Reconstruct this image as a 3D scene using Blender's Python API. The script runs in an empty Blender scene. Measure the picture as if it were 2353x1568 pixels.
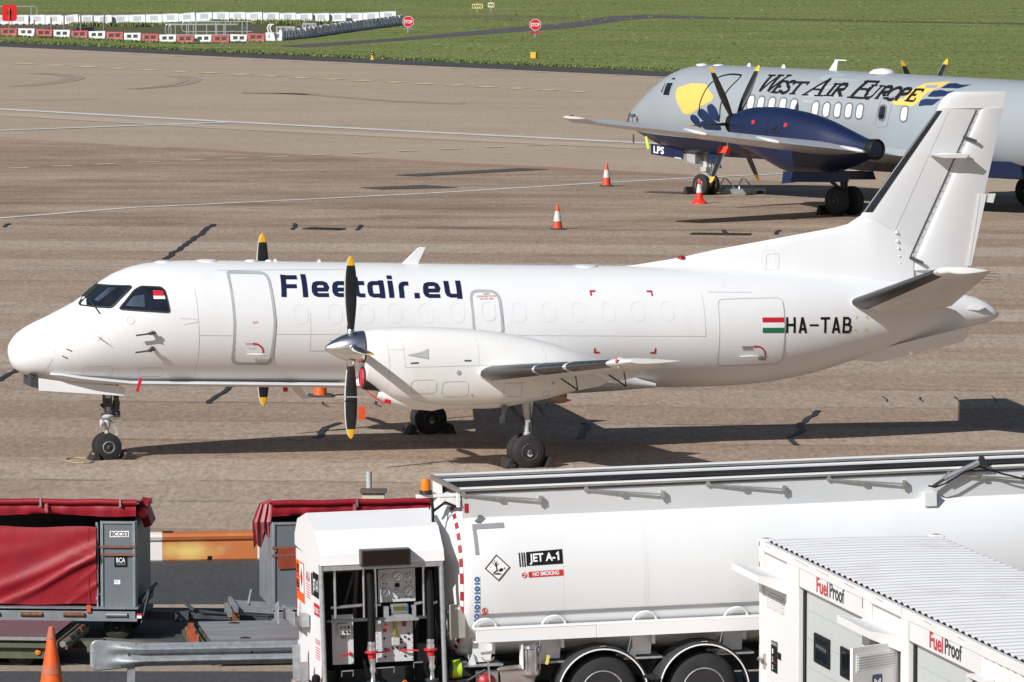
import bpy, bmesh, math, random
from mathutils import Vector, Matrix
random.seed(7)
R = math.radians
scene = bpy.context.scene
COL = scene.collection

# ------------------------------------------------------------------ camera, sky, sun, exposure
EYE = Vector((0, 0, 11.6)); FL = 14000.0; PITCH = math.atan((784 + 371) / FL)
cam_d = bpy.data.cameras.new("camera"); cam = bpy.data.objects.new("camera", cam_d); COL.objects.link(cam)
cam.location = EYE; cam.rotation_euler = (R(90) - PITCH, 0, 0)
cam_d.sensor_width = 36; cam_d.lens = FL / 2353 * 36; cam_d.clip_start = 1; cam_d.clip_end = 6000
scene.camera = cam
SUN = Vector((-1.03, -1.10, 1.0)).normalized()
world = bpy.data.worlds.new("World"); scene.world = world; world.use_nodes = True
wn = world.node_tree.nodes; bg = wn["Background"]
sky = wn.new("ShaderNodeTexSky"); sky.sky_type = 'NISHITA'; sky.sun_disc = False
sky.sun_elevation = math.asin(SUN.z); sky.sun_rotation = math.atan2(SUN.x, SUN.y)
world.node_tree.links.new(sky.outputs[0], bg.inputs[0]); bg.inputs[1].default_value = 0.051
sun_d = bpy.data.lights.new("sun", 'SUN'); sun_d.energy = 4.9; sun_d.angle = R(0.5); sun_d.color = (1.0, 0.982, 0.96)
sun = bpy.data.objects.new("sun", sun_d); COL.objects.link(sun)
sun.rotation_euler = SUN.to_track_quat('Z', 'Y').to_euler(); sun.location = (-60, -60, 80)
vs = scene.view_settings; vs.view_transform = 'Standard'; vs.look = 'None'; vs.gamma = 1; vs.exposure = 0.03

# ------------------------------------------------------------------ survey helpers: photo measurement -> metres
def ray(x, y):
    u = (x - 1176.5) / FL; v = (784 - y) / FL
    return Vector((u, math.cos(PITCH) + v * math.sin(PITCH), -math.sin(PITCH) + v * math.cos(PITCH)))
def G(x, y, h=0.0):
    d = ray(x, y); return EYE + d * ((h - EYE.z) / d.z)
class Frame:
    """a thing's own axes: x along it, y away to its right, z up"""
    def __init__(s, o, yaw, pitch=0.0):
        s.o = Vector(o); s.rot = (0, R(pitch), R(yaw)); s.yaw = R(yaw)
        s.x = Vector((math.cos(s.yaw), math.sin(s.yaw), 0)); s.y = Vector((-math.sin(s.yaw), math.cos(s.yaw), 0))
        s.k = math.tan(R(pitch))
    def uv(s, px, py, off=0.0):
        d = ray(px, py); p0 = s.o + s.y * off
        p = EYE + d * ((p0 - EYE).dot(s.y) / d.dot(s.y)) - s.o
        u = p.dot(s.x); return u, p.z + u * s.k
def zoomer(x0, y0, k):
    return lambda x, y: ((x0 + x / k) / 1.74097, (y0 + y / k) / 1.74097)

# ------------------------------------------------------------------ materials
def mat(name, c, rough=0.5, metal=0.0, var=0.08, scale=3.0, bump=0.0, bscale=40.0, coat=0.0, stretch=(1, 1, 1), spec=0.5, dirt=None, dirt_amt=0.35, dirt_scale=1.5, trans=0.0):
    m = bpy.data.materials.new(name); m.use_nodes = True
    nt = m.node_tree; n = nt.nodes; b = n["Principled BSDF"]
    b.inputs["Roughness"].default_value = rough; b.inputs["Metallic"].default_value = metal
    b.inputs["Coat Weight"].default_value = coat; b.inputs["Specular IOR Level"].default_value = spec
    b.inputs["Transmission Weight"].default_value = trans
    tc = n.new("ShaderNodeTexCoord"); mp = n.new("ShaderNodeMapping"); mp.inputs["Scale"].default_value = stretch
    nt.links.new(tc.outputs["Object"], mp.inputs[0])
    nz = n.new("ShaderNodeTexNoise"); nz.inputs["Scale"].default_value = scale; nz.inputs["Detail"].default_value = 6
    nt.links.new(mp.outputs[0], nz.inputs[0])
    cr = n.new("ShaderNodeValToRGB"); cr.color_ramp.elements[0].position = 0.3; cr.color_ramp.elements[1].position = 0.7
    cr.color_ramp.elements[0].color = tuple(max(0, v * (1 - var)) for v in c) + (1,)
    cr.color_ramp.elements[1].color = tuple(min(1, v * (1 + var)) for v in c) + (1,)
    nt.links.new(nz.outputs[0], cr.inputs[0]); out = cr.outputs[0]
    if dirt:
        nd = n.new("ShaderNodeTexNoise"); nd.inputs["Scale"].default_value = dirt_scale; nd.inputs["Detail"].default_value = 8; nd.inputs["Roughness"].default_value = 0.7
        nt.links.new(mp.outputs[0], nd.inputs[0])
        rm = n.new("ShaderNodeMapRange"); rm.inputs[1].default_value = 0.52; rm.inputs[2].default_value = 0.75; rm.inputs[3].default_value = 0; rm.inputs[4].default_value = dirt_amt
        nt.links.new(nd.outputs[0], rm.inputs[0])
        mx = n.new("ShaderNodeMix"); mx.data_type = 'RGBA'; mx.inputs[7].default_value = tuple(dirt) + (1,)
        nt.links.new(rm.outputs[0], mx.inputs[0]); nt.links.new(out, mx.inputs[6]); out = mx.outputs[2]
    nt.links.new(out, b.inputs["Base Color"])
    if bump:
        nb = n.new("ShaderNodeTexNoise"); nb.inputs["Scale"].default_value = bscale; nb.inputs["Detail"].default_value = 4
        nt.links.new(mp.outputs[0], nb.inputs[0])
        bp = n.new("ShaderNodeBump"); bp.inputs["Strength"].default_value = bump; bp.inputs["Distance"].default_value = 0.02
        nt.links.new(nb.outputs[0], bp.inputs["Height"]); nt.links.new(bp.outputs[0], b.inputs["Normal"])
    return m

white = mat("white_paint", (.79, .795, .80), .42, var=.012, scale=1.2, bump=.06, bscale=1.3, coat=.12, dirt=(.60, .58, .54), dirt_amt=.2, dirt_scale=1.3, stretch=(1, 1, .35))
white_fin = mat("white_fin_paint", (.70, .705, .71), .5, var=.02, scale=2, dirt=(.55, .54, .52), dirt_amt=.2, dirt_scale=1.4)
nac_white = mat("nacelle_white", (.80, .795, .78), .42, var=.02, scale=1.5, bump=.03, bscale=1.3, coat=.1, dirt=(.66, .58, .40), dirt_amt=.35, dirt_scale=1.1)
wing_under = mat("wing_white", (.76, .755, .74), .35, var=.03, scale=2, dirt=(.45, .40, .33), dirt_amt=.4, dirt_scale=1.5, stretch=(1, .3, 1))
seal = mat("grey_seal", (.42, .43, .44), .6)
line = mat("panel_line", (.57, .58, .60), .6)
linew = mat("panel_line_pale", (.75, .755, .77), .6)
dark = mat("black_rubber", (.018, .018, .019), .7, var=.3, scale=8)
boot = mat("black_deicer", (.022, .023, .026), .32, var=.25, scale=5)
tyre_m = mat("tyre", (.020, .020, .021), .82, var=.25, scale=6, bump=.1, bscale=60)
rim_m = mat("wheel_rim", (.45, .46, .47), .42, .6, var=.2, scale=12)
rim_dark = mat("wheel_rim_dark", (.10, .10, .105), .5, .5, var=.3, scale=15)
chrome = mat("polished_metal", (.86, .87, .88), .24, 1.0, var=.06, scale=6)
alu = mat("aluminium", (.62, .63, .64), .35, .85, var=.12, scale=9)
strut_m = mat("gear_grey", (.50, .52, .53), .45, .15, var=.2, scale=12)
strut_d = mat("gear_dark", (.06, .062, .066), .55, .2, var=.4, scale=14)
glass = mat("cockpit_glass", (.012, .016, .024), .06, var=.5, scale=2.2, spec=.8)
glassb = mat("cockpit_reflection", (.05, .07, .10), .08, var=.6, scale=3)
navy = mat("navy_lettering", (.013, .014, .055), .45)
black = mat("black_lettering", (.008, .008, .009), .6, spec=.25)
red = mat("red_mark", (.55, .015, .03), .5)
redtag = mat("red_streamer", (.62, .02, .035), .65, var=.2, scale=20)
orange_tag = mat("orange_tag", (.70, .09, .015), .6, var=.2, scale=20)
green = mat("green_mark", (.01, .16, .07), .5)
yellow = mat("yellow_mark", (.75, .60, .12), .55)
tipy = mat("blade_tip_yellow", (.80, .45, .02), .5)
blade_m = mat("blade_black", (.016, .016, .018), .4, var=.3, scale=6)
edge_m = mat("blade_edge", (.55, .54, .50), .5)
whitel = mat("white_lettering", (.82, .82, .82), .5, var=.02)

# ------------------------------------------------------------------ mesh helpers
class MB:
    def __init__(s, M=None): s.v = []; s.f = []; s.mi = []; s.M = M
    def add(s, vs, fs, m=0):
        b = len(s.v)
        for p in vs:
            p = Vector(p); s.v.append(tuple(s.M @ p) if s.M else tuple(p))
        for f in fs: s.f.append(tuple(i + b for i in f)); s.mi.append(m)
        return s
    def box(s, x0, y0, z0, x1, y1, z1, m=0):
        return s.add([(x0, y0, z0), (x1, y0, z0), (x1, y1, z0), (x0, y1, z0), (x0, y0, z1), (x1, y0, z1), (x1, y1, z1), (x0, y1, z1)],
              [(0, 3, 2, 1), (4, 5, 6, 7), (0, 1, 5, 4), (1, 2, 6, 5), (2, 3, 7, 6), (3, 0, 4, 7)], m)
    def bar(s, a, b, w, h, m=0, up=(0, 0, 1)):
        a = Vector(a); b = Vector(b); d = (b - a).normalized(); up = Vector(up)
        if abs(d.dot(up)) > .98: up = Vector((1, 0, 0))
        r = d.cross(up).normalized() * (w / 2); u = r.cross(d).normalized() * (h / 2)
        vs = [a - r - u, a + r - u, a + r + u, a - r + u, b - r - u, b + r - u, b + r + u, b - r + u]
        return s.add(vs, [(0, 1, 2, 3), (7, 6, 5, 4), (0, 4, 5, 1), (1, 5, 6, 2), (2, 6, 7, 3), (3, 7, 4, 0)], m)
    def loft(s, rings, m=0, close=True, c0=True, c1=True):
        n = len(rings[0]); vs = [p for r in rings for p in r]; fs = []
        for i in range(len(rings) - 1):
            for j in range(n if close else n - 1):
                k = (j + 1) % n; fs.append((i * n + j, i * n + k, (i + 1) * n + k, (i + 1) * n + j))
        if close and c0: fs.append(tuple(range(n))[::-1])
        if close and c1: fs.append(tuple((len(rings) - 1) * n + j for j in range(n)))
        return s.add(vs, fs, m)
    def tube(s, pts, r, n=10, m=0):
        pts = [Vector(p) for p in pts]; rings = []; u = None
        for i, p in enumerate(pts):
            d = (pts[min(i + 1, len(pts) - 1)] - pts[max(i - 1, 0)]).normalized()
            if u is None:
                u = d.orthogonal().normalized()
            else:
                u = (u - d * u.dot(d)).normalized()
            w = d.cross(u); rr = r[i] if isinstance(r, (list, tuple)) else r
            rings.append([p + (u * math.cos(2 * math.pi * k / n) + w * math.sin(2 * math.pi * k / n)) * rr for k in range(n)])
        return s.loft(rings, m)
    def lathe(s, o, d, prof, n=24, m=0):
        o = Vector(o); d = Vector(d).normalized(); u = d.orthogonal().normalized(); w = d.cross(u)
        rings = [[o + d * t + (u * math.cos(2 * math.pi * k / n) + w * math.sin(2 * math.pi * k / n)) * max(r, 1e-4) for k in range(n)] for t, r in prof]
        return s.loft(rings, m)
    def prism(s, poly, fn, m=0):
        n = len(poly); vs = [fn(u, v, 0) for u, v in poly] + [fn(u, v, 1) for u, v in poly]
        return s.add(vs, [tuple(range(n))[::-1], tuple(range(n, 2 * n))] + [(i, (i + 1) % n, n + (i + 1) % n, n + i) for i in range(n)], m)
    def stroke(s, pts, w, fn, off=.004, m=0, closed=False, seg=.12, flatk=1.0):
        """a painted or raised ribbon of width w laid on a surface fn(u, v, off)"""
        P = [Vector(p) for p in pts]
        if closed: P = P + [P[0]]
        Q = [P[0]]
        for a, b in zip(P, P[1:]):
            k = max(1, int((b - a).length / seg))
            for i in range(1, k + 1): Q.append(a.lerp(b, i / k))
        vs = []
        for i, p in enumerate(Q):
            if closed and i in (0, len(Q) - 1): d0 = (Q[-1] - Q[-2]).normalized(); d1 = (Q[1] - Q[0]).normalized()
            else:
                d0 = (p - Q[i - 1]).normalized() if i else (Q[1] - p).normalized()
                d1 = (Q[i + 1] - p).normalized() if i < len(Q) - 1 else d0
            n0 = Vector((-d0.y, d0.x)); n1 = Vector((-d1.y, d1.x)); n = (n0 + n1)
            n = n.normalized() if n.length > .05 else n0
            k = min(2.0, 1 / max(.3, n.dot(n0))); ww = w / 2 * k; n = Vector((n.x, n.y * flatk))
            vs += [fn(*(p + n * ww), off), fn(*(p - n * ww), off)]
        return s.add(vs, [(2 * i, 2 * i + 1, 2 * i + 3, 2 * i + 2) for i in range(len(Q) - 1)], m)
    def patch(s, poly, fn, off=.004, m=0, step=.15):
        """a flat outline cut into cells and laid on a curved surface"""
        bm = bmesh.new(); bm.faces.new([bm.verts.new((p[0], p[1], 0)) for p in poly])
        cut_grid(bm, step); s.from_bm(bm, fn, off, m); return s
    def from_bm(s, bm, fn, off, m):
        bm.verts.index_update()
        s.add([fn(v.co.x, v.co.y, off) for v in bm.verts], [[v.index for v in f.verts] for f in bm.faces], m); bm.free()
    def build(s, name, mats, parent=None, bevel=0, angle=38, loc=None, rot=None, fix=True, split=None):
        me = bpy.data.meshes.new(name); me.from_pydata(s.v, [], s.f)
        for mm in (mats if isinstance(mats, (list, tuple)) else [mats]): me.materials.append(mm)
        me.polygons.foreach_set("material_index", s.mi); me.polygons.foreach_set("use_smooth", [True] * len(s.f)); me.update()
        if fix or split:
            bm = bmesh.new(); bm.from_mesh(me)
            if fix: bmesh.ops.recalc_face_normals(bm, faces=bm.faces)
            if split: split(bm)
            bm.to_mesh(me); bm.free()
        me.set_sharp_from_angle(angle=R(angle))
        o = bpy.data.objects.new(name, me); COL.objects.link(o)
        if parent: o.parent = parent
        if loc is not None: o.location = loc
        if rot is not None: o.rotation_euler = rot
        if bevel:
            b = o.modifiers.new("bevel", 'BEVEL'); b.width = bevel; b.segments = 2; b.limit_method = 'ANGLE'; b.angle_limit = R(40)
        return o
def cut_grid(bm, step):
    for ax in (0, 1):
        lo = min(v.co[ax] for v in bm.verts); hi = max(v.co[ax] for v in bm.verts)
        k = math.floor(lo / step) + 1
        while k * step < hi - 1e-6:
            n = Vector((0, 0, 0)); n[ax] = 1; c = Vector((0, 0, 0)); c[ax] = k * step
            bmesh.ops.bisect_plane(bm, geom=bm.verts[:] + bm.edges[:] + bm.faces[:], plane_co=c, plane_no=n, dist=1e-5); k += 1
def lettering(body, mb, fn, u0, v0, height, width=None, bold=0.0, shear=0.0, off=.004, m=0, step=.15, rise=0.0):
    """the words in the built-in typeface, as a mesh laid on the surface; cap height and overall width are given"""
    cu = bpy.data.curves.new("words", 'FONT'); cu.body = body; cu.offset = bold; cu.shear = shear; cu.resolution_u = 3
    ob = bpy.data.objects.new("words", cu); COL.objects.link(ob)
    dg = bpy.context.evaluated_depsgraph_get(); me = ob.evaluated_get(dg).to_mesh()
    bm = bmesh.new(); bm.from_mesh(me); ob.evaluated_get(dg).to_mesh_clear(); COL.objects.unlink(ob); bpy.data.objects.remove(ob)
    lo = min(v.co.x for v in bm.verts); hi = max(v.co.x for v in bm.verts); cap = 0.70
    ks = height / cap; kx = (width / (hi - lo)) if width else ks
    for v in bm.verts:
        x = (v.co.x - lo) * kx; v.co = Vector((u0 + x, v0 + v.co.y * ks + rise * x, 0))
    if step: cut_grid(bm, step)
    mb.from_bm(bm, fn, off, m)
def label(o, text, cat, group=None):
    o["label"] = text; o["category"] = cat
    if group: o["group"] = group
    return o
def thing(name, text, cat, loc=(0, 0, 0), rot=(0, 0, 0), group=None):
    o = bpy.data.objects.new(name, None); o.empty_display_size = .3; COL.objects.link(o)
    o.location = loc; o.rotation_euler = rot
    return label(o, text, cat, group)
def dup(root, loc, rot, text, group=None):
    r = root.copy(); COL.objects.link(r); r.location = loc; r.rotation_euler = rot; r["label"] = text
    if group: r["group"] = group
    for ch in list(root.children):
        c = ch.copy(); COL.objects.link(c); c.parent = r
        for g in ch.children:
            d = g.copy(); COL.objects.link(d); d.parent = c
    return r
def pchip(xs, ys):
    n = len(xs); h = [xs[i + 1] - xs[i] for i in range(n - 1)]; d = [(ys[i + 1] - ys[i]) / h[i] for i in range(n - 1)]
    m = [d[0]] + [0 if d[i - 1] * d[i] <= 0 else 2 * d[i - 1] * d[i] / (d[i - 1] + d[i]) for i in range(1, n - 1)] + [d[-1]]
    def f(x):
        if x <= xs[0]: return ys[0]
        if x >= xs[-1]: return ys[-1]
        i = 0
        while x > xs[i + 1]: i += 1
        t = (x - xs[i]) / h[i]
        return (ys[i] * (2 * t**3 - 3 * t**2 + 1) + h[i] * m[i] * (t**3 - 2 * t**2 + t) + ys[i + 1] * (-2 * t**3 + 3 * t**2) + h[i] * m[i + 1] * (t**3 - t**2))
    return f
def curve(pts):
    return pchip([p[0] for p in pts], [p[1] for p in pts])
def arc(cx, cy, r, a0, a1, n=8, ry=None):
    return [(cx + r * math.cos(R(a0 + (a1 - a0) * i / n)), cy + (ry or r) * math.sin(R(a0 + (a1 - a0) * i / n))) for i in range(n + 1)]
def rrect(x0, y0, x1, y1, r, n=4):
    return arc(x1 - r, y1 - r, r, 0, 90, n) + arc(x0 + r, y1 - r, r, 90, 180, n) + arc(x0 + r, y0 + r, r, 180, 270, n) + arc(x1 - r, y0 + r, r, 270, 360, n)
def flat(origin, ux, uy, n):
    o = Vector(origin); ux = Vector(ux); uy = Vector(uy); n = Vector(n)
    return lambda u, v, w: o + ux * u + uy * v + n * w
def airfoil(le, te, thick, n=12):
    """closed outline of a wing section between le and te (vectors), thickness along t"""
    le = Vector(le); te = Vector(te); t = Vector(thick); c = te - le; up = []; dn = []
    for i in range(n + 1):
        s = (1 - math.cos(math.pi * i / n)) / 2
        y = 5 * (.2969 * math.sqrt(s) - .126 * s - .3516 * s * s + .2843 * s**3 - .1036 * s**4)
        up.append(le + c * s + t * y); dn.append(le + c * s - t * y)
    return up + dn[1:-1][::-1]

# ------------------------------------------------------------------ ground materials
def ground_mat(name, c1, c2, band=0.0, bandyaw=-6.0, bandw=3.8, streak=0.0, speck=0.12, patch_c=None, patch_amt=0.5, rough=.85, grainscale=9.0, bumpk=.35):
    m = bpy.data.materials.new(name); m.use_nodes = True; nt = m.node_tree; n = nt.nodes; L = nt.links.new
    b = n["Principled BSDF"]; b.inputs["Roughness"].default_value = rough; b.inputs["Specular IOR Level"].default_value = .25
    tc = n.new("ShaderNodeTexCoord")
    mp = n.new("ShaderNodeMapping"); mp.inputs["Rotation"].default_value = (0, 0, -R(bandyaw)); L(tc.outputs["Object"], mp.inputs[0])
    def noise(scale, detail, vec, rough_=.55):
        z = n.new("ShaderNodeTexNoise"); z.inputs["Scale"].default_value = scale; z.inputs["Detail"].default_value = detail; z.inputs["Roughness"].default_value = rough_
        L(vec, z.inputs[0]); return z.outputs[0]
    def rng(v, a, b_, c, d):
        r = n.new("ShaderNodeMapRange"); r.inputs[1].default_value = a; r.inputs[2].default_value = b_; r.inputs[3].default_value = c; r.inputs[4].default_value = d
        L(v, r.inputs[0]); return r.outputs[0]
    def math_(op, a, b_):
        r = n.new("ShaderNodeMath"); r.operation = op
        for i, q in enumerate((a, b_)):
            if isinstance(q, (int, float)): r.inputs[i].default_value = q
            else: L(q, r.inputs[i])
        return r.outputs[0]
    def mix(f, a, b_):
        x = n.new("ShaderNodeMix"); x.data_type = 'RGBA'
        if isinstance(f, (int, float)): x.inputs[0].default_value = f
        else: L(f, x.inputs[0])
        for i, q in ((6, a), (7, b_)):
            if isinstance(q, tuple): x.inputs[i].default_value = q + (1,)
            else: L(q, x.inputs[i])
        return x.outputs[2]
    big = noise(.09, 5, mp.outputs[0], .6)
    f = rng(big, .35, .65, 0, 1)
    if band:
        sp = n.new("ShaderNodeSeparateXYZ"); L(mp.outputs[0], sp.inputs[0])
        wob = math_('MULTIPLY', noise(.15, 3, mp.outputs[0]), .25)
        row = math_('FLOOR', math_('ADD', math_('DIVIDE', sp.outputs[1], bandw), math_('ADD', wob, .3)), 0)
        col = math_('FLOOR', math_('DIVIDE', math_('ADD', sp.outputs[0], math_('MULTIPLY', row, 17.3)), 31.0), 0)
        cb = n.new("ShaderNodeCombineXYZ"); L(row, cb.inputs[0]); L(col, cb.inputs[1])
        wn_ = n.new("ShaderNodeTexWhiteNoise"); wn_.noise_dimensions = '2D'; L(cb.outputs[0], wn_.inputs[0])
        alt = math_('MODULO', math_('ADD', row, 1000.0), 2.0)
        wv = math_('ADD', math_('MULTIPLY', alt, .45), math_('MULTIPLY', wn_.outputs[0], .55))
        f = math_('ADD', math_('MULTIPLY', f, 1 - band), math_('MULTIPLY', wv, band))
    if streak:
        ms = n.new("ShaderNodeMapping"); ms.inputs["Scale"].default_value = (.085, .26, 1); L(mp.outputs[0], ms.inputs[0])
        st = rng(noise(1.0, 9, ms.outputs[0], .70), .41, .60, 0, 1)
        f = math_('ADD', math_('MULTIPLY', f, 1 - streak), math_('MULTIPLY', st, streak))
    col_ = mix(f, c1, c2)
    if patch_c:
        mq = n.new("ShaderNodeMapping"); mq.inputs["Scale"].default_value = (.09, .24, 1); L(mp.outputs[0], mq.inputs[0])
        pf = rng(noise(1.0, 9, mq.outputs[0], .72), .53, .68, 0, patch_amt)
        col_ = mix(pf, col_, patch_c)
    def stretched(k):
        q = n.new("ShaderNodeMapping"); q.inputs["Scale"].default_value = (1, k, 1); L(tc.outputs["Object"], q.inputs[0]); return q.outputs[0]
    grain = noise(grainscale, 3, stretched(.22), .8)
    g2 = noise(2.2, 7, stretched(.3), .75)
    gg = math_('ADD', rng(grain, .25, .75, -speck, speck), rng(g2, .3, .7, -speck * .32, speck * .32))
    hs = n.new("ShaderNodeHueSaturation"); L(math_('ADD', gg, 1.0), hs.inputs["Value"]); L(col_, hs.inputs["Color"])
    L(hs.outputs[0], b.inputs["Base Color"])
    bp = n.new("ShaderNodeBump"); bp.inputs["Strength"].default_value = bumpk; bp.inputs["Distance"].default_value = .02; L(grain, bp.inputs["Height"]); L(bp.outputs[0], b.inputs["Normal"])
    return m
apron_m = ground_mat("apron_concrete", (.295, .205, .146), (.445, .365, .290), band=.8, streak=.14, speck=.34, patch_c=(.265, .182, .126), patch_amt=.5)
old_m = ground_mat("old_apron", (.250, .176, .126), (.420, .325, .240), band=0, streak=.7, speck=.30, patch_c=(.185, .132, .100), patch_amt=.85, bandyaw=3)
taxi_m = ground_mat("taxiway_asphalt", (.375, .292, .218), (.435, .346, .262), streak=.45, speck=.18, bandyaw=-8)
road_m = ground_mat("road_asphalt", (.062, .062, .064), (.085, .085, .086), streak=.3, speck=.25, bandyaw=2, grainscale=14)
edge_m2 = ground_mat("edge_asphalt", (.060, .058, .058), (.085, .080, .078), streak=.5, speck=.3, bandyaw=-8)
path_m = ground_mat("path_asphalt", (.085, .082, .085), (.115, .110, .112), streak=.5, speck=.25)
strip_m = ground_mat("concrete_strip", (.30, .24, .18), (.40, .34, .27), streak=.4, speck=.2)
redstrip_m = ground_mat("red_asphalt", (.30, .185, .140), (.36, .235, .18), streak=.6, speck=.12)
grass_m = ground_mat("grass", (.135, .163, .038), (.205, .232, .072), band=0, streak=.6, speck=.5, patch_c=(.225, .215, .095), patch_amt=.7, bandyaw=-4, grainscale=4.0, bumpk=.05)
soil_m = ground_mat("rough_ground", (.120, .100, .055), (.085, .105, .035), streak=.4, speck=.45, grainscale=5)
crack_m = mat("bitumen_crack", (.030, .030, .033), .6, var=.3, scale=2)
bit_shade_m = mat("bitumen_shadow_patch", (.080, .072, .068), .75, var=.2, scale=1.2, dirt=(.14, .12, .10), dirt_amt=.5)
wline_m = mat("worn_white_marking", (.64, .64, .63), .7, var=.10, scale=1.5, dirt=(.42, .37, .31), dirt_amt=.7, dirt_scale=.9)
yline_m = mat("worn_yellow_marking", (.64, .55, .32), .7, var=.15, scale=1.5, dirt=(.45, .37, .25), dirt_amt=.5, dirt_scale=1.1)
faint_m = ground_mat("faint_marking", (.44, .352, .270), (.48, .39, .305), streak=.4, speck=.1)

def face_up(o):
    for p in o.data.polygons:
        if p.normal.z < 0: p.flip()
    return o
def sheet(name, pts, level, m, kind="structure"):
    mb = MB(); mb.add([(p[0], p[1], level * .004) for p in pts], [tuple(range(len(pts)))])
    o = mb.build(name, m, fix=False)
    if o.data.polygons[0].normal.z < 0: o.data.flip_normals()
    o["kind"] = kind; return o
def lerp(a, b, t): return a + (b - a) * t
e0 = G(0, 97); e1 = G(1560, 166)
eL = lerp(e0, e1, -3.0); eR = lerp(e0, e1, 5.0); n_e = Vector((-(e1 - e0).y, (e1 - e0).x, 0)).normalized()
sheet("grass", [(-1500, -200), (1500, -200), (1500, 3500), (-1500, 3500)], 0, grass_m)
sheet("edge_strip", [(-400, 20), (400, 20), eR[:2], eL[:2]], 1, edge_m2)
eLi = eL - n_e * 4.6; eRi = eR - n_e * 4.6
sheet("taxiway", [(-400, 20), (400, 20), eRi[:2], eLi[:2]], 2, taxi_m)
bnd = [G(-700, 290), G(0, 317), G(380, 341), G(650, 357), G(1000, 375), G(1264, 388), G(1593, 406), G(2353, 452), G(3300, 510)]
sheet("old_apron", [(-200, 20)] + [p[:2] for p in bnd] + [(200, 20)], 3, old_m)
a0 = G(-900, 511); a1 = G(3200, 548)
sheet("apron", [(-120, 20), a0[:2], a1[:2], (120, 20)], 4, apron_m)
r_t0 = G(-1500, 1290); r_t1 = G(3500, 1284); r_b0 = G(-1500, 1392); r_b1 = G(3500, 1394)
sheet("service_road", [r_t0[:2], r_t1[:2], G(3500, 1650)[:2], G(-1500, 1650)[:2]], 5, road_m)
sheet("concrete_strip", [r_b0[:2], r_b1[:2], G(3500, 1402)[:2], G(-1500, 1401)[:2]], 6, strip_m)
sheet("concrete_strip", [G(-1500, 1530)[:2], G(3500, 1534)[:2], G(3500, 1549)[:2], G(-1500, 1546)[:2]], 6, strip_m)
# red-brown joint between the old apron and the taxiway
mb = MB()
for a, b in zip(bnd[2:6], bnd[3:7]):
    w = .9; d = Vector((0, -w, 0)); mb.add([a + Vector((0, w, .016)), b + Vector((0, w, .016)), b + d + Vector((0, 0, .016)), a + d + Vector((0, 0, .016))], [(0, 1, 2, 3)])
face_up(mb.build("joint_strip", redstrip_m, fix=False))["kind"] = "structure"
# painted markings
def ground_line(name, pix, w, level, m, dash=None):
    mb = MB(); fn = lambda u, v, o: Vector((u, v, o))
    P = [G(*p) for p in pix]
    if not dash: mb.stroke([p[:2] for p in P], w, fn, level * .004, seg=20)
    else:
        a, b = P[0], P[-1]; Ln = (b - a).length; k = int(Ln / dash[0])
        for i in range(k):
            p = lerp(a, b, i * dash[0] / Ln); q = lerp(a, b, (i * dash[0] + dash[1]) / Ln); mb.stroke([p[:2], q[:2]], w, fn, level * .004, seg=20)
    o = face_up(mb.build(name, m, fix=False)); o["kind"] = "structure"
    return o
def dashes(name, pix0, pix1, n, frac, w, m):
    mb = MB(); fn = lambda u, v, o: Vector((u, v, o))
    for i in range(n):
        t = i / (n - 1); x = pix0[0] + (pix1[0] - pix0[0]) * t; y = pix0[1] + (pix1[1] - pix0[1]) * t
        s = (pix1[0] - pix0[0]) / (n - 1) * frac; sl = (pix1[1] - pix0[1]) / (pix1[0] - pix0[0])
        mb.stroke([G(x, y)[:2], G(x + s, y + s * sl * .6)[:2]], w, fn, .026, seg=20)
    face_up(mb.build(name, m, fix=False))["kind"] = "structure"
ground_line("white_lines", [(-200, 241), (0, 252), (520, 281), (1000, 306), (1520, 332), (1900, 350)], .80, 6, wline_m)
ground_line("white_lines", [(-200, 308), (0, 301.5), (540, 282)], .6, 7, wline_m)
ground_line("white_lines", [(-200, 518), (0, 503), (300, 479), (660, 462), (1000, 445), (1394, 421), (1620, 409), (2000, 392)], .33, 6, wline_m)
ground_line("faint_line", [(0, 263), (520, 294), (1000, 318), (1500, 341)], 2.0, 5, faint_m)
dashes("yellow_dashes", (41, 147.5), (1312, 211), 19, .5, 1.1, yline_m)
dashes("yellow_dashes", (20, 388), (1310, 331.5), 14, .48, .40, yline_m)
dashes("yellow_dashes", (300, 126), (1500, 178), 14, .4, .4, yline_m)
# bitumen patches, a painted shadow, cracks and tyre marks
for poly in ([(905, 404), (960, 407), (1262, 391), (1195, 388)], [(823, 433), (880, 437), (1055, 433), (975, 427)], [(1475, 443), (1500, 441.5), (1598, 443.5), (1590, 447), (1540, 446)]):  # last outline is the grey aircraft's cast shadow painted as a dark sheet
    sheet("bitumen_shadow_patch", [G(*p)[:2] for p in poly], 7, bit_shade_m)
def crack(pix, w, m=crack_m, name="bitumen_crack"):
    mb = MB(); P = [G(*p) for p in pix]; fine = []
    for a, b in zip(P, P[1:]):
        k = max(2, int((b - a).length / .45))
        for i in range(k): fine.append(lerp(a, b, i / k) + Vector((random.uniform(-.05, .05), random.uniform(-.08, .08), 0)))
    fine.append(P[-1]); mb.stroke([p[:2] for p in fine], w, lambda u, v, o: Vector((u, v, o)), .032, seg=20)
    face_up(mb.build(name, m, fix=False))["kind"] = "structure"
crack([(492, 517), (440, 555), (378, 598)], .17); crack([(570, 884), (530, 893), (510, 905), (500, 915), (478, 930)], .12)
crack([(785, 974), (752, 986), (738, 993), (740, 1003), (722, 1010)], .14); crack([(1884, 946), (1862, 963), (1835, 978), (1842, 992), (1818, 1008), (1830, 1026)], .12)
crack([(0, 878), (25, 862), (48, 848)], .14); crack([(1338, 975), (1352, 985), (1338, 1000), (1328, 1012)], .13)
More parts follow.
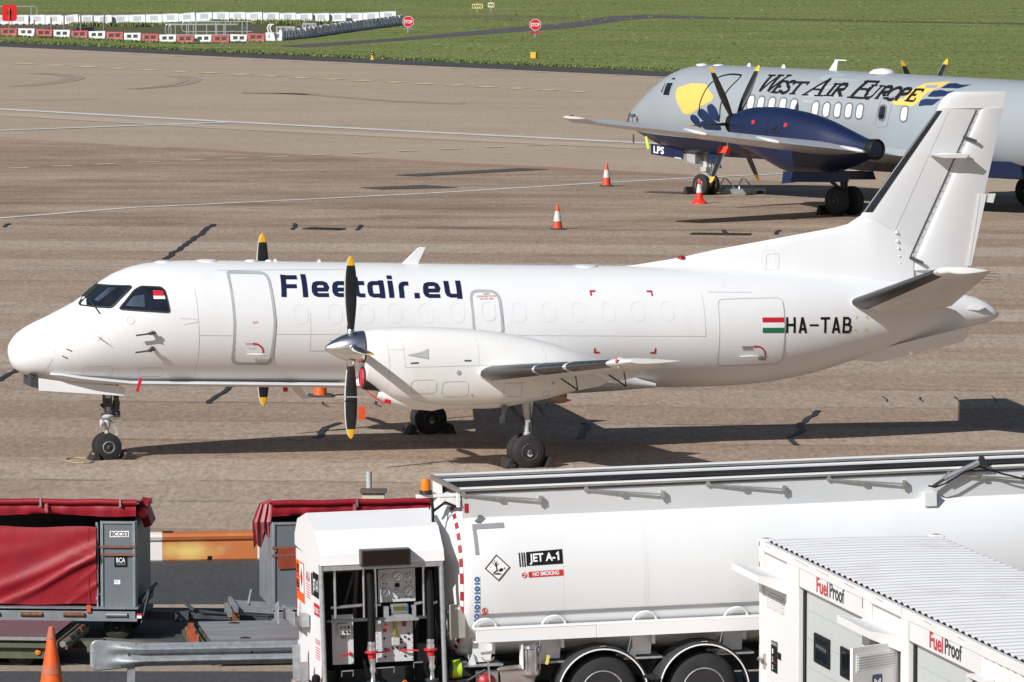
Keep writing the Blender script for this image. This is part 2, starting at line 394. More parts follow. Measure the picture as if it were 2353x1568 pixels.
crack([(680, 516), (672, 530)], .12); crack([(832, 519), (818, 531)], .12); crack([(20, 516), (10, 524)], .12); crack([(1666, 531), (1661, 542)], .14); crack([(1790, 531), (1782, 541)], .12)
crack([(0, 513), (300, 516), (640, 519), (1000, 525), (1290, 531), (1650, 531), (1800, 537)], .05)
crack([(0, 231), (120, 232), (230, 229)], .10, bit_shade_m)
tyre_mk = mat("tyre_mark", (.34, .268, .202), .8)
def tyre_mark(pts, w):
    P = [Vector(p) for p in pts]; out = []
    for i in range(len(P) - 1):
        p0, p1, p2, p3 = P[max(i - 1, 0)], P[i], P[i + 1], P[min(i + 2, len(P) - 1)]
        for k in range(8):
            t = k / 8; out.append(.5 * ((2 * p1) + (p2 - p0) * t + (2 * p0 - 5 * p1 + 4 * p2 - p3) * t * t + (3 * p1 - p0 - 3 * p2 + p3) * t ** 3))
    out.append(P[-1]); mb = MB(); mb.stroke([G(*p)[:2] for p in out], w, lambda u, v, o: Vector((u, v, o)), .020, seg=20)
    face_up(mb.build("tyre_mark", tyre_mk, fix=False))["kind"] = "structure"
for dx in (0, 26): tyre_mark([(30 + dx, 199), (110 + dx, 191), (152 + dx, 183), (156 + dx, 178), (120 + dx, 172), (70 + dx, 170)], .5)
for dx in (0, 28): tyre_mark([(290 + dx, 206), (380 + dx, 198), (420 + dx, 188), (422 + dx, 181), (390 + dx, 176)], .4)
tyre_mark([(560, 216), (700, 218), (900, 233), (1060, 240)], .8); tyre_mark([(560, 214), (640, 215), (720, 218)], 1.2)
for i in range(9):
    x = 1900 + i * 60; crack([(x - 1250 + 30, 926), (x - 1235 + 30, 938)] if i % 2 else [(2030 + i * 42, 914 + (i % 3)), (2038 + i * 42, 926 + (i % 2) * 4)], .035)
random.seed(11)
jm = mat("joint_crack", (.135, .105, .08), .8)
for yy in (545, 578, 612, 647, 683, 720, 758, 797, 838, 880, 922, 965, 1010, 1056, 1104, 1150):
    x = random.uniform(-100, 300)
    while x < 2400:
        Ln = random.uniform(150, 700); crack([(x, yy + x * .009 + random.uniform(-1, 1)), (x + Ln / 2, yy + (x + Ln / 2) * .009 + random.uniform(-1, 1)), (x + Ln, yy + (x + Ln) * .009)], random.uniform(.025, .05), jm, "joint_crack")
        x += Ln + random.uniform(40, 500)
# drain gratings
iron = mat("cast_iron", (.03, .028, .027), .6, .3, var=.3, scale=10)
for i, (x0, y0, x1, y1) in enumerate(((706, 527.5, 783, 530), (1590, 540, 1722, 541.5))):
    a = G(x0, y0); b = G(x1, y1); d = (b - a); Ln = d.length; g = MB(); ang = math.atan2(d.y, d.x)
    g.box(0, -.32, 0, Ln, -.28, .03); g.box(0, .28, 0, Ln, .32, .03)
    k = int(Ln / .16)
    for j in range(k + 1): g.box(j * Ln / k - .03, -.28, .004, j * Ln / k + .03, .28, .028)
    g.box(0, -.28, 0, Ln, .28, .008)
    label(g.build("drain_grating", iron, loc=a + Vector((0, 0, .02)), rot=(0, 0, ang)), ("dark slotted drain grating in the apron behind the white aircraft's cockpit", "longer dark drain grating in the apron below the cone beside the grey aircraft")[i], "drain")
# service path and rough ground inside the barrier pen
up = [(640, 106), (746, 99), (900, 89), (1050, 75), (1321, 51), (1390, 39), (1480, 34), (1620, 38)]
lo = [(1620, 44), (1500, 42), (1440, 47), (1321, 64), (1000, 88), (800, 103), (700, 110)]
sheet("service_path", [G(*p)[:2] for p in up + lo], 2, path_m)
sheet("service_path", [G(*p)[:2] for p in [(1620, 39), (2000, 47), (2600, 58), (2600, 62), (2000, 51), (1620, 43)]], 1, soil_m)
sheet("rough_ground", [G(*p)[:2] for p in [(-300, 54), (0, 57), (330, 56), (540, 49), (880, 49), (800, 72), (620, 92), (500, 99), (330, 94), (0, 81), (-300, 75)]], 1, soil_m)
sheet("dry_grass", [G(*p)[:2] for p in [(-300, 30), (100, 28), (600, 33), (880, 36), (1180, 34), (1400, 43), (1200, 48), (920, 42), (500, 44), (-300, 48)]], 1, ground_mat("dry_grass", (.13, .135, .045), (.20, .175, .085), streak=.6, speck=.4, grainscale=5))

# ragged grass along the pavement, the path and the barriers
def tufts(name, runs, n, h0, h1, m):
    mb = MB()
    for run in runs:
        P = [G(*p) for p in run[0]]
        segs = list(zip(P, P[1:])); tot = sum((b - a).length for a, b in segs)
        for a, b in segs:
            dn = Vector((-(b - a).y, (b - a).x, 0)).normalized()
            for _ in range(int(n * (b - a).length / tot * run[2])):
                p = lerp(a, b, random.random()) + dn * random.uniform(-run[1] * .15, run[1]); hgt = random.uniform(h0, h1); w = random.uniform(.03, .09)
                an = random.uniform(0, 6.28); dx, dy = math.cos(an) * w, math.sin(an) * w; lx, ly = random.uniform(-.12, .12), random.uniform(-.12, .12)
                z = .004; mb.add([p + Vector((-dx, -dy, z)), p + Vector((dx, dy, z)), p + Vector((lx, ly, z + hgt))], [(0, 1, 2)], random.choice((0, 0, 0, 1, 1, 3, 2)))
    o = mb.build(name, m, fix=False); o["kind"] = "stuff"; return o
gm = [mat("grass_blade", (.12, .17, .04), .8), mat("grass_blade_dark", (.085, .125, .028), .8), mat("grass_blade_dry", (.25, .22, .10), .8), mat("grass_blade_light", (.19, .23, .07), .8)]
edge_run = [(-60, 94.5), (0, 97), (600, 124), (1100, 145.5), (1560, 166), (1700, 172)]
tufts("grass_fringe", [(edge_run, 1.5, 1.0),
      ([(250, 58), (344, 57), (520, 52), (640, 53), (700, 55), (870, 52)], 1.2, .3), ([(-40, 84), (60, 86), (180, 91), (335, 99), (440, 102), (600, 98)], .7, .25)], 9000, .04, .15, gm)
tufts("weeds", [([(500, 55), (580, 54), (640, 58), (690, 58), (760, 56)], 2.0, 1.0), ([(170, 62), (250, 61), (320, 63)], 1.5, .6)], 1500, .1, .35, gm)
def meadow(n):
    mb = MB()
    for _ in range(n):
        y = random.uniform(-6, 172) ; x = random.uniform(-40, 2400)
        if y > 97 + x * .044: continue
        if abs(y - (110 - (x - 680) * .074)) < 8 and 640 < x < 1420: continue
        if y > 46 and x < 900 and y < 98: continue
        p = G(x, y); h = random.uniform(.02, .06); w = random.uniform(.04, .12); an = random.uniform(-.5, .5)
        dx, dy = math.cos(an) * w, math.sin(an) * w; mb.add([p + Vector((-dx, -dy, .004)), p + Vector((dx, dy, .004)), p + Vector((dx * .3, 0, h))], [(0, 1, 2)], random.choice((0, 0, 0, 1, 1, 3)))
    o = mb.build("meadow_grass", gm, fix=False); o["kind"] = "stuff"
meadow(9000)

# ================================================================== aircraft builders
class Hull:
    """a fuselage given by its top, bottom and half-width curves"""
    def __init__(s, top, bot, hw, p=2.0):
        s.t = curve(top); s.b = curve(bot); s.h = curve(hw); s.p = p
    def ring(s, x, n=56):
        zc = (s.t(x) + s.b(x)) / 2; rz = (s.t(x) - s.b(x)) / 2; h = s.h(x); q = 2 / s.p
        sg = lambda c: math.copysign(abs(c) ** q, c)
        return [(x, -h * sg(math.cos(2 * math.pi * k / n)), zc + rz * sg(math.sin(2 * math.pi * k / n))) for k in range(n)]
    def pt(s, x, z, off=0.0, side=-1):
        zc = (s.t(x) + s.b(x)) / 2; rz = max(1e-3, (s.t(x) - s.b(x)) / 2); h = s.h(x); k = max(-1, min(1, (z - zc) / rz))
        y = h * (1 - abs(k) ** s.p) ** (1 / s.p)
        n = Vector((0, y / max(h, .01) ** 2, k / rz)); n = n.normalized() if n.length > 1e-6 else Vector((0, 1, 0))
        dx = .05; dh = (s.h(x + dx) - s.h(x - dx)) / (2 * dx); n = (n + Vector((-dh, 0, 0))).normalized() * off
        return Vector((x + n.x, side * (y + n.y), z + n.z))
    def fn(s, side=-1):
        return lambda u, v, o: s.pt(u, v, o, side)
    def mesh(s, xs, n=56, m=0):
        return MB().loft([s.ring(x, n) for x in xs], m)
def span(a, b, n): return [a + (b - a) * i / (n - 1) for i in range(n)]

def prop_blade(R0, R1, chord, name, parent, hub, ang, side, tipc, sweep=0.0, face=None, twist=0.0, mats=None):
    """one blade, feathered: radius outward from the hub, chord along the engine axis"""
    rd = Vector((0, math.sin(ang), math.cos(ang))); tn = Vector((0, math.cos(ang), -math.sin(ang))); ax = Vector((1, 0, 0))
    hub = Vector(hub); rings = []; cs = curve(chord)
    ts = [0, .06, .14, .25, .4, .55, .7, .8, .882, .894, .94, .97, .992, 1.0]
    for t in ts:
        r = R0 + (R1 - R0) * t; c = cs(t); th = .05 * (1 - t) ** 1.2 + .008; tw = R(twist) * (1 - t)
        a2 = ax * math.cos(tw) + tn * math.sin(tw); t2 = tn * math.cos(tw) - ax * math.sin(tw)
        o = hub + rd * r + ax * (sweep * t * t)
        ring = []
        for k in range(12):
            q = 2 * math.pi * k / 12; ring.append(o + a2 * (math.cos(q) * c / 2) + t2 * (math.sin(q) * th))
        rings.append(ring)
    mb = MB(); mb.loft(rings[:9], 0, c1=False); mb.loft(rings[8:], 1, c0=False)
    for i in range(2, 11):   # bare metal leading edge sheath
        a, b = rings[i], rings[i + 1]; e = .004
        mb.add([a[5] + ax * -e, a[6] + ax * -e * 2, a[7] + ax * -e, b[5] + ax * -e, b[6] + ax * -e * 2, b[7] + ax * -e], [(0, 1, 4, 3), (1, 2, 5, 4)], 2)
    return mb.build(name, mats or [blade_m, tipy, edge_m], parent)

def wheel(parent, name, c, r, w, rimr, hubdepth=.03, ax=(0, 1, 0), bright=True):
    c = Vector(c); a = Vector(ax)
    t = MB().lathe(c - a * (w / 2), a, [(.0, rimr), (.0, rimr + .02), (.01, rimr + (r - rimr) * .55), (w * .16, r * .965), (w * .3, r), (w * .38, r), (w * .385, r - .008), (w * .40, r - .008), (w * .405, r), (w * .595, r), (w * .6, r - .008), (w * .615, r - .008), (w * .62, r), (w * .7, r), (w * .84, r * .965), (w - .01, rimr + (r - rimr) * .55), (w, rimr + .02), (w, rimr)], 40).build(name, tyre_m, parent, angle=50)
    for sgn in (-1, 1):
        o = c + a * sgn * (w / 2 - .02)
        h = MB(); h.lathe(o, a * sgn, [(-.02, rimr), (.025, rimr), (.03, rimr - .012), (0.0, rimr - .03), (-.01, rimr * .5)], 28, 0)
        h.lathe(o, a * sgn, [(-.03, rimr * .62), (-.005, rimr * .6), (.0, rimr * .32), (.035, rimr * .28), (.045, rimr * .2)], 20, 1)
        u = a.orthogonal().normalized(); v = a.cross(u)
        for k in range(8):
            q = 2 * math.pi * k / 8; p = o + (u * math.cos(q) + v * math.sin(q)) * rimr * .72 + a * sgn * .004
            h.lathe(p, a * sgn, [(-.01, rimr * .11), (.004, rimr * .11), (.006, rimr * .05)], 8, 1)
        h.build("rim", [rim_m if bright else rim_dark, rim_dark], t)
    return t

# ================================================================== the white cargo aircraft
SF = Frame(Vector((-.667, 115.34, 0)) + Vector((math.cos(R(14.5)), math.sin(R(14.5)), 0)) * -9.0107, 14.5)
saab = thing("cargo_aircraft", "white twin propeller cargo aircraft with dark blue lettering, parked across the apron", "aircraft", SF.o, SF.rot)
hull = Hull([(0, 2.09), (.02, 2.20), (.08, 2.30), (.18, 2.415), (.40, 2.56), (.76, 2.725), (1.15, 2.92), (1.36, 3.03), (1.63, 3.25), (1.92, 3.45), (2.28, 3.605), (2.75, 3.69), (3.4, 3.715), (5, 3.67), (9.9, 3.515), (12.5, 3.445), (14.5, 3.375), (16.2, 3.25), (17.6, 3.04), (18.75, 2.80), (19.1, 2.68), (19.38, 2.50), (19.46, 2.41)],
            [(0, 2.07), (.02, 1.95), (.08, 1.80), (.18, 1.71), (.40, 1.61), (1.0, 1.525), (2.15, 1.43), (3.4, 1.385), (6.5, 1.295), (12.4, 1.13), (13.5, 1.118), (14.4, 1.15), (15.5, 1.30), (16.4, 1.54), (17.7, 1.91), (18.7, 2.13), (19.1, 2.21), (19.38, 2.30), (19.46, 2.38)],
            [(0, .02), (.02, .13), (.08, .24), (.18, .35), (.40, .51), (.76, .68), (1.3, .86), (2.0, 1.02), (2.8, 1.125), (3.8, 1.157), (13.0, 1.157), (14.5, 1.08), (16.2, .82), (17.6, .52), (18.7, .30), (19.1, .22), (19.38, .12), (19.46, .03)])
fxs = [0, .008, .02, .05, .1, .18, .28, .4, .55, .75, 1.0, 1.25, 1.5, 1.75, 2.0, 2.3, 2.6, 2.9, 3.3, 3.8] + span(4.4, 19.0, 40) + [19.15, 19.28, 19.38, 19.43, 19.46]
fus = hull.mesh(fxs, 72).build("fuselage", white, saab, angle=60)
F = hull.fn()
def SP(off):                      # photo measurement -> station and height on the near side
    return lambda p: SF.uv(p[0], p[1], -off)
# belly strake, wing centre fairing, ventral strakes
mb = MB()
for sd in (-1, 1):
    rings = []
    for x, zt, zb, y in ((.72, 1.69, 1.66, .52), (.9, 1.68, 1.60, .60), (1.3, 1.61, 1.53, .66), (2.2, 1.51, 1.445, .72), (3.4, 1.475, 1.405, .75), (6.3, 1.385, 1.315, .76), (7.4, 1.34, 1.265, .78)):
        rings.append([(x, sd * (y - .12), zt + .02), (x, sd * y, zt), (x, sd * (y + .012), zt - .02), (x, sd * (y - .06), zb), (x, sd * (y - .4), zb - .012)])
    mb.loft(rings)
mb.build("belly_strake", mat("strake_grey_white", (.62, .63, .65), .5), saab, angle=25)
wf = Hull([(6.2, 1.6), (7.2, 1.85), (8, 2.0), (9.6, 2.0), (10.8, 1.9), (12.3, 1.3)], [(6.2, 1.29), (7.2, 1.21), (8.2, 1.14), (10.6, 1.07), (11.6, 1.10), (12.35, 1.15)], [(6.2, .5), (7.2, 1.05), (8, 1.25), (9.6, 1.27), (10.8, 1.15), (12.35, .7)], 2.6)
wf.mesh(span(6.2, 12.35, 24), 40).build("wing_fairing", white, saab)
mb = MB()
for sd in (-1, 1): mb.prism([(16.1, 1.62), (17.0, 1.52), (18.62, 1.90), (18.7, 2.04), (18.66, 2.2), (17.4, 1.9), (16.4, 1.66)], lambda u, v, w, sd=sd: (u, sd * (.12 + (w - .5) * .02 + (v - 1.5) * .55), v))
mb.build("ventral_strake", white, saab)

# cockpit windows
def smooth_poly(pts, r=.05, n=4):
    out = []
    for i, p in enumerate(pts):
        p = Vector(p); a = Vector(pts[i - 1]); b = Vector(pts[(i + 1) % len(pts)]); d0 = (a - p); d1 = (b - p)
        q0 = p + d0.normalized() * min(r, d0.length * .45); q1 = p + d1.normalized() * min(r, d1.length * .45)
        for k in range(n + 1):
            t = k / n; out.append((1 - t) ** 2 * q0 + 2 * t * (1 - t) * p + t * t * q1)
    return [(v[0], v[1]) for v in out]
def on_skin(h, fr, px, py, off=.9):
    best = None; prev = None; k = 1.4
    while k >= 0:
        u, v = fr.uv(px, py, -k); e = k + h.pt(u, v).y
        if best is None or abs(e) < best[0]: best = (abs(e), u, v)
        if prev is not None and prev > 0 >= e: return u, v
        prev = e; k -= .004
    return best[1], best[2]
w1 = [on_skin(hull, SF, *p) for p in ((180, 702), (219, 657), (232, 656), (303, 658), (255, 708))]
w2 = [on_skin(hull, SF, *p) for p in ((273, 711), (308, 668), (324, 659), (370, 661), (378, 668), (390, 718))]
for sd in (-1, 1):
    fn = hull.fn(sd)
    for w in (w1, w2):
        q = smooth_poly(w, .05); mb = MB(); mb.patch(q, fn, .010, 0, .03)
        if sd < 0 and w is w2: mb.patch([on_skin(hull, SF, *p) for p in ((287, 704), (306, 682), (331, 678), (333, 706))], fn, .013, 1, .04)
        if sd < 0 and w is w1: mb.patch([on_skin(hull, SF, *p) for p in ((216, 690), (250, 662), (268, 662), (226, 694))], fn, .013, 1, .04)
        win = mb.build("cockpit_window", [glass, glassb], saab)
        fr = MB(); fr.stroke(q, .026, fn, .015, closed=True, seg=.03); fr.build("frame", dark, win)
        if sd < 0 and w is w2:
            c = MB(); c.patch([on_skin(hull, SF, *p) for p in ((351, 668), (374, 669), (378, 681), (352, 681))], fn, .017, 0); c.patch([on_skin(hull, SF, *p) for p in ((352, 681), (378, 681), (380, 688), (353, 688))], fn, .017, 1)
            c.build("warning_card", [red, whitel], win)
    wp = [hull.pt(*on_skin(hull, SF, *p), .03, sd) for p in ((206, 694), (216, 704), (229, 722))]; mb = MB(); mb.tube(wp, [.008, .012, .014], 6); mb.build("wiper", dark, saab)
# doors: crew door, overwing exit, cargo door, with seals and marks
def door(parent, q, w, name, m=None):
    mb = MB(); mb.patch(q, F, .008, 0, .12); d = mb.build(name, m or white, parent)
    MB().stroke(q, w, F, .012, closed=True).build("seal", seal if w > .02 else line, d); return d
d1 = door(saab, smooth_poly([(4.045, 3.50), (4.08, 3.52), (4.74, 3.495), (4.80, 3.40), (4.84, 2.6), (4.78, 1.86), (4.72, 1.825), (4.12, 1.845), (4.06, 1.92), (4.07, 2.6)], .07), .052, "crew_door")
h = MB(); h.tube([hull.pt(4.32, 2.045, .05), hull.pt(4.5, 2.035, .06), hull.pt(4.66, 2.035, .05)], [.012, .022, .012], 8); h.build("handle", white, d1)
mb = MB(); mb.stroke(arc(4.45, 2.04, .18, 85, -5, 8), .03, F, .014); mb.patch([(4.46, 2.25), (4.46, 2.19), (4.40, 2.22)], F, .015)
lettering("EXIT", mb, F, 4.42, 2.60, .036, off=.014); lettering("OPEN", mb, F, 4.28, 2.205, .034, off=.014); lettering("PULL GATE", mb, F, 4.35, 2.125, .018, off=.014); mb.build("markings", red, d1)
mb = MB(); lettering("CLOSED", mb, F, 4.53, 1.99, .03, off=.014); mb.build("markings", line, d1)
d2 = door(saab, smooth_poly([(8.66, 2.36), (8.64, 3.02), (8.71, 3.105), (9.10, 3.095), (9.19, 3.0), (9.22, 2.3)], .1), .05, "emergency_exit")
mb = MB(); lettering("DOOR DEACTIVATED", mb, F, 8.76, 2.99, .03, width=.38, off=.014); lettering("DO NOT OPEN", mb, F, 8.82, 2.945, .03, width=.26, off=.014); mb.build("markings", red, d2)
MB().stroke(rrect(8.83, 2.56, 9.09, 2.90, .1), .008, F, .013, closed=True).build("blanked_window", linew, d2)
MB().patch([(8.86, 3.05), (9.0, 3.06), (9.02, 3.045), (8.9, 3.035)], F, .02).build("handle", strut_m, d2)
d3 = door(saab, rrect(13.47, 1.60, 14.79, 2.865, .11), .017, "cargo_door")
mb = MB(); mb.tube([hull.pt(13.90, 1.785, .04), hull.pt(14.1, 1.795, .05), hull.pt(14.27, 1.785, .04)], [.01, .02, .01], 8); mb.build("handle", white, d3)
mb = MB(); mb.stroke(arc(14.24, 1.77, .19, 95, 0, 8), .028, F, .014); mb.patch([(14.22, 1.99), (14.22, 1.93), (14.16, 1.96)], F, .015); mb.build("markings", red, d3)
mb = MB()
for i in range(4): mb.stroke([(13.93 + .01 * i, 1.965 - i * .022), (14.17, 1.965 - i * .022)], .009, F, .014)
for i in range(4): mb.stroke([(14.30, 1.755 - i * .02), (14.46, 1.755 - i * .02)], .009, F, .014)
mb.build("markings", black, d3)
# blanked cabin windows and panel joints
for x in (5.35, 6.0, 6.6, 7.15, 7.75, 8.35, 9.55, 10.13, 10.72, 11.3, 11.88, 12.46): mb = MB(); mb.stroke(rrect(x - .13, 2.575 - (x - 5) * .012, x + .13, 2.93 - (x - 5) * .012, .11), .005, F, .004, closed=True); mb.build("blanked_window", linew, saab)
mb = MB()
for pts in ([(3.87, 3.56), (6.5, 3.525)], [(4.87, 2.39), (13.2, 2.18)], [(5.52, 2.77), (5.52, 2.06), (6.9, 2.04)], [(13.2, 2.18), (13.18, 2.98)], [(13.3, 3.0), (14.2, 2.975)], [(3.36, 3.25), (3.40, 2.4), (4.04, 2.38)], [(3.40, 2.40), (3.40, 1.5)],
            [(.72, 2.70), (.80, 2.3), (.72, 1.95), (.55, 1.60)], [(1.2, 2.85), (1.33, 2.45), (1.30, 2.32)], [(11.35, 1.3), (11.9, 1.55), (12.2, 1.8)], [(3.05, 2.72), (3.35, 2.70), (3.38, 2.65), (3.1, 2.6)]): mb.stroke(pts, .009, F, .004)
mb.stroke(arc(2.13, 2.69, .07, 0, 360, 14), .008, F, .004); mb.stroke(arc(1.53, 2.40, .075, 0, 360, 14), .007, F, .004)
mb.stroke(rrect(1.3, 1.62, 1.85, 1.82, .07), .008, F, .004, closed=True); mb.stroke(rrect(2.35, 1.60, 2.78, 1.78, .07), .008, F, .004, closed=True)
mb.build("panel_joints", line, saab)
mb = MB()
for x, z, m_ in ((1.02, 2.145, 0), (.95, 2.01, 0)): mb.patch([(x - .05, z + .03), (x + .05, z - .015), (x + .05, z - .035), (x - .05, z + .01)], F, .006)
mb.build("static_ports", strut_d, saab)
for z, x in ((2.46, 2.52), (2.17, 2.52)):
    mb = MB(); mb.bar(hull.pt(x - .3, z - .03, .13), hull.pt(x - .06, z, .13), .025, .03); mb.bar(hull.pt(x + .02, z + .01, .0), hull.pt(x - .04, z, .14), .05, .05); mb.bar(hull.pt(x - .08, z, .12), hull.pt(x + .06, z + .012, .09), .04, .04)
    mb.build("pitot_probe", strut_d, saab)
mb = MB(); mb.tube([hull.pt(1.53, 2.4, 0), hull.pt(1.56, 2.38, .07)], .015, 6); mb.tube([hull.pt(1.56, 2.38, .07), hull.pt(1.72, 2.28, .075)], [.012, .004], 6); mb.build("angle_vane", strut_m, saab)
# lettering, flag and registration
z2s = zoomer(1000, 900, 1.5683)
def FL2(zx, zy): return SP(1.13)(z2s(zx, zy))
fl = MB(); W_ = .102
def S2(pts, w=W_, k=0, closed=False): fl.stroke([FL2(*p) for p in pts], w, F, .005 + .0007 * k, closed=closed, seg=.07, flatk=.70)
S2([(222, 457), (238, 325)]); S2([(238, 340), (324, 340)], k=1); S2([(232, 392), (312, 392)], k=1)
S2([(358, 458), (366, 322)])
for dx, dy in ((0, 0), (129, 0), (700, 6)):
    S2([(x + dx, y + dy) for x, y in [(425, 412), (492, 412), (498, 398), (492, 380), (478, 374), (444, 374), (428, 380), (421, 396), (418, 424), (424, 438), (438, 445), (506, 445)]])
S2([(690, 337), (684, 425), (690, 440), (703, 447), (735, 447)]); S2([(668, 374), (740, 374)], k=1)
S2([(847, 374), (792, 374), (778, 380), (772, 392), (770, 428), (775, 442), (788, 448), (840, 448)]); S2([(847, 358), (843, 464)], k=1)
S2([(904, 360), (900, 462)]); S2([(908, 330), (907, 352)])
S2([(964, 463), (968, 396), (975, 383), (990, 377), (1018, 377)])
S2([(1061, 432), (1060, 465)])
S2([(1258, 362), (1255, 426), (1260, 442), (1274, 449), (1330, 449)]); S2([(1333, 360), (1327, 468)], k=1)
fl.build("company_lettering", navy, saab, fix=False)
z4s = zoomer(2900, 300, 1.3069)
def RG(zx, zy): return SP(1.05)(z4s(zx, zy))
rg = MB()
def S3(pts, k=0, w=.047): rg.stroke([RG(*p) for p in pts], w, F, .005 + .0007 * k, seg=.07)
S3([(327, 1268), (325, 1350)]); S3([(367, 1268), (365, 1350)]); S3([(327, 1308), (367, 1308)], 1)
S3([(393, 1351), (410, 1269)]); S3([(428, 1351), (410, 1269)], 1); S3([(400, 1330), (422, 1330)], 2)
S3([(448, 1311), (498, 1311)], w=.036); S3([(510, 1276), (562, 1276)]); S3([(536, 1276), (534, 1352)], 1)
S3([(577, 1354), (595, 1271)]); S3([(613, 1354), (595, 1271)], 1); S3([(584, 1333), (607, 1333)], 2)
S3([(640, 1270), (636, 1355)]); S3([(640, 1276), (662, 1276), (671, 1284), (671, 1300), (662, 1310), (640, 1310)], 1); S3([(640, 1310), (664, 1310), (676, 1320), (675, 1340), (665, 1349), (638, 1349)], 2)
rg.build("registration_lettering", black, saab, fix=False)
flag = MB()
for a, b, m_ in ((0, 1, 0), (1, 2, 1), (2, 3, 2)):
    z0, z1 = 1269 + 26.3 * a, 1269 + 26.3 * b; flag.patch([RG(193, z0), RG(310, z0), RG(310, z1), RG(193, z1)], F, .014, m_)
flag.build("flag", [red, whitel, green], saab)
for (x, z, sx, sz) in ((11.0, 3.06, 1, -1), (12.2, 3.035, -1, -1), (11.03, 1.915, 1, 1), (12.22, 1.885, -1, 1)):
    mb = MB(); mb.stroke([(x, z + sz * .085), (x, z), (x + sx * .095, z)], .032, F, .006); mb.build("corner_mark", red, saab)
for (x, z, sx, sz) in ((16.3, 2.47, 1, -1), (16.55, 2.46, -1, -1), (16.28, 2.20, 1, 1), (16.53, 2.20, -1, 1)): ym = MB(); ym.stroke([(x, z + sz * .05), (x, z), (x + sx * .05, z)], .013, F, .006); ym.build("corner_mark", yellow, saab)
# roof: antennas and beacon
a = MB(); a.prism([(7.52, 3.56), (7.86, 3.875), (7.9, 3.89), (8.0, 3.89), (8.005, 3.87), (7.85, 3.55)], lambda u, v, w: (u, (w - .5) * .035, v)); a.build("blade_antenna", white, saab, bevel=.008)
a = MB()
for x, l in ((5.05, .10), (5.9, .09)): a.prism([(x, 3.64 - (x - 5) * .03), (x + .02, 3.71 - (x - 5) * .03), (x + .06, 3.72 - (x - 5) * .03), (x + l, 3.64 - (x - 5) * .03)], lambda u, v, w: (u, (w - .5) * .02, v))
for x0, x1, z in ((2.78, 3.12, 3.695), (3.55, 4.0, 3.705), (4.5, 4.75, 3.685), (4.9, 5.05, 3.675), (10.85, 11.4, 3.475)):
    a.lathe(((x0 + x1) / 2, 0, z - .02), (0, 0, 1), [(0, (x1 - x0) / 2), (.025, (x1 - x0) / 2 * .95), (.045, (x1 - x0) / 2 * .6), (.05, .02)], 20)
a.build("roof_fittings", white, saab)
a = MB(); a.lathe((13.05, 0, 3.585), (0, 0, 1), [(0, .085), (.035, .075), (.055, .04), (.06, .01)], 16); a.build("beacon", mat("beacon_red", (.35, .01, .02), .15, coat=.5), saab)
a = MB(); a.prism([(5.33, 1.34), (5.48, 1.17), (5.60, 1.06), (5.72, 1.07), (5.55, 1.32)], lambda u, v, w: (u, -.05 + (w - .5) * .03, v)); a.build("belly_antenna", white, saab, bevel=.006)
# fin, dorsal fin and rudder
def finprof(z):   # leading edge and hinge line with height
    return curve([(3.0, 16.2), (4.28, 16.58), (4.4, 16.67), (6.4, 18.20), (6.75, 18.47)])(z), curve([(3.0, 17.42), (6.4, 19.02)])(z), curve([(3.3, 18.83), (6.72, 19.60)])(z)
mb = MB(); rings = []
for z in span(3.0, 6.42, 12):
    le, hg, te = finprof(z); th = lerp(.17, .095, (z - 3) / 3.4); rings.append([Vector(p) for p in airfoil((le, 0, z), (hg + (te - hg) * .35, 0, z), (0, th, 0))])
mb.loft(rings); fin = mb.build("tail_fin", white_fin, saab)
mb = MB(); rings = []
for x, zt, zb, w in ((11.75, 3.45, 3.3, .03), (12.1, 3.475, 3.3, .10), (13.0, 3.60, 3.3, .14), (13.7, 3.74, 3.28, .145), (15.1, 3.965, 3.2, .15), (16.1, 4.125, 3.1, .155), (16.38, 4.19, 3.05, .15), (16.62, 4.34, 3.0, .145), (16.9, 4.34, 3.0, .13), (17.3, 4.2, 3.0, .11), (17.7, 3.9, 3.0, .06)):
    rings.append([(x, 0, zt), (x, -w * .35, zt - .03), (x, -w * .6, zt - .12), (x, -w, zb + (zt - zb) * .3), (x, -w * 1.6, zb), (x, w * 1.6, zb), (x, w, zb + (zt - zb) * .3), (x, w * .6, zt - .12), (x, w * .35, zt - .03)])
mb.loft(rings); mb.build("dorsal_fin", white, saab, angle=50)
mb = MB(); rings = []
for z in span(3.28, 6.40, 10):
    le, hg, te = finprof(z); th = lerp(.11, .06, (z - 3.3) / 3.1); rings.append([Vector(p) for p in airfoil((hg + .05, .0, z), (te, .0, z), (0, th * 1.15, 0), 8)])
mb.loft(rings); rud = mb.build("rudder", white_fin, saab)
mb = MB(); rings = []
for z, l, t_ in ((6.40, 18.19, 19.505), (6.5, 18.24, 19.535), (6.60, 18.31, 19.56), (6.68, 18.40, 19.575), (6.72, 18.50, 19.58)):
    rings.append([Vector(p) for p in airfoil((l, 0, z), (t_, 0, z), (0, .11 if z < 6.7 else .08, 0))])
mb.loft(rings); mb.build("horn_balance", white, rud)
fy = lambda u, v, o: Vector((u, -o, v))
def fin_face(u, v, o):
    le, hg, te = finprof(v); th = lerp(.17, .095, (v - 3) / 3.4); e = hg + (te - hg) * .35; s = max(0.001, min(.98, (u - le) / (e - le)))
    y = 5 * (.2969 * math.sqrt(s) - .126 * s - .3516 * s * s + .2843 * s**3 - .1036 * s**4) * th
    return Vector((u, -(y + o), v))
mb = MB(); rings = []
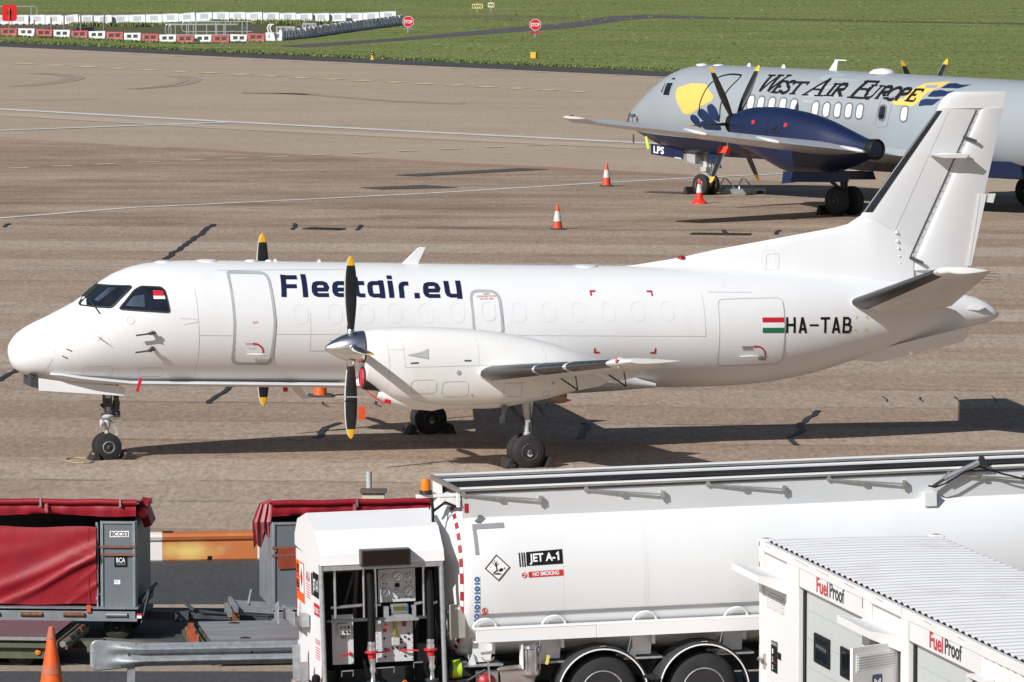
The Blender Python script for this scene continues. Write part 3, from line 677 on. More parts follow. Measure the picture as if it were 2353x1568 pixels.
for z in span(4.42, 6.36, 9):
    le, hg, te = finprof(z); th = lerp(.17, .095, (z - 3) / 3.4); e = hg + (te - hg) * .35; c = e - le; pr = []
    for s in (.105, .07, .045, .02, .006, 0):
        y = 5 * (.2969 * math.sqrt(s) - .126 * s - .3516 * s * s + .2843 * s**3) * th; pr.append((s, y))
    rings.append([Vector((le + s * c - .006, -(y + .006), z)) for s, y in pr] + [Vector((le + s * c - .006, y + .006, z)) for s, y in pr[::-1][1:]])
mb.loft(rings, close=False); mb.build("deicing_boot", boot, fin)
mb = MB(); mb.stroke([(17.50, 3.26), (18.97, 6.37)], .024, fin_face, .012); mb.build("hinge_gap", strut_d, fin)
mb = MB()
for k in range(20):
    t = k / 19; z = 3.5 + 2.8 * t; u = lerp(17.62, 18.93, t); p = fin_face(u, z, .004); mb.add([p, p + Vector((.09, .02, -.012)), p + Vector((.0, -.03, .008))], [(0, 1, 2)])
mb.build("vortex_vanes", white_fin, fin)
mb = MB()
mb.stroke([(16.92, 4.30), (17.3, 4.02)], .008, fin_face, .004); mb.stroke([(17.3, 4.02), (18.4, 6.36)], .008, fin_face, .004); mb.stroke([(16.2, 3.33), (17.45, 3.24)], .008, fin_face, .02)
dfn = lambda u, v, o: Vector((u, -(.10 + .155 * max(0, min(1, (4.15 - v) / .9)) * .75 + o), v))
mb.build("panel_joints", line, fin); mb = MB(); mb.stroke(rrect(14.62, 3.36, 14.88, 3.72, .04), .007, dfn, .012, closed=True); mb.build("access_panel", line, fin)
mb = MB(); mb.tube([(18.05, -.11, 5.50), (18.22, -.16, 5.50), (18.62, -.16, 5.49), (18.8, -.10, 5.49)], [.02, .05, .05, .02], 8); mb.prism([(17.98, 5.52), (18.22, 5.46), (18.68, 5.455), (18.74, 5.53)], lambda u, v, w: (u, -.08 - .22 * w, v)); mb.build("fin_fence", white_fin, fin)
for z, u in ((3.52, 17.62), (5.83, 18.70)):
    p = fin_face(u, z, 0); mb = MB(); mb.bar(p + Vector((0, -.01, .02)), p + Vector((.25, -.09, -.10 if z < 4 else -.07)), .04, .06); mb.build("rudder_hinge", strut_d, rud)
mb = MB()
for z in (4.0, 3.83, 3.70, 3.55, 3.42):
    p = fin_face(17.42 - (z - 3.4) * .12, z, .0); mb.add([p + Vector((-.07, 0, 0)), p + Vector((.07, 0, -.01)), p + Vector((0, 0, .07)), p + Vector((0, -.05, .01))], [(0, 1, 3), (1, 2, 3), (2, 0, 3)])
mb.build("hinge_blisters", white_fin, fin)
tab = MB(); tab.prism([(18.78, 3.35), (19.02, 4.75), (19.19, 4.74), (18.88, 3.35)], lambda u, v, w: (u, -.028 - .01 * w, v)); tab.build("trim_tab", white_fin, rud)
tab = MB(); tab.prism([(19.16, 4.74), (19.38, 4.74), (19.33, 4.56), (19.14, 4.58)], lambda u, v, w: (u, (w - .5) * .03, v)); tab.stroke([(18.84, 3.4), (19.05, 4.72)], .016, lambda u, v, o: Vector((u, -.044, v)), 0); tab.build("balance_tab", white_fin, rud)
# tailplane
for sd in (-1, 1):
    mb = MB(); rings = []; bo = MB(); br = []
    def tp(t):
        return Vector((lerp(16.18, 16.66, t), sd * lerp(.42, 4.6, t), lerp(2.66, 3.60, t))), Vector((lerp(18.35, 17.72, t), sd * lerp(.42, 4.6, t), lerp(2.60, 3.575, t))), lerp(.30, .17, t)
    for t in span(0, 1, 9):
        le, te, th = tp(t); rings.append(airfoil(le, te, (0, -sd * th * .22, th)))
    le, te, th = tp(1.0); rings.append([p.lerp((le + te) / 2, .25) + Vector((.05, sd * .07, .015)) for p in rings[-1]])
    mb.loft(rings); tpl = mb.build("tailplane", wing_under, saab)
    for t in span(.09, .96, 6):
        le, te, th = tp(t); c = te - le; pr = [(.09, 1), (.06, 1), (.025, 1), (.006, 1), (0, 1), (.006, -1), (.025, -1), (.06, -1), (.10, -1), (.15, -1)]
        br.append([le + c * s + Vector((0, 0, sg_ * (5 * (.2969 * math.sqrt(s) - .126 * s - .3516 * s * s + .2843 * s**3) * th + .007))) + Vector((-.007, -sg_ * sd * th * .22 * 5 * (.2969 * math.sqrt(s) - .126 * s - .3516 * s * s), 0)) for s, sg_ in pr])
    bo.loft(br, close=False); bo.build("deicing_boot", boot, tpl)
    hg = MB(); a0_, b0_, th0 = tp(.12); a1_, b1_, th1 = tp(.97)
    hg.bar(a0_.lerp(b0_, .70) + Vector((0, 0, -.072)), a1_.lerp(b1_, .70) + Vector((0, 0, -.036)), .014, .006); hg.build("hinge_gap", strut_d, tpl)
    fg = MB(); rr = []
    for x, r_ in ((15.85, .02), (16.1, .08), (16.4, .14), (17.2, .16), (18.0, .13), (18.5, .03)): rr.append([(x, sd * (.44 - (x - 16) * .09 + r_ * math.cos(q) * .7), 2.66 - (x - 16) * .015 + r_ * math.sin(q)) for q in span(0, 2 * math.pi, 13)[:-1]])
    fg.loft(rr); fg.build("root_fairing", white, tpl)
    dw = MB()
    for k in range(4):
        le, te, th = tp(.7 + .08 * k); dw.tube([te, te + Vector((.2, 0, -.01))], .004, 5)
    dw.build("static_wicks", dark, tpl)
mb = MB(); mb.prism([(18.65, 2.52), (18.9, 2.60), (19.1, 2.56), (18.95, 2.5)], lambda u, v, w: (u, -.30 + w * .12, v)); mb.build("tailcone_vane", white, saab)
# wings
def sw(y):          # wing leading and trailing edge at span y
    t = (y - 1.1) / (10.72 - 1.1)
    return lerp(7.72, 8.86, t), lerp(10.5, 9.93, t), lerp(1.50, 2.575, t), lerp(.42, .15, t)
for sd in (-1, 1):
    mb = MB(); rings = []
    for y in span(.6, 10.5, 14):
        l, t_, z, th = sw(y); rings.append(airfoil((l, sd * y, z), (t_, sd * y, z - .01), (0, -sd * th * .1, th)))
    l, t_, z, th = sw(10.72); rings.append(airfoil((l + .18, sd * 10.72, z + .01), (t_ + .02, sd * 10.72, z), (0, 0, th * .55)))
    mb.loft(rings); wing = mb.build("wing", wing_under, saab)
    for y0, y1 in ((4.02, 6.55), (6.68, 8.02), (8.2, 10.05)):
        b = MB(); br = []
        for y in span(y0, y1, 5):
            l, t_, z, th = sw(y); pr = []
            for s, q in ((.10, 1), (.06, 1), (.03, 1), (.01, 1), (.002, 1), (.002, -1), (.01, -1), (.03, -1), (.06, -1), (.10, -1)):
                yy = 5 * (.2969 * math.sqrt(s) - .126 * s - .3516 * s * s) * th; pr.append(Vector((l + s * (t_ - l) - .007, sd * y, z + q * (yy + .007))))
            br.append(pr)
        b.loft(br, close=False); b.build("deicing_boot", boot, wing)
    l, t_, z, th = sw(10.45); lp = MB(); lp.lathe((l + .10, sd * 10.42, z + .0), (-1, sd * .2, .1), [(-.04, .10), (.02, .09), (.045, .05), (.05, .01)], 14); lo_ = lp.build("landing_lamp", mat("lamp_glass", (.55, .55, .56), .1), wing)
    [MB().lathe((l + .08 + k * .05, sd * (10.50 - k * .16), z + .02), (-1, sd * .3, .2), [(0, .035), (.07, .03), (.085, .01)], 10).build("bulb", red, lo_) for k in (0, 1)]
    for y in (5.3, 7.6):
        l, t_, z, th = sw(y); f = MB()
        f.prism([(l + 1.0, z - .12), (l + 1.28, z - .33), (l + 1.36, z - .36), (l + 1.75, z - .30), (l + 2.15, z - .08), (l + 1.9, z - .02)] if y < 6 else [(l + .7, z - .08), (l + 1.05, z - .26), (l + 1.12, z - .28), (l + 1.5, z - .20), (l + 1.75, z - .05), (l + 1.5, z - .02)], lambda u, v, w, y=y: (u, sd * (y + (w - .5) * .18), v)); fo = f.build("flap_fairing", wing_under, wing, bevel=.03)
        e = MB(); e.stroke([(l + 1.0, z - .14), (l + 1.32, z - .355)], .025, lambda u, v, o, y=y: Vector((u, sd * (y + .094), v)), 0); e.stroke([(l + 1.32, z - .355), (l + 1.28, z - .1)], .02, lambda u, v, o, y=y: Vector((u, sd * (y + .095), v)), 0); e.build("rubber_seal", dark, fo)
    fl_ = MB(); 
    for y0, y1 in ((3.95, 7.5), (7.6, 10.2)):
        rr = []
        for y in span(y0, y1, 4):
            l, t_, z, th = sw(y); rr.append(airfoil((l + (t_ - l) * .76, sd * y, z - .045), (t_ + .10, sd * y, z - .075), (0, 0, .045), 6))
        fl_.loft(rr)
    fl_.build("flaps", wing_under, wing)
# nacelles, propellers
nacz = Hull([(6.02, 2.60), (6.3, 2.645), (6.8, 2.66), (7.4, 2.64), (8.0, 2.60), (8.61, 2.52), (9.44, 2.345), (10.1, 2.13), (10.42, 2.0)], [(6.02, 1.66), (6.3, 1.50), (6.6, 1.31), (7.0, 1.19), (7.8, 1.125), (8.4, 1.12), (9.03, 1.20), (9.8, 1.345), (10.2, 1.48), (10.42, 1.9)], [(6.02, .40), (6.3, .47), (6.8, .53), (8.4, .55), (9.4, .48), (10.1, .30), (10.42, .05)], 2.3)
for sd in (-1, 1):
    yc = 3.355 * sd; T = Matrix.Translation((0, yc, 0)); T2 = Matrix.Translation((0 if sd < 0 else -.22, yc, 0)); gx = 0 if sd < 0 else -.22
    mb = MB(T); mb.loft([nacz.ring(x, 44) for x in span(6.02, 10.42, 30)]); nac = mb.build("engine_nacelle", nac_white, saab)
    N = lambda u, v, o: nacz.pt(u, v, o, sd if sd < 0 else 1) + Vector((0, yc, 0))
    j = MB()
    for pts in ([(6.35, 2.60), (6.40, 2.0), (6.38, 1.5)], [(6.6, 2.63), (6.66, 2.3), (6.68, 1.96)], [(6.68, 1.96), (8.9, 1.97), (9.6, 1.92)], [(8.02, 2.57), (8.07, 2.3), (8.07, 1.98)], [(9.30, 2.35), (9.36, 2.1), (9.36, 1.97)], [(6.4, 2.28), (6.68, 2.28)], [(7.85, 1.22), (9.2, 1.26)], [(6.55, 1.42), (7.4, 1.24), (7.9, 1.22)]): j.stroke(pts, .008, N, .004)
    for q in (rrect(6.80, 1.47, 7.27, 1.72, .08), rrect(7.38, 1.40, 7.87, 1.68, .08), [(8.55, 1.62), (8.9, 1.62), (8.9, 1.37), (8.55, 1.37)], rrect(9.33, 1.35, 9.45, 1.45, .03)): j.stroke(q, .010, N, .004, closed=True)
    for i in range(16): j.patch([(7.4 + .47 * (i % 8) / 7.5, (1.42, 1.66)[i // 8]), (7.41 + .47 * (i % 8) / 7.5, (1.42, 1.66)[i // 8]), (7.41 + .47 * (i % 8) / 7.5, (1.43, 1.67)[i // 8])], N, .005)
    j.build("panel_joints", line, nac)
    j = MB(); j.patch([(6.72, 2.18), (7.02, 2.24), (7.12, 2.29), (7.12, 2.10)], N, .008); j.lathe(N(7.68, 1.845, .0), (0, sd, 0), [(0, .045), (.012, .04), (.013, .01)], 14)
    j.lathe(N(7.93, 1.44, .0), (0, sd, 0), [(0, .022), (.008, .02)], 10); j.lathe(N(9.5, 1.6, .0), (0, sd, 0), [(0, .03), (.008, .03)], 10); j.build("vents", seal, nac)
    j = MB(); j.patch([(6.78, 2.045), (6.93, 2.05), (6.93, 2.025), (6.78, 2.02)], N, .006); j.patch([(7.79, 2.07), (7.92, 2.07), (7.92, 2.045), (7.79, 2.045)], N, .006)
    j.build("placards", mat("placard_brown", (.12, .05, .04), .5), nac)
    k = MB(T); k.loft([[(x, .17 * s_ * math.cos(q), z + .16 * s_ * math.sin(q)) for q in span(0, 2 * math.pi, 15)[:-1]] for x, z, s_ in ((6.28, 1.44, .5), (6.4, 1.41, .8), (6.8, 1.31, 1.0), (7.3, 1.24, .9), (7.7, 1.22, .3))]); k.build("oil_cooler_duct", nac_white, nac)
    k = MB(T); k.loft([[(x, r_ * 1.0 * math.cos(q), 1.74 + r_ * math.sin(q) - (x - 5.98) * .1) for q in span(0, 2 * math.pi, 21)[:-1]] for x, r_ in ((6.14, .05), (6.0, .16), (5.985, .19), (6.0, .215), (6.12, .22), (6.5, .22))]); k.build("air_intake", dark, nac)
    k = MB(T); k.loft([[(x, r_ * 1.0 * math.cos(q), 1.74 + r_ * math.sin(q)) for q in span(0, 2 * math.pi, 21)[:-1]] for x, r_ in ((5.955, .02), (5.96, .15), (6.0, .175))]); k.tube([(6.0, -.2 * -sd * -1, 1.62), (6.1, .2 * sd, 1.45), (6.32, .24 * sd, 1.28), (6.42, .2 * sd, 1.36)], .012, 6); k.bar((6.36, .22 * sd, 1.32), (6.48, .2 * sd, 1.30), .05, .07); k.build("intake_plug", redtag, nac)
    k = MB(T); k.lathe((9.55, 0, 1.36), (1, 0, -.12), [(0, .16), (.2, .16), (.30, .14), (.28, .1)], 20); k.build("exhaust", mat("exhaust_steel", (.3, .22, .17), .5, .6), nac)
    k = MB(T); k.prism([(9.74, 1.24), (9.86, 1.27), (9.95, 1.24), (9.82, 1.20)], lambda u, v, w: (u, (w - .5) * .16, v)); k.build("exhaust_plug", redtag, nac)
    # propeller
    hub = Vector((5.78 if sd < 0 else 5.58, yc, 2.30)); axs = Vector((1, 0, .028))
    s = MB(); s.lathe((5.28, yc, 2.295), axs, [(0, .004), (.015, .03), (.06, .07), (.16, .135), (.30, .205), (.45, .26), (.58, .285), (.72, .29), (.725, .25), (.78, .24)], 40); sp_ = s.build("propeller_spinner", chrome, nac, angle=60)
    s = MB(); s.lathe((5.985, yc, 2.31), axs, [(0, .293), (.04, .293)], 40); s.build("spinner_band", strut_d, sp_)
    for q in range(4):
        ang = R(90 * q + (0 if sd < 0 else 0.6)); b = prop_blade(.20, 1.68, [(0, .10), (.12, .145), (.3, .20), (.5, .235), (.7, .225), (.86, .175), (.95, .12), (.985, .07), (1, .02)], "propeller_blade", nac, hub, ang, sd, tipy, twist=6)
        rd = Vector((0, math.sin(ang), math.cos(ang))); c = MB(); c.lathe(hub + rd * .24, rd, [(0, .085), (.06, .08), (.1, .06)], 14); c.build("blade_cuff", chrome, b)
    k = MB(); k.box(5.9, yc + .1 * sd, .98, 6.02, yc + .12 * sd, 1.22); k.tube([(5.96, yc + .11 * sd, 1.22), (5.95, yc + .11 * sd, 1.62)], .004, 5); k.build("propeller_tag", orange_tag, nac)
    k = MB(); k.tube([(5.5, yc + .06 * sd, 1.40), (5.8, yc + .14 * sd, 1.40), (6.1, yc + .1 * sd, 1.38)], .01, 6); k.build("propeller_strap", strut_m, nac)
    # main gear
    g = MB(T2); g.tube([(9.10, 0, 1.4), (9.12, 0, .95)], [.09, .075], 14); g.tube([(9.12, 0, 1.0), (9.11, 0, .5), (9.1, 0, .27)], [.055, .055, .06], 14); g.tube([(9.1, -.3, .28), (9.1, .3, .28)], .05, 12)
    g.lathe((9.115, 0, .56), (0, 0, 1), [(0, .07), (.09, .075), (.11, .06)], 14); g.prism([(9.0, 1.4), (9.25, 1.4), (9.17, .85), (9.08, .85)], lambda u, v, w: (u, (w - .5) * .12, v)); leg = g.build("main_gear_leg", strut_m, saab)
    g = MB(T2); g.bar((8.72, 0, 1.25), (9.08, 0, .8), .05, .06); g.bar((8.80, .1, 1.22), (9.06, .1, .86), .03, .04); g.bar((9.2, 0, 1.3), (9.44, .12 * sd, .92), .08, .03); g.bar((9.2, .1, 1.3), (9.46, .2 * sd, .9), .03, .05); g.bar((8.62, .1 * sd, 1.2), (8.60, .16 * sd, .86), .02, .09); g.bar((9.16, .0, .75), (9.22, 0, .5), .05, .04); g.bar((9.22, 0, .5), (9.14, 0, .36), .05, .04); g.tube([(9.15, -.06, 1.2), (9.2, -.06, .4)], .012, 6); g.bar((8.95, .05, 1.0), (9.2, .05, .8), .03, .03); g.build("brace", strut_d, leg)
    for dy in (-.19, .19): wheel(leg, "wheel", (9.1 + gx, yc + dy, .315), .315, .20, .16, bright=False)
    g = MB(T2); g.box(9.5, -.0, 1.12, 9.52, .06, 1.2); g.build("gear_lamp", strut_d, leg)
    gd = MB(T2); gd.prism([(8.55, 1.20), (8.66, 1.2), (8.60, .88), (8.54, .86)], lambda u, v, w: (u, .32 * sd + w * .02, v)); gd.build("gear_door", strut_d, saab)
# nose gear
g = MB(); g.tube([(1.90, 0, 1.45), (1.88, 0, .92)], [.085, .08], 14); g.tube([(1.88, 0, .95), (1.87, 0, .62)], .06, 14); g.tube([(1.87, 0, .70), (1.86, 0, .25)], .042, 12); g.lathe((1.88, 0, .80), (0, 0, 1), [(0, .13), (.03, .14), (.06, .12), (.08, .07)], 18); g.tube([(1.86, -.16, .25), (1.86, .16, .25)], .035, 10)
g.bar((1.94, 0, .74), (2.06, 0, .52), .05, .03); g.bar((2.06, 0, .52), (2.0, 0, .33), .05, .03); nleg = g.build("nose_gear_leg", strut_m, saab)
g = MB(); g.bar((2.02, -.05, 1.4), (2.05, -.05, .95), .09, .09); g.bar((2.05, .0, 1.1), (2.0, -.1, .86), .12, .08); g.box(1.80, -.1, 1.0, 1.95, .1, 1.16); g.box(2.0, -.12, .80, 2.1, -.02, .92); g.tube([(1.78, -.05, 1.3), (1.84, -.05, .9)], .02, 6); g.bar((1.75, 0, 1.05), (1.88, 0, .92), .04, .05); g.build("steering_actuator", strut_d, nleg)
g = MB(); g.lathe((1.76, -.06, .70), (-1, 0, 0), [(-.05, .03), (0, .07), (.03, .072), (.035, .06)], 16); g.build("taxi_lamp", mat("lamp_face", (.7, .7, .7), .15), nleg)
for dy in (-.14, .14): wheel(nleg, "wheel", (1.86, dy, .255), .255, .16, .115)
for sd in (-1, 1):
    g = MB(); g.prism([(.50, 1.60), (.50, 1.37), (2.10, 1.235), (2.12, 1.27), (2.12, 1.38), (2.07, 1.42), (1.95, 1.435), (1.2, 1.49)], lambda u, v, w, sd=sd: (u, sd * (.42 + w * .025 + max(0, 1.5 - v) * .12), v)); g.build("nose_gear_door", white, saab, bevel=.006)
g = MB(); g.prism([(.36, 1.66), (.36, 1.44), (.52, 1.40), (.52, 1.60)], lambda u, v, w: (u, -.40 + w * .8, v)); g.build("gear_bay", strut_d, saab)
g = MB(); g.bar((2.33, -1.0, 1.62), (2.25, -1.0, 1.36), .012, .06); g.build("streamer", redtag, saab)
g = MB(); g.bar((2.30, 1.0, 1.5), (2.26, 1.0, 1.30), .012, .05); g.bar((5.2, -.4, 1.36), (5.2, -.4, 1.24), .012, .09); g.build("streamer", redtag, saab)

# ================================================================== the grey freight aircraft behind
PF = Frame((13.29, 190.65, 0), -48.5)
atp = thing("freight_aircraft", "pale grey and navy propeller aircraft with yellow emblems, parked beyond the white aircraft's fin", "aircraft", PF.o, PF.rot)
grey_p = mat("grey_paint", (.300, .335, .362), .45, var=.03, scale=.8, dirt=(.30, .31, .31), dirt_amt=.35, dirt_scale=.6, coat=.1)
navy_p = mat("navy_paint", (.006, .014, .054), .4, var=.12, scale=.8, coat=.25)
blue_p = mat("steel_blue_paint", (.030, .065, .13), .4, var=.08, scale=1)
patchg = mat("grey_repair_paint", (.36, .375, .385), .5, var=.05)
yel_p = mat("yellow_paint", (.80, .50, .12), .5, var=.03)
blue_l = mat("emblem_blue", (.010, .027, .080), .55, spec=.3)
ph = Hull([(-14.06, 2.42), (-14.03, 2.55), (-13.9, 2.70), (-13.49, 2.96), (-12.65, 3.54), (-12.2, 3.80), (-11.81, 3.99), (-11.4, 4.12), (-10.98, 4.20), (-10.15, 4.255), (-8.9, 4.262), (0, 4.20), (6, 4.12), (9, 4.0), (12.2, 3.6)],
          [(-14.06, 2.38), (-14.03, 2.26), (-13.9, 2.12), (-13.5, 1.90), (-13.06, 1.74), (-12.64, 1.60), (-11.8, 1.40), (-10.5, 1.30), (-8, 1.28), (4, 1.25), (6, 1.35), (9, 2.1), (12.2, 3.2)],
          [(-14.06, .03), (-14.03, .17), (-13.9, .32), (-13.49, .58), (-12.65, .90), (-11.8, 1.14), (-11, 1.28), (-10, 1.34), (-8, 1.36), (5, 1.36), (8, 1.1), (12.2, .25)])
def paint_split(zf, navy_i=1):
    def sp(bm):
        bmesh.ops.bisect_plane(bm, geom=bm.verts[:] + bm.edges[:] + bm.faces[:], plane_co=(-4, 0, 1.78), plane_no=Vector((.022, 0, 1)).normalized(), dist=1e-4)
        for f in bm.faces:
            c = f.calc_center_median()
            if c.z < 1.78 - .022 * (c.x + 4): f.material_index = navy_i
    return sp
pxs = [-14.06, -14.05, -14.03, -13.97, -13.9, -13.7] + span(-13.5, -10.2, 14) + span(-9.6, 12.2, 34)
ph.mesh(pxs, 72).build("fuselage", [grey_p, navy_p], atp, angle=60, split=paint_split(1.8))
A = ph.fn()
def AP(off=1.3): return lambda p: PF.uv(p[0], p[1], -off)
za = zoomer(3000, 150, 2.0903); zb_ = zoomer(2200, 150, 2.0911)
def A1(x, y, off=1.27): return AP(off)(za(x, y))
def A2(x, y, off=1.2): return AP(off)(zb_(x, y))
# emblem on the nose: yellow leaf and dark petals, and on the rear: yellow sail and blue waves
mb = MB(); mb.patch(smooth_poly([A2(*p) for p in [(1045, 425), (1160, 385), (1285, 392), (1340, 455), (1388, 500), (1370, 535), (1290, 575), (1210, 640), (1150, 645), (1110, 590), (1060, 500)]], .12), A, .006, 0, .2); mb.build("nose_emblem", yel_p, atp)
mb = MB()
for q in ([(1200, 655), (1225, 640), (1262, 660), (1280, 700), (1285, 760), (1240, 740), (1200, 690)], [(1265, 610), (1300, 592), (1340, 620), (1400, 690), (1450, 740), (1450, 775), (1390, 778), (1300, 690), (1262, 650)], [(1340, 570), (1380, 552), (1420, 590), (1445, 650), (1450, 712), (1400, 690), (1350, 630)], [(1285, 700), (1330, 700), (1390, 775), (1310, 770), (1280, 740)]): mb.patch(smooth_poly([A2(*p) for p in q], .08), A, .009, 0, .2)
mb.build("nose_petals", blue_l, atp)
mb = MB(); mb.patch(smooth_poly([A1(*p) for p in [(1185, 520), (1260, 515), (1310, 430), (1360, 390), (1550, 374), (1510, 420), (1430, 470), (1400, 540), (1360, 578), (1270, 568), (1180, 562)]], .05), A, .006, 0, .2); mb.build("yellow_sail", yel_p, atp)
mb = MB()
for q in ([(1520, 430), (1545, 392), (1600, 388), (1660, 402), (1738, 400), (1660, 432), (1600, 428)], [(1450, 498), (1470, 452), (1530, 442), (1590, 455), (1648, 450), (1590, 495), (1520, 500)], [(1405, 578), (1410, 525), (1450, 515), (1510, 518), (1572, 515), (1520, 570), (1460, 570)]): mb.patch(smooth_poly([A1(*p) for p in q], .06), A, .007, 0, .2)
mb.build("blue_waves", blue_l, atp)
# company lettering in slanting serif capitals
L_ = MB(); kk = [0]
def ls(pts, w):
    kk[0] += 1; L_.stroke([A1(*p) for p in pts], w, A, .012 + .0004 * (kk[0] % 7), seg=.12)
TH, TN = .115, .066
def stem(x0, y0, x1, y1, w=TH, sf=1, top=True, bot=True, s=26):
    ls([(x0, y0), (x1, y1)], w)
    if top: ls([(x0 - s, y0 + 3), (x0 + s, y0 + 4)], .045)
    if bot: ls([(x1 - s, y1 - 3), (x1 + s, y1 - 2)], .045)
def e_(x, y, h, w, sl):
    stem(x + sl, y, x, y + h, s=18); ls([(x + sl, y + 3), (x + sl + w, y + 6)], TN); ls([(x + sl + w, y + 4), (x + sl + w - 7, y + h * .25)], TN)
    ls([(x + sl * .5, y + h * .48), (x + sl * .5 + w * .6, y + h * .5)], TN); ls([(x + sl * .5 + w * .6, y + h * .38), (x + sl * .5 + w * .55, y + h * .62)], TN * .8)
    ls([(x, y + h - 3), (x + w * .95, y + h + 1)], TN); ls([(x + w * .95, y + h + 2), (x + w * 1.1, y + h * .75)], TN)
def r_(x, y, h, leg=True):
    stem(x + 32, y, x, y + h, s=16); ls([(x + 32, y + 4)] + [(x + 62 + 22 * math.sin(R(a)), y + h * .25 - h * .22 * math.cos(R(a))) for a in range(0, 181, 30)] + [(x + 18, y + h * .5)], TN * 1.5)
    if leg: ls([(x + 38, y + h * .5), (x + 72, y + h)], TH); ls([(x + 60, y + h - 1), (x + 88, y + h)], .045)
ls([(84, 322), (64, 455)], TH); ls([(64, 455), (150, 322)], TN); ls([(152, 322), (132, 455)], TH); ls([(132, 455), (222, 326)], TN)
for a, b in ((52, 112), (128, 178), (198, 240)): ls([(a, 322), (b, 325)], .045)
e_(172, 368, 95, 48, 34)
ls([(322, 372), (314, 396)], TN * .8); ls([(318, 385), (298, 372), (276, 374), (262, 390), (272, 408), (292, 424), (296, 442), (284, 460), (262, 468), (242, 460), (234, 448)], .095); ls([(240, 440), (232, 466)], TN * .8)
stem(372, 380, 338, 475, top=False); ls([(312, 380), (430, 382)], TN); ls([(312, 378), (305, 402)], TN * .8); ls([(430, 378), (420, 404)], TN * .8)
ls([(436, 482), (578, 350)], TN); ls([(574, 350), (560, 488)], TH * 1.15); ls([(482, 436), (566, 440)], TN * .8); ls([(420, 481), (474, 483)], .045); ls([(522, 487), (598, 490)], .045)
stem(660, 390, 626, 490); r_(668, 392, 100)
x, y = 828, 370; stem(892, y, x, 505, w=TH * 1.15, s=30); ls([(892, 373), (985, 378)], TN); ls([(985, 374), (972, 405)], TN); ls([(860, 434), (940, 438)], TN); ls([(946, 418), (934, 458)], TN * .8); ls([(828, 503), (936, 510)], TN); ls([(934, 511), (958, 470)], TN)
ls([(966, 404), (942, 480), (944, 500), (958, 510), (982, 508)], TH * .9); ls([(982, 508), (1002, 490), (1036, 410)], TN); ls([(944, 404), (994, 407)], .045); ls([(1012, 409), (1056, 412)], .045)
r_(1042, 414, 100)
ls([(1168 + 44 * math.cos(R(a)) + 12 * math.sin(R(a)), 474 - 50 * math.sin(R(a))) for a in range(0, 361, 24)], .095)
r_(1206, 430, 98, leg=False)
e_(1296, 436, 98, 62, 36)
L_.build("company_lettering", black, atp, fix=False)
mb = MB(); mb.patch([A1(*p) for p in [(440, 500), (500, 320), (650, 318), (625, 350), (800, 362), (720, 560), (600, 560), (440, 545)]], A, .004, 0, .25); mb.build("repaint_patch", patchg, atp)
# door outline, windows, cockpit glass
mb = MB(); mb.stroke(smooth_poly([A2(*p, 1.25) for p in [(1268, 640), (1270, 540), (1300, 400), (1345, 330), (1420, 312), (1515, 320), (1518, 350), (1470, 450), (1445, 560), (1442, 690)]], .15) , .045, A, .014); mb.build("door_outline", black, atp)
def awin(cx, cy, m0):
    u, v = A1(cx, cy); w = MB(); q = rrect(u - .155, v - .235, u + .155, v + .235, .13); w.patch(q, A, .010, 0, .2); o = w.build("cabin_window", m0, atp)
    MB().stroke(q, .055, A, .013, closed=True).build("frame", mat("window_rim", (.16, .165, .175), .5) if "window_rim" not in bpy.data.materials else bpy.data.materials["window_rim"], o)
blind = mat("window_blind", (.72, .72, .72), .5)
for cx, cy in ((15, 545), (99, 555), (190, 563), (282, 568), (374, 577), (557, 597), (650, 606), (743, 609), (835, 614), (928, 619), (1300, 640)): awin(cx, cy, blind)
awin(1117, 630, glass)
mb = MB(); 
for q in ([(985, 500), (1000, 380)], [(1350, 520), (1362, 720), (1340, 840)], [(985, 520), (975, 740), (990, 850)]): mb.stroke([A1(*p) for p in q], .016, A, .005)
mb.stroke(smooth_poly([A1(*p) for p in [(1085, 500), (1195, 495), (1165, 745), (1065, 745)]], .1), .016, A, .016, closed=True); mb.build("panel_joints", patchg, atp)
for sd in (-1, 1):
    fn = ph.fn(sd)
    for q in ([(945, 487), (985, 378), (1037, 376), (1000, 492)], [(925, 462), (970, 378), (980, 376), (940, 470)]):
        p = [on_skin(ph, PF, *zb_(x, y)) for x, y in q]; w = MB(); w.patch(p, fn, .008, 0, .1); w = w.build("cockpit_window", glass, atp); MB().stroke(p, .035, fn, .012, closed=True).build("frame", patchg, w)
mb = MB(); mb.patch([on_skin(ph, PF, *zb_(*p)) for p in [(1015, 352), (1030, 340), (1050, 340), (1045, 354)]], A, .008); mb.build("eyebrow_window", glass, atp)
mb = MB(); 
for x in (-10.7, -9.9): mb.lathe((x, 0, 4.22), (0, 0, 1), [(0, .2), (.05, .18), (.07, .05)], 14)
for x in (-8.6, -7.0): mb.prism([(x, 4.24), (x + .1, 4.36), (x + .16, 4.36), (x + .2, 4.24)], lambda u, v, w: (u, (w - .5) * .03, v))
mb.prism([(-4.8, 4.23), (-4.5, 4.56), (-4.38, 4.58), (-4.45, 4.22)], lambda u, v, w: (u, (w - .5) * .05, v)); mb.bar((-4.52, 0, 4.57), (-4.0, 0, 4.57), .06, .03)
mb.lathe((-2.4, 0, 4.19), (0, 0, 1), [(0, .42), (.06, .40), (.14, .28), (.18, .02)], 18); mb.build("roof_fittings", white, atp)
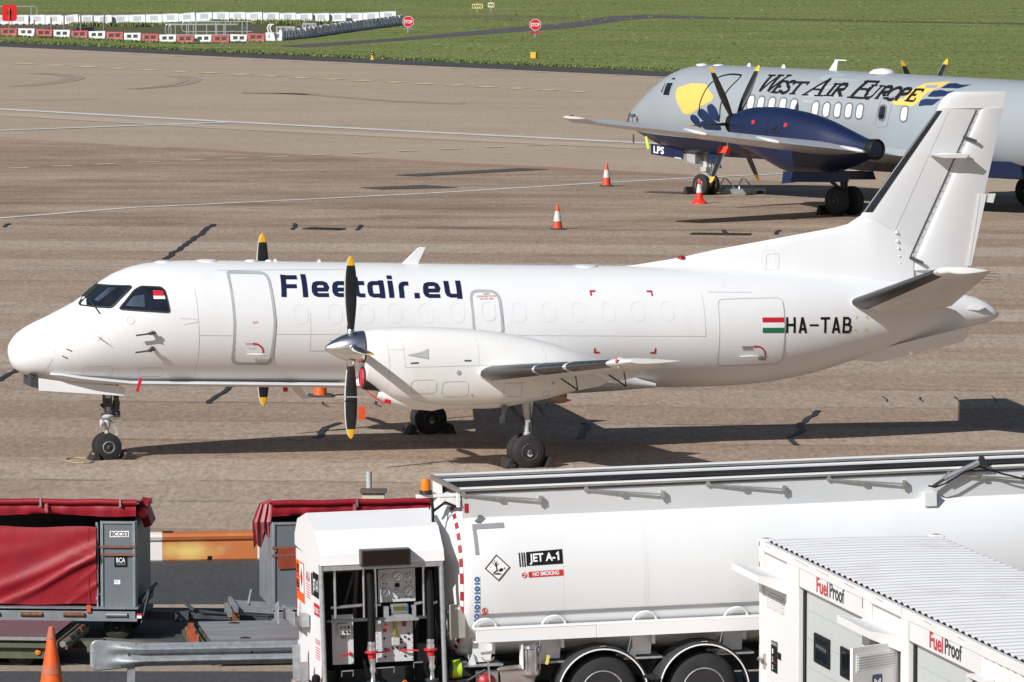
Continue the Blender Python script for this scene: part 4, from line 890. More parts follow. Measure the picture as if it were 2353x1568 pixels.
# wing
def aw(y):
    t = (y - 1.2) / (15.3 - 1.2); return lerp(-1.75, -.72, t), lerp(1.75, .62, t), lerp(1.68, 3.30, t), lerp(.5, .16, t)
awm = mat("bare_wing", (.66, .675, .69), .25, .2, var=.05, scale=.8)
for sd in (-1, 1):
    mb = MB(); rr = []
    for y in span(.8, 14.9, 14):
        l, t_, z, th = aw(y); rr.append(airfoil((l, sd * y, z + .03), (t_, sd * y, z - .05), (0, -sd * th * .1, th)))
    l, t_, z, th = aw(15.3); rr.append(airfoil((l + .25, sd * 15.3, z + .06), (t_ - .1, sd * 15.3, z + .04), (0, 0, th * .5)))
    mb.loft(rr); wg = mb.build("wing", awm, atp)
    for y in (4.9, 8.2, 11.0):
        l, t_, z, th = aw(y); f = MB(); f.loft([[(x, sd * y + .1 * s * math.cos(q), z + dz + .08 * s * math.sin(q)) for q in span(0, 2 * math.pi, 11)[:-1]] for x, s, dz in ((t_ - 1.2, .1, 0), (t_ - .7, 1, .03), (t_ - .1, 1, -.02), (t_ + .25, .5, -.05))]); f.build("flap_fairing", awm, wg)
    l, t_, z, th = aw(14.95); f = MB(); f.lathe((l + .22, sd * 14.9, z + .05), (-1, sd * .2, .15), [(0, .10), (.10, .07), (.14, .01)], 12); f.build("wing_lamp", mat("red_lamp", (.3, .01, .02), .15) if sd < 0 else glass, wg)
    # nacelle
    yc = 4.23 * sd; T = Matrix.Translation((0, yc, 0))
    nz = Hull([(-4.5, 3.02), (-4.3, 3.10), (-3.69, 3.22), (-2.8, 3.25), (-1.55, 3.14), (-.59, 2.95), (.37, 2.66), (1.23, 2.40), (1.6, 2.34)], [(-4.5, 2.10), (-4.3, 1.95), (-3.5, 1.74), (-2.9, 1.48), (-1.93, 1.22), (-.57, 1.25), (.5, 1.50), (1.3, 1.78), (1.6, 1.85)], [(-4.5, .42), (-4.3, .5), (-3.5, .6), (-2, .66), (-.5, .6), (.6, .42), (1.6, .28)], 2.2)
    mb = MB(T); mb.loft([nz.ring(x, 40) for x in span(-4.5, 1.6, 30)]); nac = mb.build("engine_nacelle", navy_p, atp)
    k = MB(T); k.lathe((1.5, 0, 2.09), (1, 0, 0), [(-.4, .30), (.12, .33), (.16, .31), (.14, .27), (-.2, .25), (-.2, .02)], 28); k.build("exhaust", black, nac)
    k = MB(T); 
    for x, z in ((-3.35, 2.72), (-1.9, 2.68)): k.patch([(x, z), (x + .13, z), (x + .13, z + .12), (x, z + .12)], lambda u, v, o: nz.pt(u, v, o, sd), .006)
    k.build("warning_marks", red, nac)
    k = MB(T); k.patch([(-2.45, 2.56), (-2.15, 2.72), (-2.2, 2.56)], lambda u, v, o: nz.pt(u, v, o, sd), .008); k.stroke([(-2.65, 2.5), (-2.1, 2.48), (-1.95, 2.66), (-2.05, 2.8)], .03, lambda u, v, o: nz.pt(u, v, o, sd), .006); k.stroke([(-2.6, 3.1), (-2.62, 2.3)], .012, lambda u, v, o: nz.pt(u, v, o, sd), .006); k.build("vents", black, nac)
    hub = Vector((-4.72, yc, 2.66)); s = MB(); s.lathe((-5.15, yc, 2.67), (1, 0, 0), [(0, .01), (.04, .10), (.15, .19), (.3, .26), (.6, .32), (.65, .3)], 32); sp_ = s.build("propeller_spinner", strut_m, nac)
    s = MB(); s.lathe((-4.84, yc, 2.67), (1, 0, 0), [(0, .305), (.2, .33), (.3, .34)], 32); s.build("spinner_band", black, sp_)
    for q in range(6):
        ang = R(60 * q + 30); bl = prop_blade(.28, 2.10, [(0, .12), (.15, .2), (.4, .30), (.7, .27), (.86, .21), (.95, .15), (1, .05)], "propeller_blade", nac, hub, ang, sd, tipy, twist=14)
        if sd < 0 and q == 3:
            rd = Vector((0, math.sin(ang), math.cos(ang))); c = MB(); c.bar(hub + rd * .95 + Vector((-.18, 0, 0)), hub + rd * .95 + Vector((.22, 0, 0)), .14, .24, up=rd); c.build("blade_cover", mat("cover_red", (.80, .05, .02), .55), bl)
    # main gear
    g = MB(T); g.tube([(.15, -.1, 1.5), (.2, 0, .45)], .08, 12); g.tube([(.0, .12, 1.45), (.15, .1, .8)], .045, 8); g.bar((-.75, 0, 1.25), (.1, 0, .75), .07, .09); g.tube([(.2, -.42, .45), (.2, .42, .45)], .06, 10); g.bar((.3, 0, 1.1), (.3, 0, .5), .05, .05); leg = g.build("main_gear_leg", strut_d, atp)
    for dy in (-.32, .32): wheel(leg, "wheel", (.2, yc + dy, .45), .45, .30, .2, bright=False)
    g = MB(T); g.prism([(-1.95, 1.3), (.9, 1.38), (.98, 1.10), (.2, 1.05), (-1.2, 1.0), (-1.9, .92)], lambda u, v, w: (u, -.55 + w * .03 - (1.3 - v) * .3, v)); g.prism([(-1.9, 1.3), (.9, 1.38), (.95, 1.12), (-1.85, 1.0)], lambda u, v, w: (u, .55 + w * .03 + (1.3 - v) * .3, v)); g.build("gear_doors", navy_p, atp)
# nose gear, doors
g = MB(); g.tube([(-10.55, 0, 1.4), (-10.45, 0, .5)], .08, 12); g.tube([(-10.5, -.28, .32), (-10.5, .28, .32)], .05, 10); g.lathe((-10.48, 0, .62), (0, 0, 1), [(0, .13), (.1, .14), (.12, .08)], 14); g.bar((-10.5, 0, .75), (-10.2, 0, .5), .07, .05); g.bar((-10.2, 0, .5), (-10.35, 0, .3), .07, .05); g.bar((-10.75, 0, 1.3), (-10.55, 0, .9), .1, .1); g.bar((-10.4, .1, 1.2), (-10.38, .1, .7), .06, .06); g.box(-10.62, -.14, .78, -10.36, .14, .92); nl = g.build("nose_gear_leg", mat("gear_pale", (.48, .50, .48), .5, .1, var=.25, scale=14), atp)
for dy in (-.22, .22): wheel(nl, "wheel", (-10.5, dy, .35), .35, .22, .17)
g = MB(); g.prism([(-12.6, 1.62), (-12.58, 1.27), (-11.06, 1.17), (-11.04, 1.48)], lambda u, v, w: (u, -.52 + w * .03, v)); gd = g.build("nose_gear_door", navy_p, atp)
g = MB(); lettering("LPS", g, lambda u, v, o: Vector((u, -.52 - o, v)), -12.46, 1.33, .22, width=.50, bold=.03, rise=-.05, step=0); g.patch([(-11.45, 1.20), (-11.13, 1.18), (-11.13, 1.205), (-11.45, 1.225)], lambda u, v, o: Vector((u, -.52 - o, v)), .006); g.build("door_lettering", whitel, gd)
g = MB(); g.prism([(-12.6, 1.62), (-12.58, 1.3), (-11.06, 1.2), (-11.04, 1.48)], lambda u, v, w: (u, .52 + w * .03, v)); g.build("nose_gear_door", navy_p, atp)
g = MB(); g.prism([(-11.0, 1.45), (-11.0, 1.1), (-10.6, 1.02), (-10.6, 1.45)], lambda u, v, w: (u, -.40 + w * .8, v)); g.build("gear_bay", patchg, atp)
g = MB(); g.prism([(-9.95, 1.40), (-9.35, 1.40), (-9.2, .95), (-9.45, .93)], lambda u, v, w: (u, -.5 + w * .03 - (1.4 - v) * .15, v)); g.build("rear_gear_door", navy_p, atp)
g = MB(); g.bar((-12.72, -.62, 1.85), (-12.60, -.62, 1.45), .02, .10); g.build("strap", mat("hivis_strap", (.55, .85, .05), .6), atp)
g = MB(); g.bar((-13.3, -.80, 2.62), (-13.42, -.85, 2.2), .02, .06); g.bar((-12.9, -.95, 2.55), (-13.02, -1.0, 2.52), .1, .1); g.bar((-13.35, -.6, 1.9), (-13.35, -.6, 1.62), .02, .06); g.build("probe_covers", strut_d, atp)
# tail (mostly outside the picture)
mb = MB(); mb.loft([airfoil((lerp(8.3, 11.4, t), 0, lerp(3.6, 7.6, t)), (lerp(12.4, 13.0, t), 0, lerp(3.4, 7.6, t)), (0, .3, 0)) for t in span(0, 1, 6)]); mb.build("tail_fin", navy_p, atp)
for sd in (-1, 1):
    mb = MB(); mb.loft([airfoil((lerp(9.9, 10.8, t), sd * lerp(.2, 4.1, t), 3.5), (lerp(12.0, 12.0, t), sd * lerp(.2, 4.1, t), 3.45), (0, 0, .2)) for t in span(0, 1, 6)]); mb.build("tailplane", grey_p, atp)
mb = MB(); mb.loft([[(x, y, z) for y, z in ((-w, 1.7), (-w * .9, 1.2), (0, 1.1), (w * .9, 1.2), (w, 1.7))] for x, w in ((-3.6, .7), (-2.2, 1.5), (2.2, 1.55), (4.5, .9))]); mb.build("wing_fairing", navy_p, atp, angle=60)

# ================================================================== fuel bowser in the foreground
TK = Frame((1.2003, 78.85, 0), 12.0, -1.1)
truck = thing("fuel_tanker", "large white fuel tanker with an open pump cabinet, behind the white container", "tanker truck", TK.o, TK.rot)
tank_w = mat("tank_white", (.74, .75, .755), .38, var=.015, scale=.9, coat=.15, dirt=(.58, .58, .56), dirt_amt=.25, dirt_scale=.8, stretch=(1, 1, .25))
cab_w = mat("cabinet_white", (.80, .80, .80), .45, var=.012, scale=2, dirt=(.6, .6, .6), dirt_amt=.15)
galv = mat("galvanised_steel", (.46, .48, .50), .42, .55, var=.16, scale=14, bump=.05, bscale=90)
steel = mat("stainless_steel", (.56, .55, .53), .3, .8, var=.1, scale=7)
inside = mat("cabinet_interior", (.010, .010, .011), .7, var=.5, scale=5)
hose_m = mat("hose_rubber", (.008, .008, .009), .6, var=.2, scale=6, spec=.25)
chas = mat("chassis_black", (.018, .019, .021), .5, var=.3, scale=3)
panel_w = mat("panel_grey_white", (.62, .63, .66), .5, var=.03)
fender_m = mat("fender_plastic", (.035, .036, .040), .5, var=.15, scale=3)
val_w = mat("valance_white", (.60, .61, .62), .5, var=.015, scale=1, dirt=(.5, .5, .49), dirt_amt=.3)
tape_g = mat("grey_tape", (.27, .275, .285), .55)
bluel = mat("sticker_blue", (.02, .14, .38), .5)
redl = mat("sticker_red", (.60, .02, .03), .5)
amber = mat("amber_lens", (.80, .20, .01), .2, coat=.6)
orangep = mat("hazard_orange", (.85, .13, .02), .5)
lightred = mat("conspicuity_red", (.33, .02, .025), .45)
YC, ZC, RY, RZ = 1.25, 1.985, 1.19, 1.08
def tk_ring(x, s=1.0, n=64, dz=0.0):
    return [(x, YC - RY * s * math.copysign(abs(math.cos(2 * math.pi * k / n)) ** .88, math.cos(2 * math.pi * k / n)), ZC + dz + RZ * s * math.copysign(abs(math.sin(2 * math.pi * k / n)) ** .88, math.sin(2 * math.pi * k / n))) for k in range(n)]
mb = MB(); mb.loft([tk_ring(x, s) for x, s in ((-2.06, .05), (-2.05, .3), (-2.01, .55), (-1.95, .75), (-1.87, .90), (-1.80, .965), (-1.74, .99), (-1.70, 1.0), (-1.2, 1.0), (2.6, 1.0), (5.2, 1.0), (8.4, 1.0), (8.6, .95), (8.75, .75), (8.82, .3), (8.83, .02))])
tank = mb.build("tank", tank_w, truck, angle=30)
def TS(u, v, o):
    k = max(-1, min(1, (v - ZC) / RZ)); q = 2 / .88; return Vector((u, YC - RY * (1 - abs(k) ** q) ** (1 / q) - o * .9, v + o * k * .5))
def tz(x, z): return z - .0192 * x
# red and white marking tape around the tank end
mb = MB(); vs = []; NA = 124
for i in range(NA + 1):
    a = R(-80 + i * 2.0)
    for sc, x in ((.935, -1.845), (.966, -1.805)):
        cs, sn = math.cos(a), math.sin(a); vs.append((x - .006, YC - RY * sc * math.copysign(abs(cs) ** .88, cs), ZC + RZ * sc * math.copysign(abs(sn) ** .88, sn)))
for i in range(NA): mb.add([vs[2 * i], vs[2 * i + 1], vs[2 * i + 3], vs[2 * i + 2]], [(0, 1, 2, 3)], 0 if i % 5 < 3 else 1)
mb.build("marking_tape", [lightred, tank_w], tank, fix=False)
mb = MB(); mb.stroke([(-1.60, tz(-1.6, 1.525)), (8.3, tz(-1.6, 1.525))], .05, TS, .006, seg=1.0); mb.stroke([(-1.62, 2.70), (-1.62, 2.36)], .05, TS, .006, seg=.1); mb.stroke([(-1.64, 2.705), (-1.22, 2.71)], .06, TS, .007, seg=.1); mb.build("grey_tape", tape_g, tank)
for x in (-.49, .60, .64, 2.62, 4.2): mb = MB(); mb.stroke([(x, 1.3), (x, 2.9)], .007, TS, .0015, seg=.06); mb.build("weld_seam", tank_w, tank)
# signs on the tank
s = MB(); q = [(-1.525, 2.18), (-1.37, 2.345), (-1.205, 2.185), (-1.355, 2.02)]; s.patch(q, TS, .005, 0, .1); s.stroke(q, .014, TS, .009, 1, closed=True, seg=.1)
s.stroke([(-1.42, 2.12), (-1.37, 2.15), (-1.385, 2.25)], .016, TS, .009, 1, seg=.1)
for b in ((-1.43, 2.26), (-1.40, 2.285), (-1.365, 2.275), (-1.345, 2.24)): s.stroke([(-1.385, 2.20), b], .007, TS, .009, 1)
s.patch([(-1.44, 2.105), (-1.36, 2.12), (-1.30, 2.10), (-1.35, 2.095)], TS, .009, 1); s.patch(smooth_poly([(-1.36, 2.14), (-1.32, 2.185), (-1.28, 2.165), (-1.32, 2.13)], .03), TS, .0095, 1); s.patch([(-1.28, 2.17), (-1.265, 2.195), (-1.262, 2.155)], TS, .0095, 1); s.build("hazard_diamond", [whitel, black], tank)
s = MB(); rz = tz(-1, 0)
x0, x1 = -.975, -.49
s.patch([(x0, 2.172 + rz), (x1, 2.182 + rz), (x1, 2.368 + rz), (x0, 2.348 + rz)], TS, .005, 0, .1)
for x in (-1.07, -1.035, -1.005): s.patch([(x, 2.162 + rz), (x + .018, 2.163 + rz), (x + .014, 2.345 + rz), (x - .004, 2.345 + rz)], TS, .005, 0, .1)
lettering("JET A-", s, TS, x0 + .04, 2.222 + rz, .10, width=.345, bold=.03, off=.010, m=1, rise=.02); s.stroke([(x0 + .40, 2.305 + rz), (x0 + .425, 2.325 + rz), (x0 + .427, 2.229 + rz)], .024, TS, .010, 1); s.build("fuel_sign", [black, whitel], tank)
s = MB(); s.patch([(-.955, 2.02 + rz), (x1, 2.028 + rz), (x1, 2.106 + rz), (-.955, 2.095 + rz)], TS, .005, 0, .1); lettering("NO SMOKING", s, TS, -.90, 2.038 + rz, .05, width=.35, bold=.03, off=.010, m=1, rise=.02)
s.build("no_smoking_sign", [redl, whitel], tank)
s = MB(); s.patch(arc(-1.012, 2.055 + rz, .034, 0, 350, 18), TS, .005, 1); s.stroke(arc(-1.012, 2.055 + rz, .029, 0, 360, 18), .010, TS, .009, 0); s.stroke([(-1.033, 2.077 + rz), (-.991, 2.033 + rz)], .009, TS, .010, 0); s.stroke([(-1.035, 2.052 + rz), (-.995, 2.052 + rz)], .010, TS, .008, 2); s.build("no_smoking_symbol", [redl, whitel, black], tank)
for i in range(5):
    z = 2.045 - i * .122; s = MB(); s.patch([(-1.678, z - .068), (-1.602, z - .068), (-1.602, z + .046), (-1.678, z + .046)], TS, .004, 1, .1); s.patch(arc(-1.64, z, .036, 0, 345, 16), TS, .008, 0)
    s.patch([(-1.675, z - .064), (-1.605, z - .064), (-1.605, z - .045), (-1.675, z - .045)], TS, .008, 0)
    if i == 0: s.patch(arc(-1.64, z - .004, .010, 180, 360, 8) + [(-1.63, z + .006), (-1.65, z + .006)], TS, .011, 1)
    if i == 1: s.patch(rrect(-1.652, z - .004, -1.628, z + .006, .004), TS, .011, 1)
    if i == 2: s.patch(arc(-1.64, z, .010, 0, 345, 12, .013), TS, .011, 1)
    if i == 3: s.patch(rrect(-1.646, z - .013, -1.632, z + .012, .004), TS, .011, 1)
    if i == 4: s.patch([(-1.648, z + .012), (-1.640, z + .012), (-1.638, z - .003), (-1.628, z - .008), (-1.628, z - .013), (-1.650, z - .013)], TS, .011, 1)
    s.build("safety_sticker", [bluel, whitel], tank)
s = MB(); s.patch(arc(-1.54, 1.63, .038, 0, 345, 16), TS, .005, 1); s.stroke(arc(-1.54, 1.63, .033, 0, 360, 16), .010, TS, .009, 0); s.stroke([(-1.563, 1.655), (-1.517, 1.605)], .009, TS, .010, 0); s.stroke([(-1.548, 1.61), (-1.535, 1.648)], .014, TS, .008, 2); s.patch([(-1.576, 1.568), (-1.504, 1.568), (-1.504, 1.588), (-1.576, 1.588)], TS, .007, 0); s.build("prohibition_sticker", [redl, whitel, black], tank)
# upper valance, trough between the rails, folded guard rails
mb = MB()
for sg, y0 in ((1, .41), (-1, 2.09)): mb.loft([[(x, y0 + .03 * sg, 2.74), (x, y0, 2.80), (x, y0 - .02 * sg, 3.13), (x, y0, 3.15), (x, y0 + .02 * sg, 3.13), (x, y0 + .06 * sg, 2.78)] for x in (-1.745, 8.2)])
mb.build("valance", val_w, truck, angle=20)
mb = MB(); mb.box(-1.72, .44, 2.98, 8.2, 2.05, 3.0); mb.box(-1.72, .44, 3.0, 8.2, .455, 3.16); mb.box(-1.72, 2.03, 3.0, 8.2, 2.045, 3.115); mb.box(-1.735, .4, 2.95, -1.72, 2.1, 3.14)
for i in range(5): mb.lathe((.6 + i * 1.75, 1.25, 3.0), (0, 0, 1), [(0, .28), (.05, .28), (.07, .22), (.09, .05)], 20)
mb.tube([(-.2, 1.9, 3.02), (1.0, 2.05, 3.06), (2.8, 1.95, 3.06), (5, 2.05, 3.06), (8, 2.0, 3.05)], .022, 8); mb.build("walkway_trough", mat("trough_dark", (.02, .02, .022), .6, var=.4, scale=2), truck)
for y in (.385, 2.12):
    mb = MB(); mb.bar((-1.78, y, 3.178), (8.2, y, 3.178), .04, .026, 1); mb.bar((-1.78, y, 3.205), (8.2, y, 3.205), .05, .022, 0); mb.bar((-1.78, y - .012, 3.155), (8.2, y - .012, 3.155), .02, .014, 2); mb.build("guard_rail", [whitel, steel, chas], truck)
mb = MB(); mb.bar((-1.80, .36, 3.18), (-1.80, 2.15, 3.18), .04, .06); mb.box(-1.82, .37, 2.96, -1.78, .44, 3.15, 1); mb.box(-1.82, 1.5, 3.0, -1.79, 2.0, 3.14, 1); mb.build("end_rail", [steel, cab_w], truck)
for i in range(6):
    x = -1.74 + i * 1.64; mb = MB(); mb.bar((x, .37, 3.12), (x + 1.02, .35, 3.02), .02, .022); mb.bar((x, .375, 3.12), (x + .4, .36, 3.07), .03, .014); mb.lathe((x, .385, 3.13), (0, -1, 0), [(0, .035), (.025, .035)], 10)
    mb.box(x + 1.0, .33, 2.985, x + 1.045, .40, 3.07); mb.box(x + .43, .33, 3.045, x + .50, .39, 3.08); mb.box(x + 1.0, .34, 2.955, x + 1.02, .37, 2.99); mb.build("folding_stanchion", steel, truck)
ramd = mat("ram_dark", (.05, .05, .055), .4, .3, var=.4, scale=8)
mb = MB(); mb.tube([(4.58, .32, 2.97), (4.75, .32, 3.07)], .022, 8, 0); mb.tube([(4.74, .32, 3.065), (5.22, .32, 3.27)], .04, 12, 1); mb.prism([(5.18, 3.2), (5.24, 3.36), (5.28, 3.36), (5.36, 3.2)], lambda u, v, w: (u, .30 + w * .05, v), 0); mb.build("hydraulic_ram", [ramd, alu], truck)
mb = MB(); mb.tube([(4.52, .3, 2.99), (4.6, .26, 2.97), (4.75, .25, 3.02), (5.0, .24, 3.16), (5.2, .25, 3.22), (5.5, .24, 3.12), (6.0, .26, 2.98)], .012, 6); mb.build("ram_hose", hose_m, truck)
mb = MB(); mb.box(4.46, .26, 2.72, 4.62, .5, 2.90); mb.build("ram_bracket", tank_w, truck)
# side guard, cradle hoops, cradle legs
mb = MB(); mb.box(-1.68, -.03, 1.225, -.08, .02, 1.39); mb.box(-.076, -.033, 1.225, 8.2, .02, 1.39); mb.box(-1.70, -.035, 1.39, 8.2, .16, 1.405); mb.box(-1.7, .0, 1.22, 8.2, .1, 1.235); mb.build("side_guard", cab_w, truck, bevel=.004)
for x in (-1.53, -.61, .61, 1.84, 3.1, 4.4):
    mb = MB(); pts = arc(x, 1.40, .155, 175, 0, 12, .125); mb.tube([TS(u, v, .035) for u, v in pts], .017, 8); mb.build("cradle_hoop", tank_w, truck)
    mb = MB(); mb.prism([(x - .14, 1.30), (x + .14, 1.30), (x + .10, .93), (x - .14, .93)], lambda u, v, w: (u, .30 + w * .55, v)); mb.box(x + .10, .18, 1.08, x + .14, .42, 1.24); mb.prism([(x - .2, .95), (x - .26, .90), (x - .1, .90), (x - .14, 1.05)], lambda u, v, w: (u, .26 + w * .05, v)); mb.build("cradle_leg", tank_w, truck)
    mb = MB(); mb.box(x - .28, .22, .88, x + .25, .9, .905); mb.build("cradle_plate", galv, truck)
mb = MB(); mb.box(-3.6, .55, .62, 8.6, .72, .88); mb.box(-3.6, 1.75, .62, 8.6, 1.92, .88); mb.box(-2.1, .9, .7, 8.3, 1.6, 1.1); mb.tube([(-1.0, .5, .8), (-.8, .5, .92), (-.55, .5, .95)], .05, 8); mb.build("chassis", chas, truck)
for x in (0, 1.36, 5.2, 9.4):
    for y, sg in ((.19, -1), (2.2, 1)):
        wh = wheel(truck, "wheel", (x, y, .49 - .0192 * x), .485, .32, .29, bright=True)
        if x < 5 and sg < 0:
            f = MB(); zc = .46; rr = []
            for a in range(-4, 185, 9): rr.append([(x + r * math.cos(R(a)), yy, zc + r * math.sin(R(a))) for r, yy in ((.60, .0), (.64, .04), (.645, .40), (.625, .40), (.62, .06), (.59, .02))])
            f.loft(rr); fd = f.build("mudguard", fender_m, truck, angle=60)
            f = MB(); f.tube([(x + .602 * math.cos(R(a)), -.006, zc + .602 * math.sin(R(a))) for a in range(-4, 185, 7)], .010, 6); f.build("edge_trim", whitel, fd)
            f = MB(); f.box(x - .03, -.02 + .02, 1.095, x + .05, .02, 1.105); f.build("maker_plate", alu, fd)
mb = MB(); mb.box(-.67, -.04, .46, -.61, .0, .58); mb.tube([(-.6, .1, .62), (-.72, -.02, .6)], .03, 8, 1); mb.build("side_marker_lamp", [amber, chas], truck, bevel=.01)
for x in (.55, .62): 
    mb = MB(); mb.tube([(x, -.02, .70), (x + .12, -.02, .64)], .03, 8); mb.build("rubber_stop", chas, truck)
# valve gear under the tank
mb = MB(); mb.box(-1.64, .06, .45, -1.38, .3, .82, 0); mb.box(-1.36, .04, .35, -.92, .4, .84, 0); mb.bar((-1.36, .08, .86), (-.95, .08, .88), .08, .05, 0); mb.tube([(-1.40, .02, .86), (-1.1, .02, .87)], .02, 6, 0); mb.build("valve_box", steel, truck, bevel=.006)
mb = MB(); mb.lathe((-1.14, .02, .44), (0, -1, 0), [(0, .24), (.03, .24), (.04, .20), (.03, .17)], 28); mb.build("red_flange", bpy.data.materials["sticker_red"], truck)
mb = MB(); mb.lathe((-1.14, .0, .44), (0, -1, 0), [(0, .18), (.02, .17), (.03, .02)], 24); mb.build("flange_cover", chas, truck)
mb = MB(); mb.lathe((-1.55, .04, .70), (0, -1, 0), [(0, .12), (.06, .12), (.1, .08), (.12, .03)], 16); mb.lathe((-1.55, .02, .60), (0, 0, -1), [(0, .08), (.2, .10), (.22, .1)], 14); mb.build("red_valve", mat("valve_red_paint", (.33, .012, .02), .45), truck)
mb = MB(); mb.bar((-1.52, -.08, .62), (-1.54, -.06, 1.0), .03, .02); mb.stroke(arc(-1.54, 1.07, .085, 200, 340, 10), .018, lambda u, v, o: Vector((u, -.06, v)), 0); mb.bar((-1.63, -.06, 1.09), (-1.45, -.06, 1.10), .035, .035); mb.build("valve_lever", alu, truck)
mb = MB(); mb.lathe((-.95, .03, .75), (0, 0, 1), [(0, .09), (.03, .12), (.08, .12), (.10, .095), (.36, .095), (.37, .11), (.40, .10), (.42, .03)], 24); mb.lathe((-.95, .03, .75), (0, 0, -1), [(0, .06), (.1, .04), (.25, .04)], 12)
for k in range(6): mb.tube([(-.95 + .115 * math.cos(k), .03 + .115 * math.sin(k), .80), (-.95 + .115 * math.cos(k), .03 + .115 * math.sin(k), 1.14)], .007, 5)
mb.build("filter_bowl", mat("bowl_glassy", (.40, .40, .41), .15, .6, var=.3, scale=9), truck)
mb = MB(); mb.box(-1.06, .12, .85, -.86, .17, 1.17); mb.box(-1.075, -.02, .85, -1.06, .17, 1.17); mb.build("filter_shield", cab_w, truck)
mb = MB(); mb.bar((-.75, .0, .90), (-.72, .0, 1.02), .035, .035); mb.build("yellow_handle", yellow, truck)
mb = MB(); mb.box(-1.99, .16, 1.27, -1.78, .36, 1.71); mb.box(-2.02, .2, 1.32, -1.99, .3, 1.36); mb.box(-2.02, .2, 1.6, -1.99, .3, 1.64); bx = mb.build("junction_box", mat("box_beige", (.42, .40, .37), .5, .3, var=.08, scale=4, dirt=(.2, .18, .16), dirt_amt=.5, dirt_scale=5), truck, bevel=.008)
MB().patch([(-1.92, 1.65), (-1.85, 1.65), (-1.85, 1.68), (-1.92, 1.68)], lambda u, v, o: Vector((u, .16 - o, v)), .003).build("label_plate", whitel, bx)
mb = MB(); mb.lathe((-2.0, .25, .86), (1, 0, 0), [(0, .14), (.02, .14), (.025, .06), (.15, .06), (.155, .14), (.17, .14)], 20); rl = mb.build("hose_reel", chas, truck)
for c_, m_ in ((0, mat("cable_green", (.30, .72, .05), .5)), (1, mat("cable_yellow", (.75, .62, .03), .5))):
    mb = MB(); pts = []
    for k in range(140): a = R(k * 26 + 180 * c_); pts.append((-1.965 + .001 * k * .85, .25 + .115 * math.cos(a), .86 + .115 * math.sin(a)))
    mb.tube(pts, .010, 5); mb.build("cable_winding", m_, rl)
mb = MB(); mb.prism([(-2.06, .72), (-1.74, .74), (-1.85, .55), (-2.06, .5)], lambda u, v, w: (u, .12 + w * .3, v)); mb.tube([(-1.78, .1, .72), (-1.55, .05, .86)], .016, 6); mb.build("reel_bracket", chas, truck)
# ---- pump cabinet
X0, X1 = -3.70, -2.09
prof = [(1.9, 2.40), (1.9, 2.53), (1.66, 2.755), (1.0, 2.90), (.36, 2.735), (.02, 2.455), (-.01, 2.32), (.03, 2.32), (1.85, 2.38)]
mb = MB(); mb.prism(prof, lambda u, v, w: (X0 - .01 + w * (X1 - X0 + .02), u, v)); mb.build("cabinet_roof", cab_w, truck, angle=10)
mb = MB(); mb.box(X0, .06, .70, X0 + .02, 1.88, 2.34); side = mb.build("side_panel", cab_w, truck)
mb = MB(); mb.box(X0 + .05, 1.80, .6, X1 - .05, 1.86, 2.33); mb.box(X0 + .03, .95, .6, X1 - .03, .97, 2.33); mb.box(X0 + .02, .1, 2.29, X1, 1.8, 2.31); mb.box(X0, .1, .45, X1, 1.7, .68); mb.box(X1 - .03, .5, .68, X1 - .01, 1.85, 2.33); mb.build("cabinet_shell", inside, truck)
mb = MB(); mb.tube([(X0 + .03, .03, .2), (X0 + .0, .03, 2.33)], .03, 12); mb.build("corner_post", galv, truck)
mb = MB(); mb.tube([(X1 - .0, .03, .2), (X1 - .03, .03, 2.33)], .03, 12); mb.build("corner_post", galv, truck)
mb = MB(); mb.box(X0 + .03, .0, 2.25, X1 - .03, .04, 2.325); mb.build("header_rail", galv, truck)
mb = MB(); mb.box(-3.20, -.16, 2.30, -2.55, .02, 2.515); dsp = mb.build("display_board", mat("display_case", (.035, .035, .038), .4), truck, bevel=.006)
mb = MB(); mb.box(-3.175, -.165, 2.32, -2.575, -.158, 2.50); mb.build("screen", mat("display_screen", (.010, .004, .004), .2), dsp)
# decals on the side panel, seen obliquely: ADR plates, words
SL = lambda u, v, o: Vector((X0 - o, u, v))          # u runs away from the camera
def side_z(px, py): return None
s = MB(); s.add([(X0 - .004, y, z) for y, z in ((1.86, 1.68), (1.28, 1.66), (1.28, 2.20), (1.86, 2.20))], [(0, 1, 2, 3)], 0)
s.add([(X0 - .007, y, z) for y, z in ((1.60, 1.80), (1.30, 1.80), (1.30, 2.18), (1.60, 2.18))], [(0, 1, 2, 3)], 1)
for zz in (1.795, 1.99): s.add([(X0 - .008, y, z) for y, z in ((1.86, zz), (1.58, zz), (1.58, zz + .01), (1.86, zz + .01))], [(0, 1, 2, 3)], 2)
s.add([(X0 - .009, y, z) for y, z in ((1.45, 1.86), (1.36, 2.0), (1.45, 2.13), (1.54, 2.0))], [(0, 1, 2, 3)], 3)
fl_side = lambda u, v, o: Vector((X0 - o, 1.88 - u, v))
lettering("3Y", s, fl_side, .07, 2.03, .12, width=.18, bold=.02, off=.010, m=2, step=0); lettering("1863", s, fl_side, .04, 1.84, .11, width=.22, bold=.02, off=.010, m=2, step=0); s.build("hazard_plate", [orangep, whitel, black, redl], side, fix=False)
s = MB(); s.add([(X0 - .004, y, z) for y, z in ((.62, 1.86), (.20, 1.86), (.20, 2.18), (.62, 2.18))], [(0, 1, 2, 3)], 0)
for y in (.74, .70, .66): s.add([(X0 - .004, a, z) for a, z in ((y + .01, 1.86), (y - .01, 1.86), (y - .01, 2.15), (y + .01, 2.15))], [(0, 1, 2, 3)], 0)
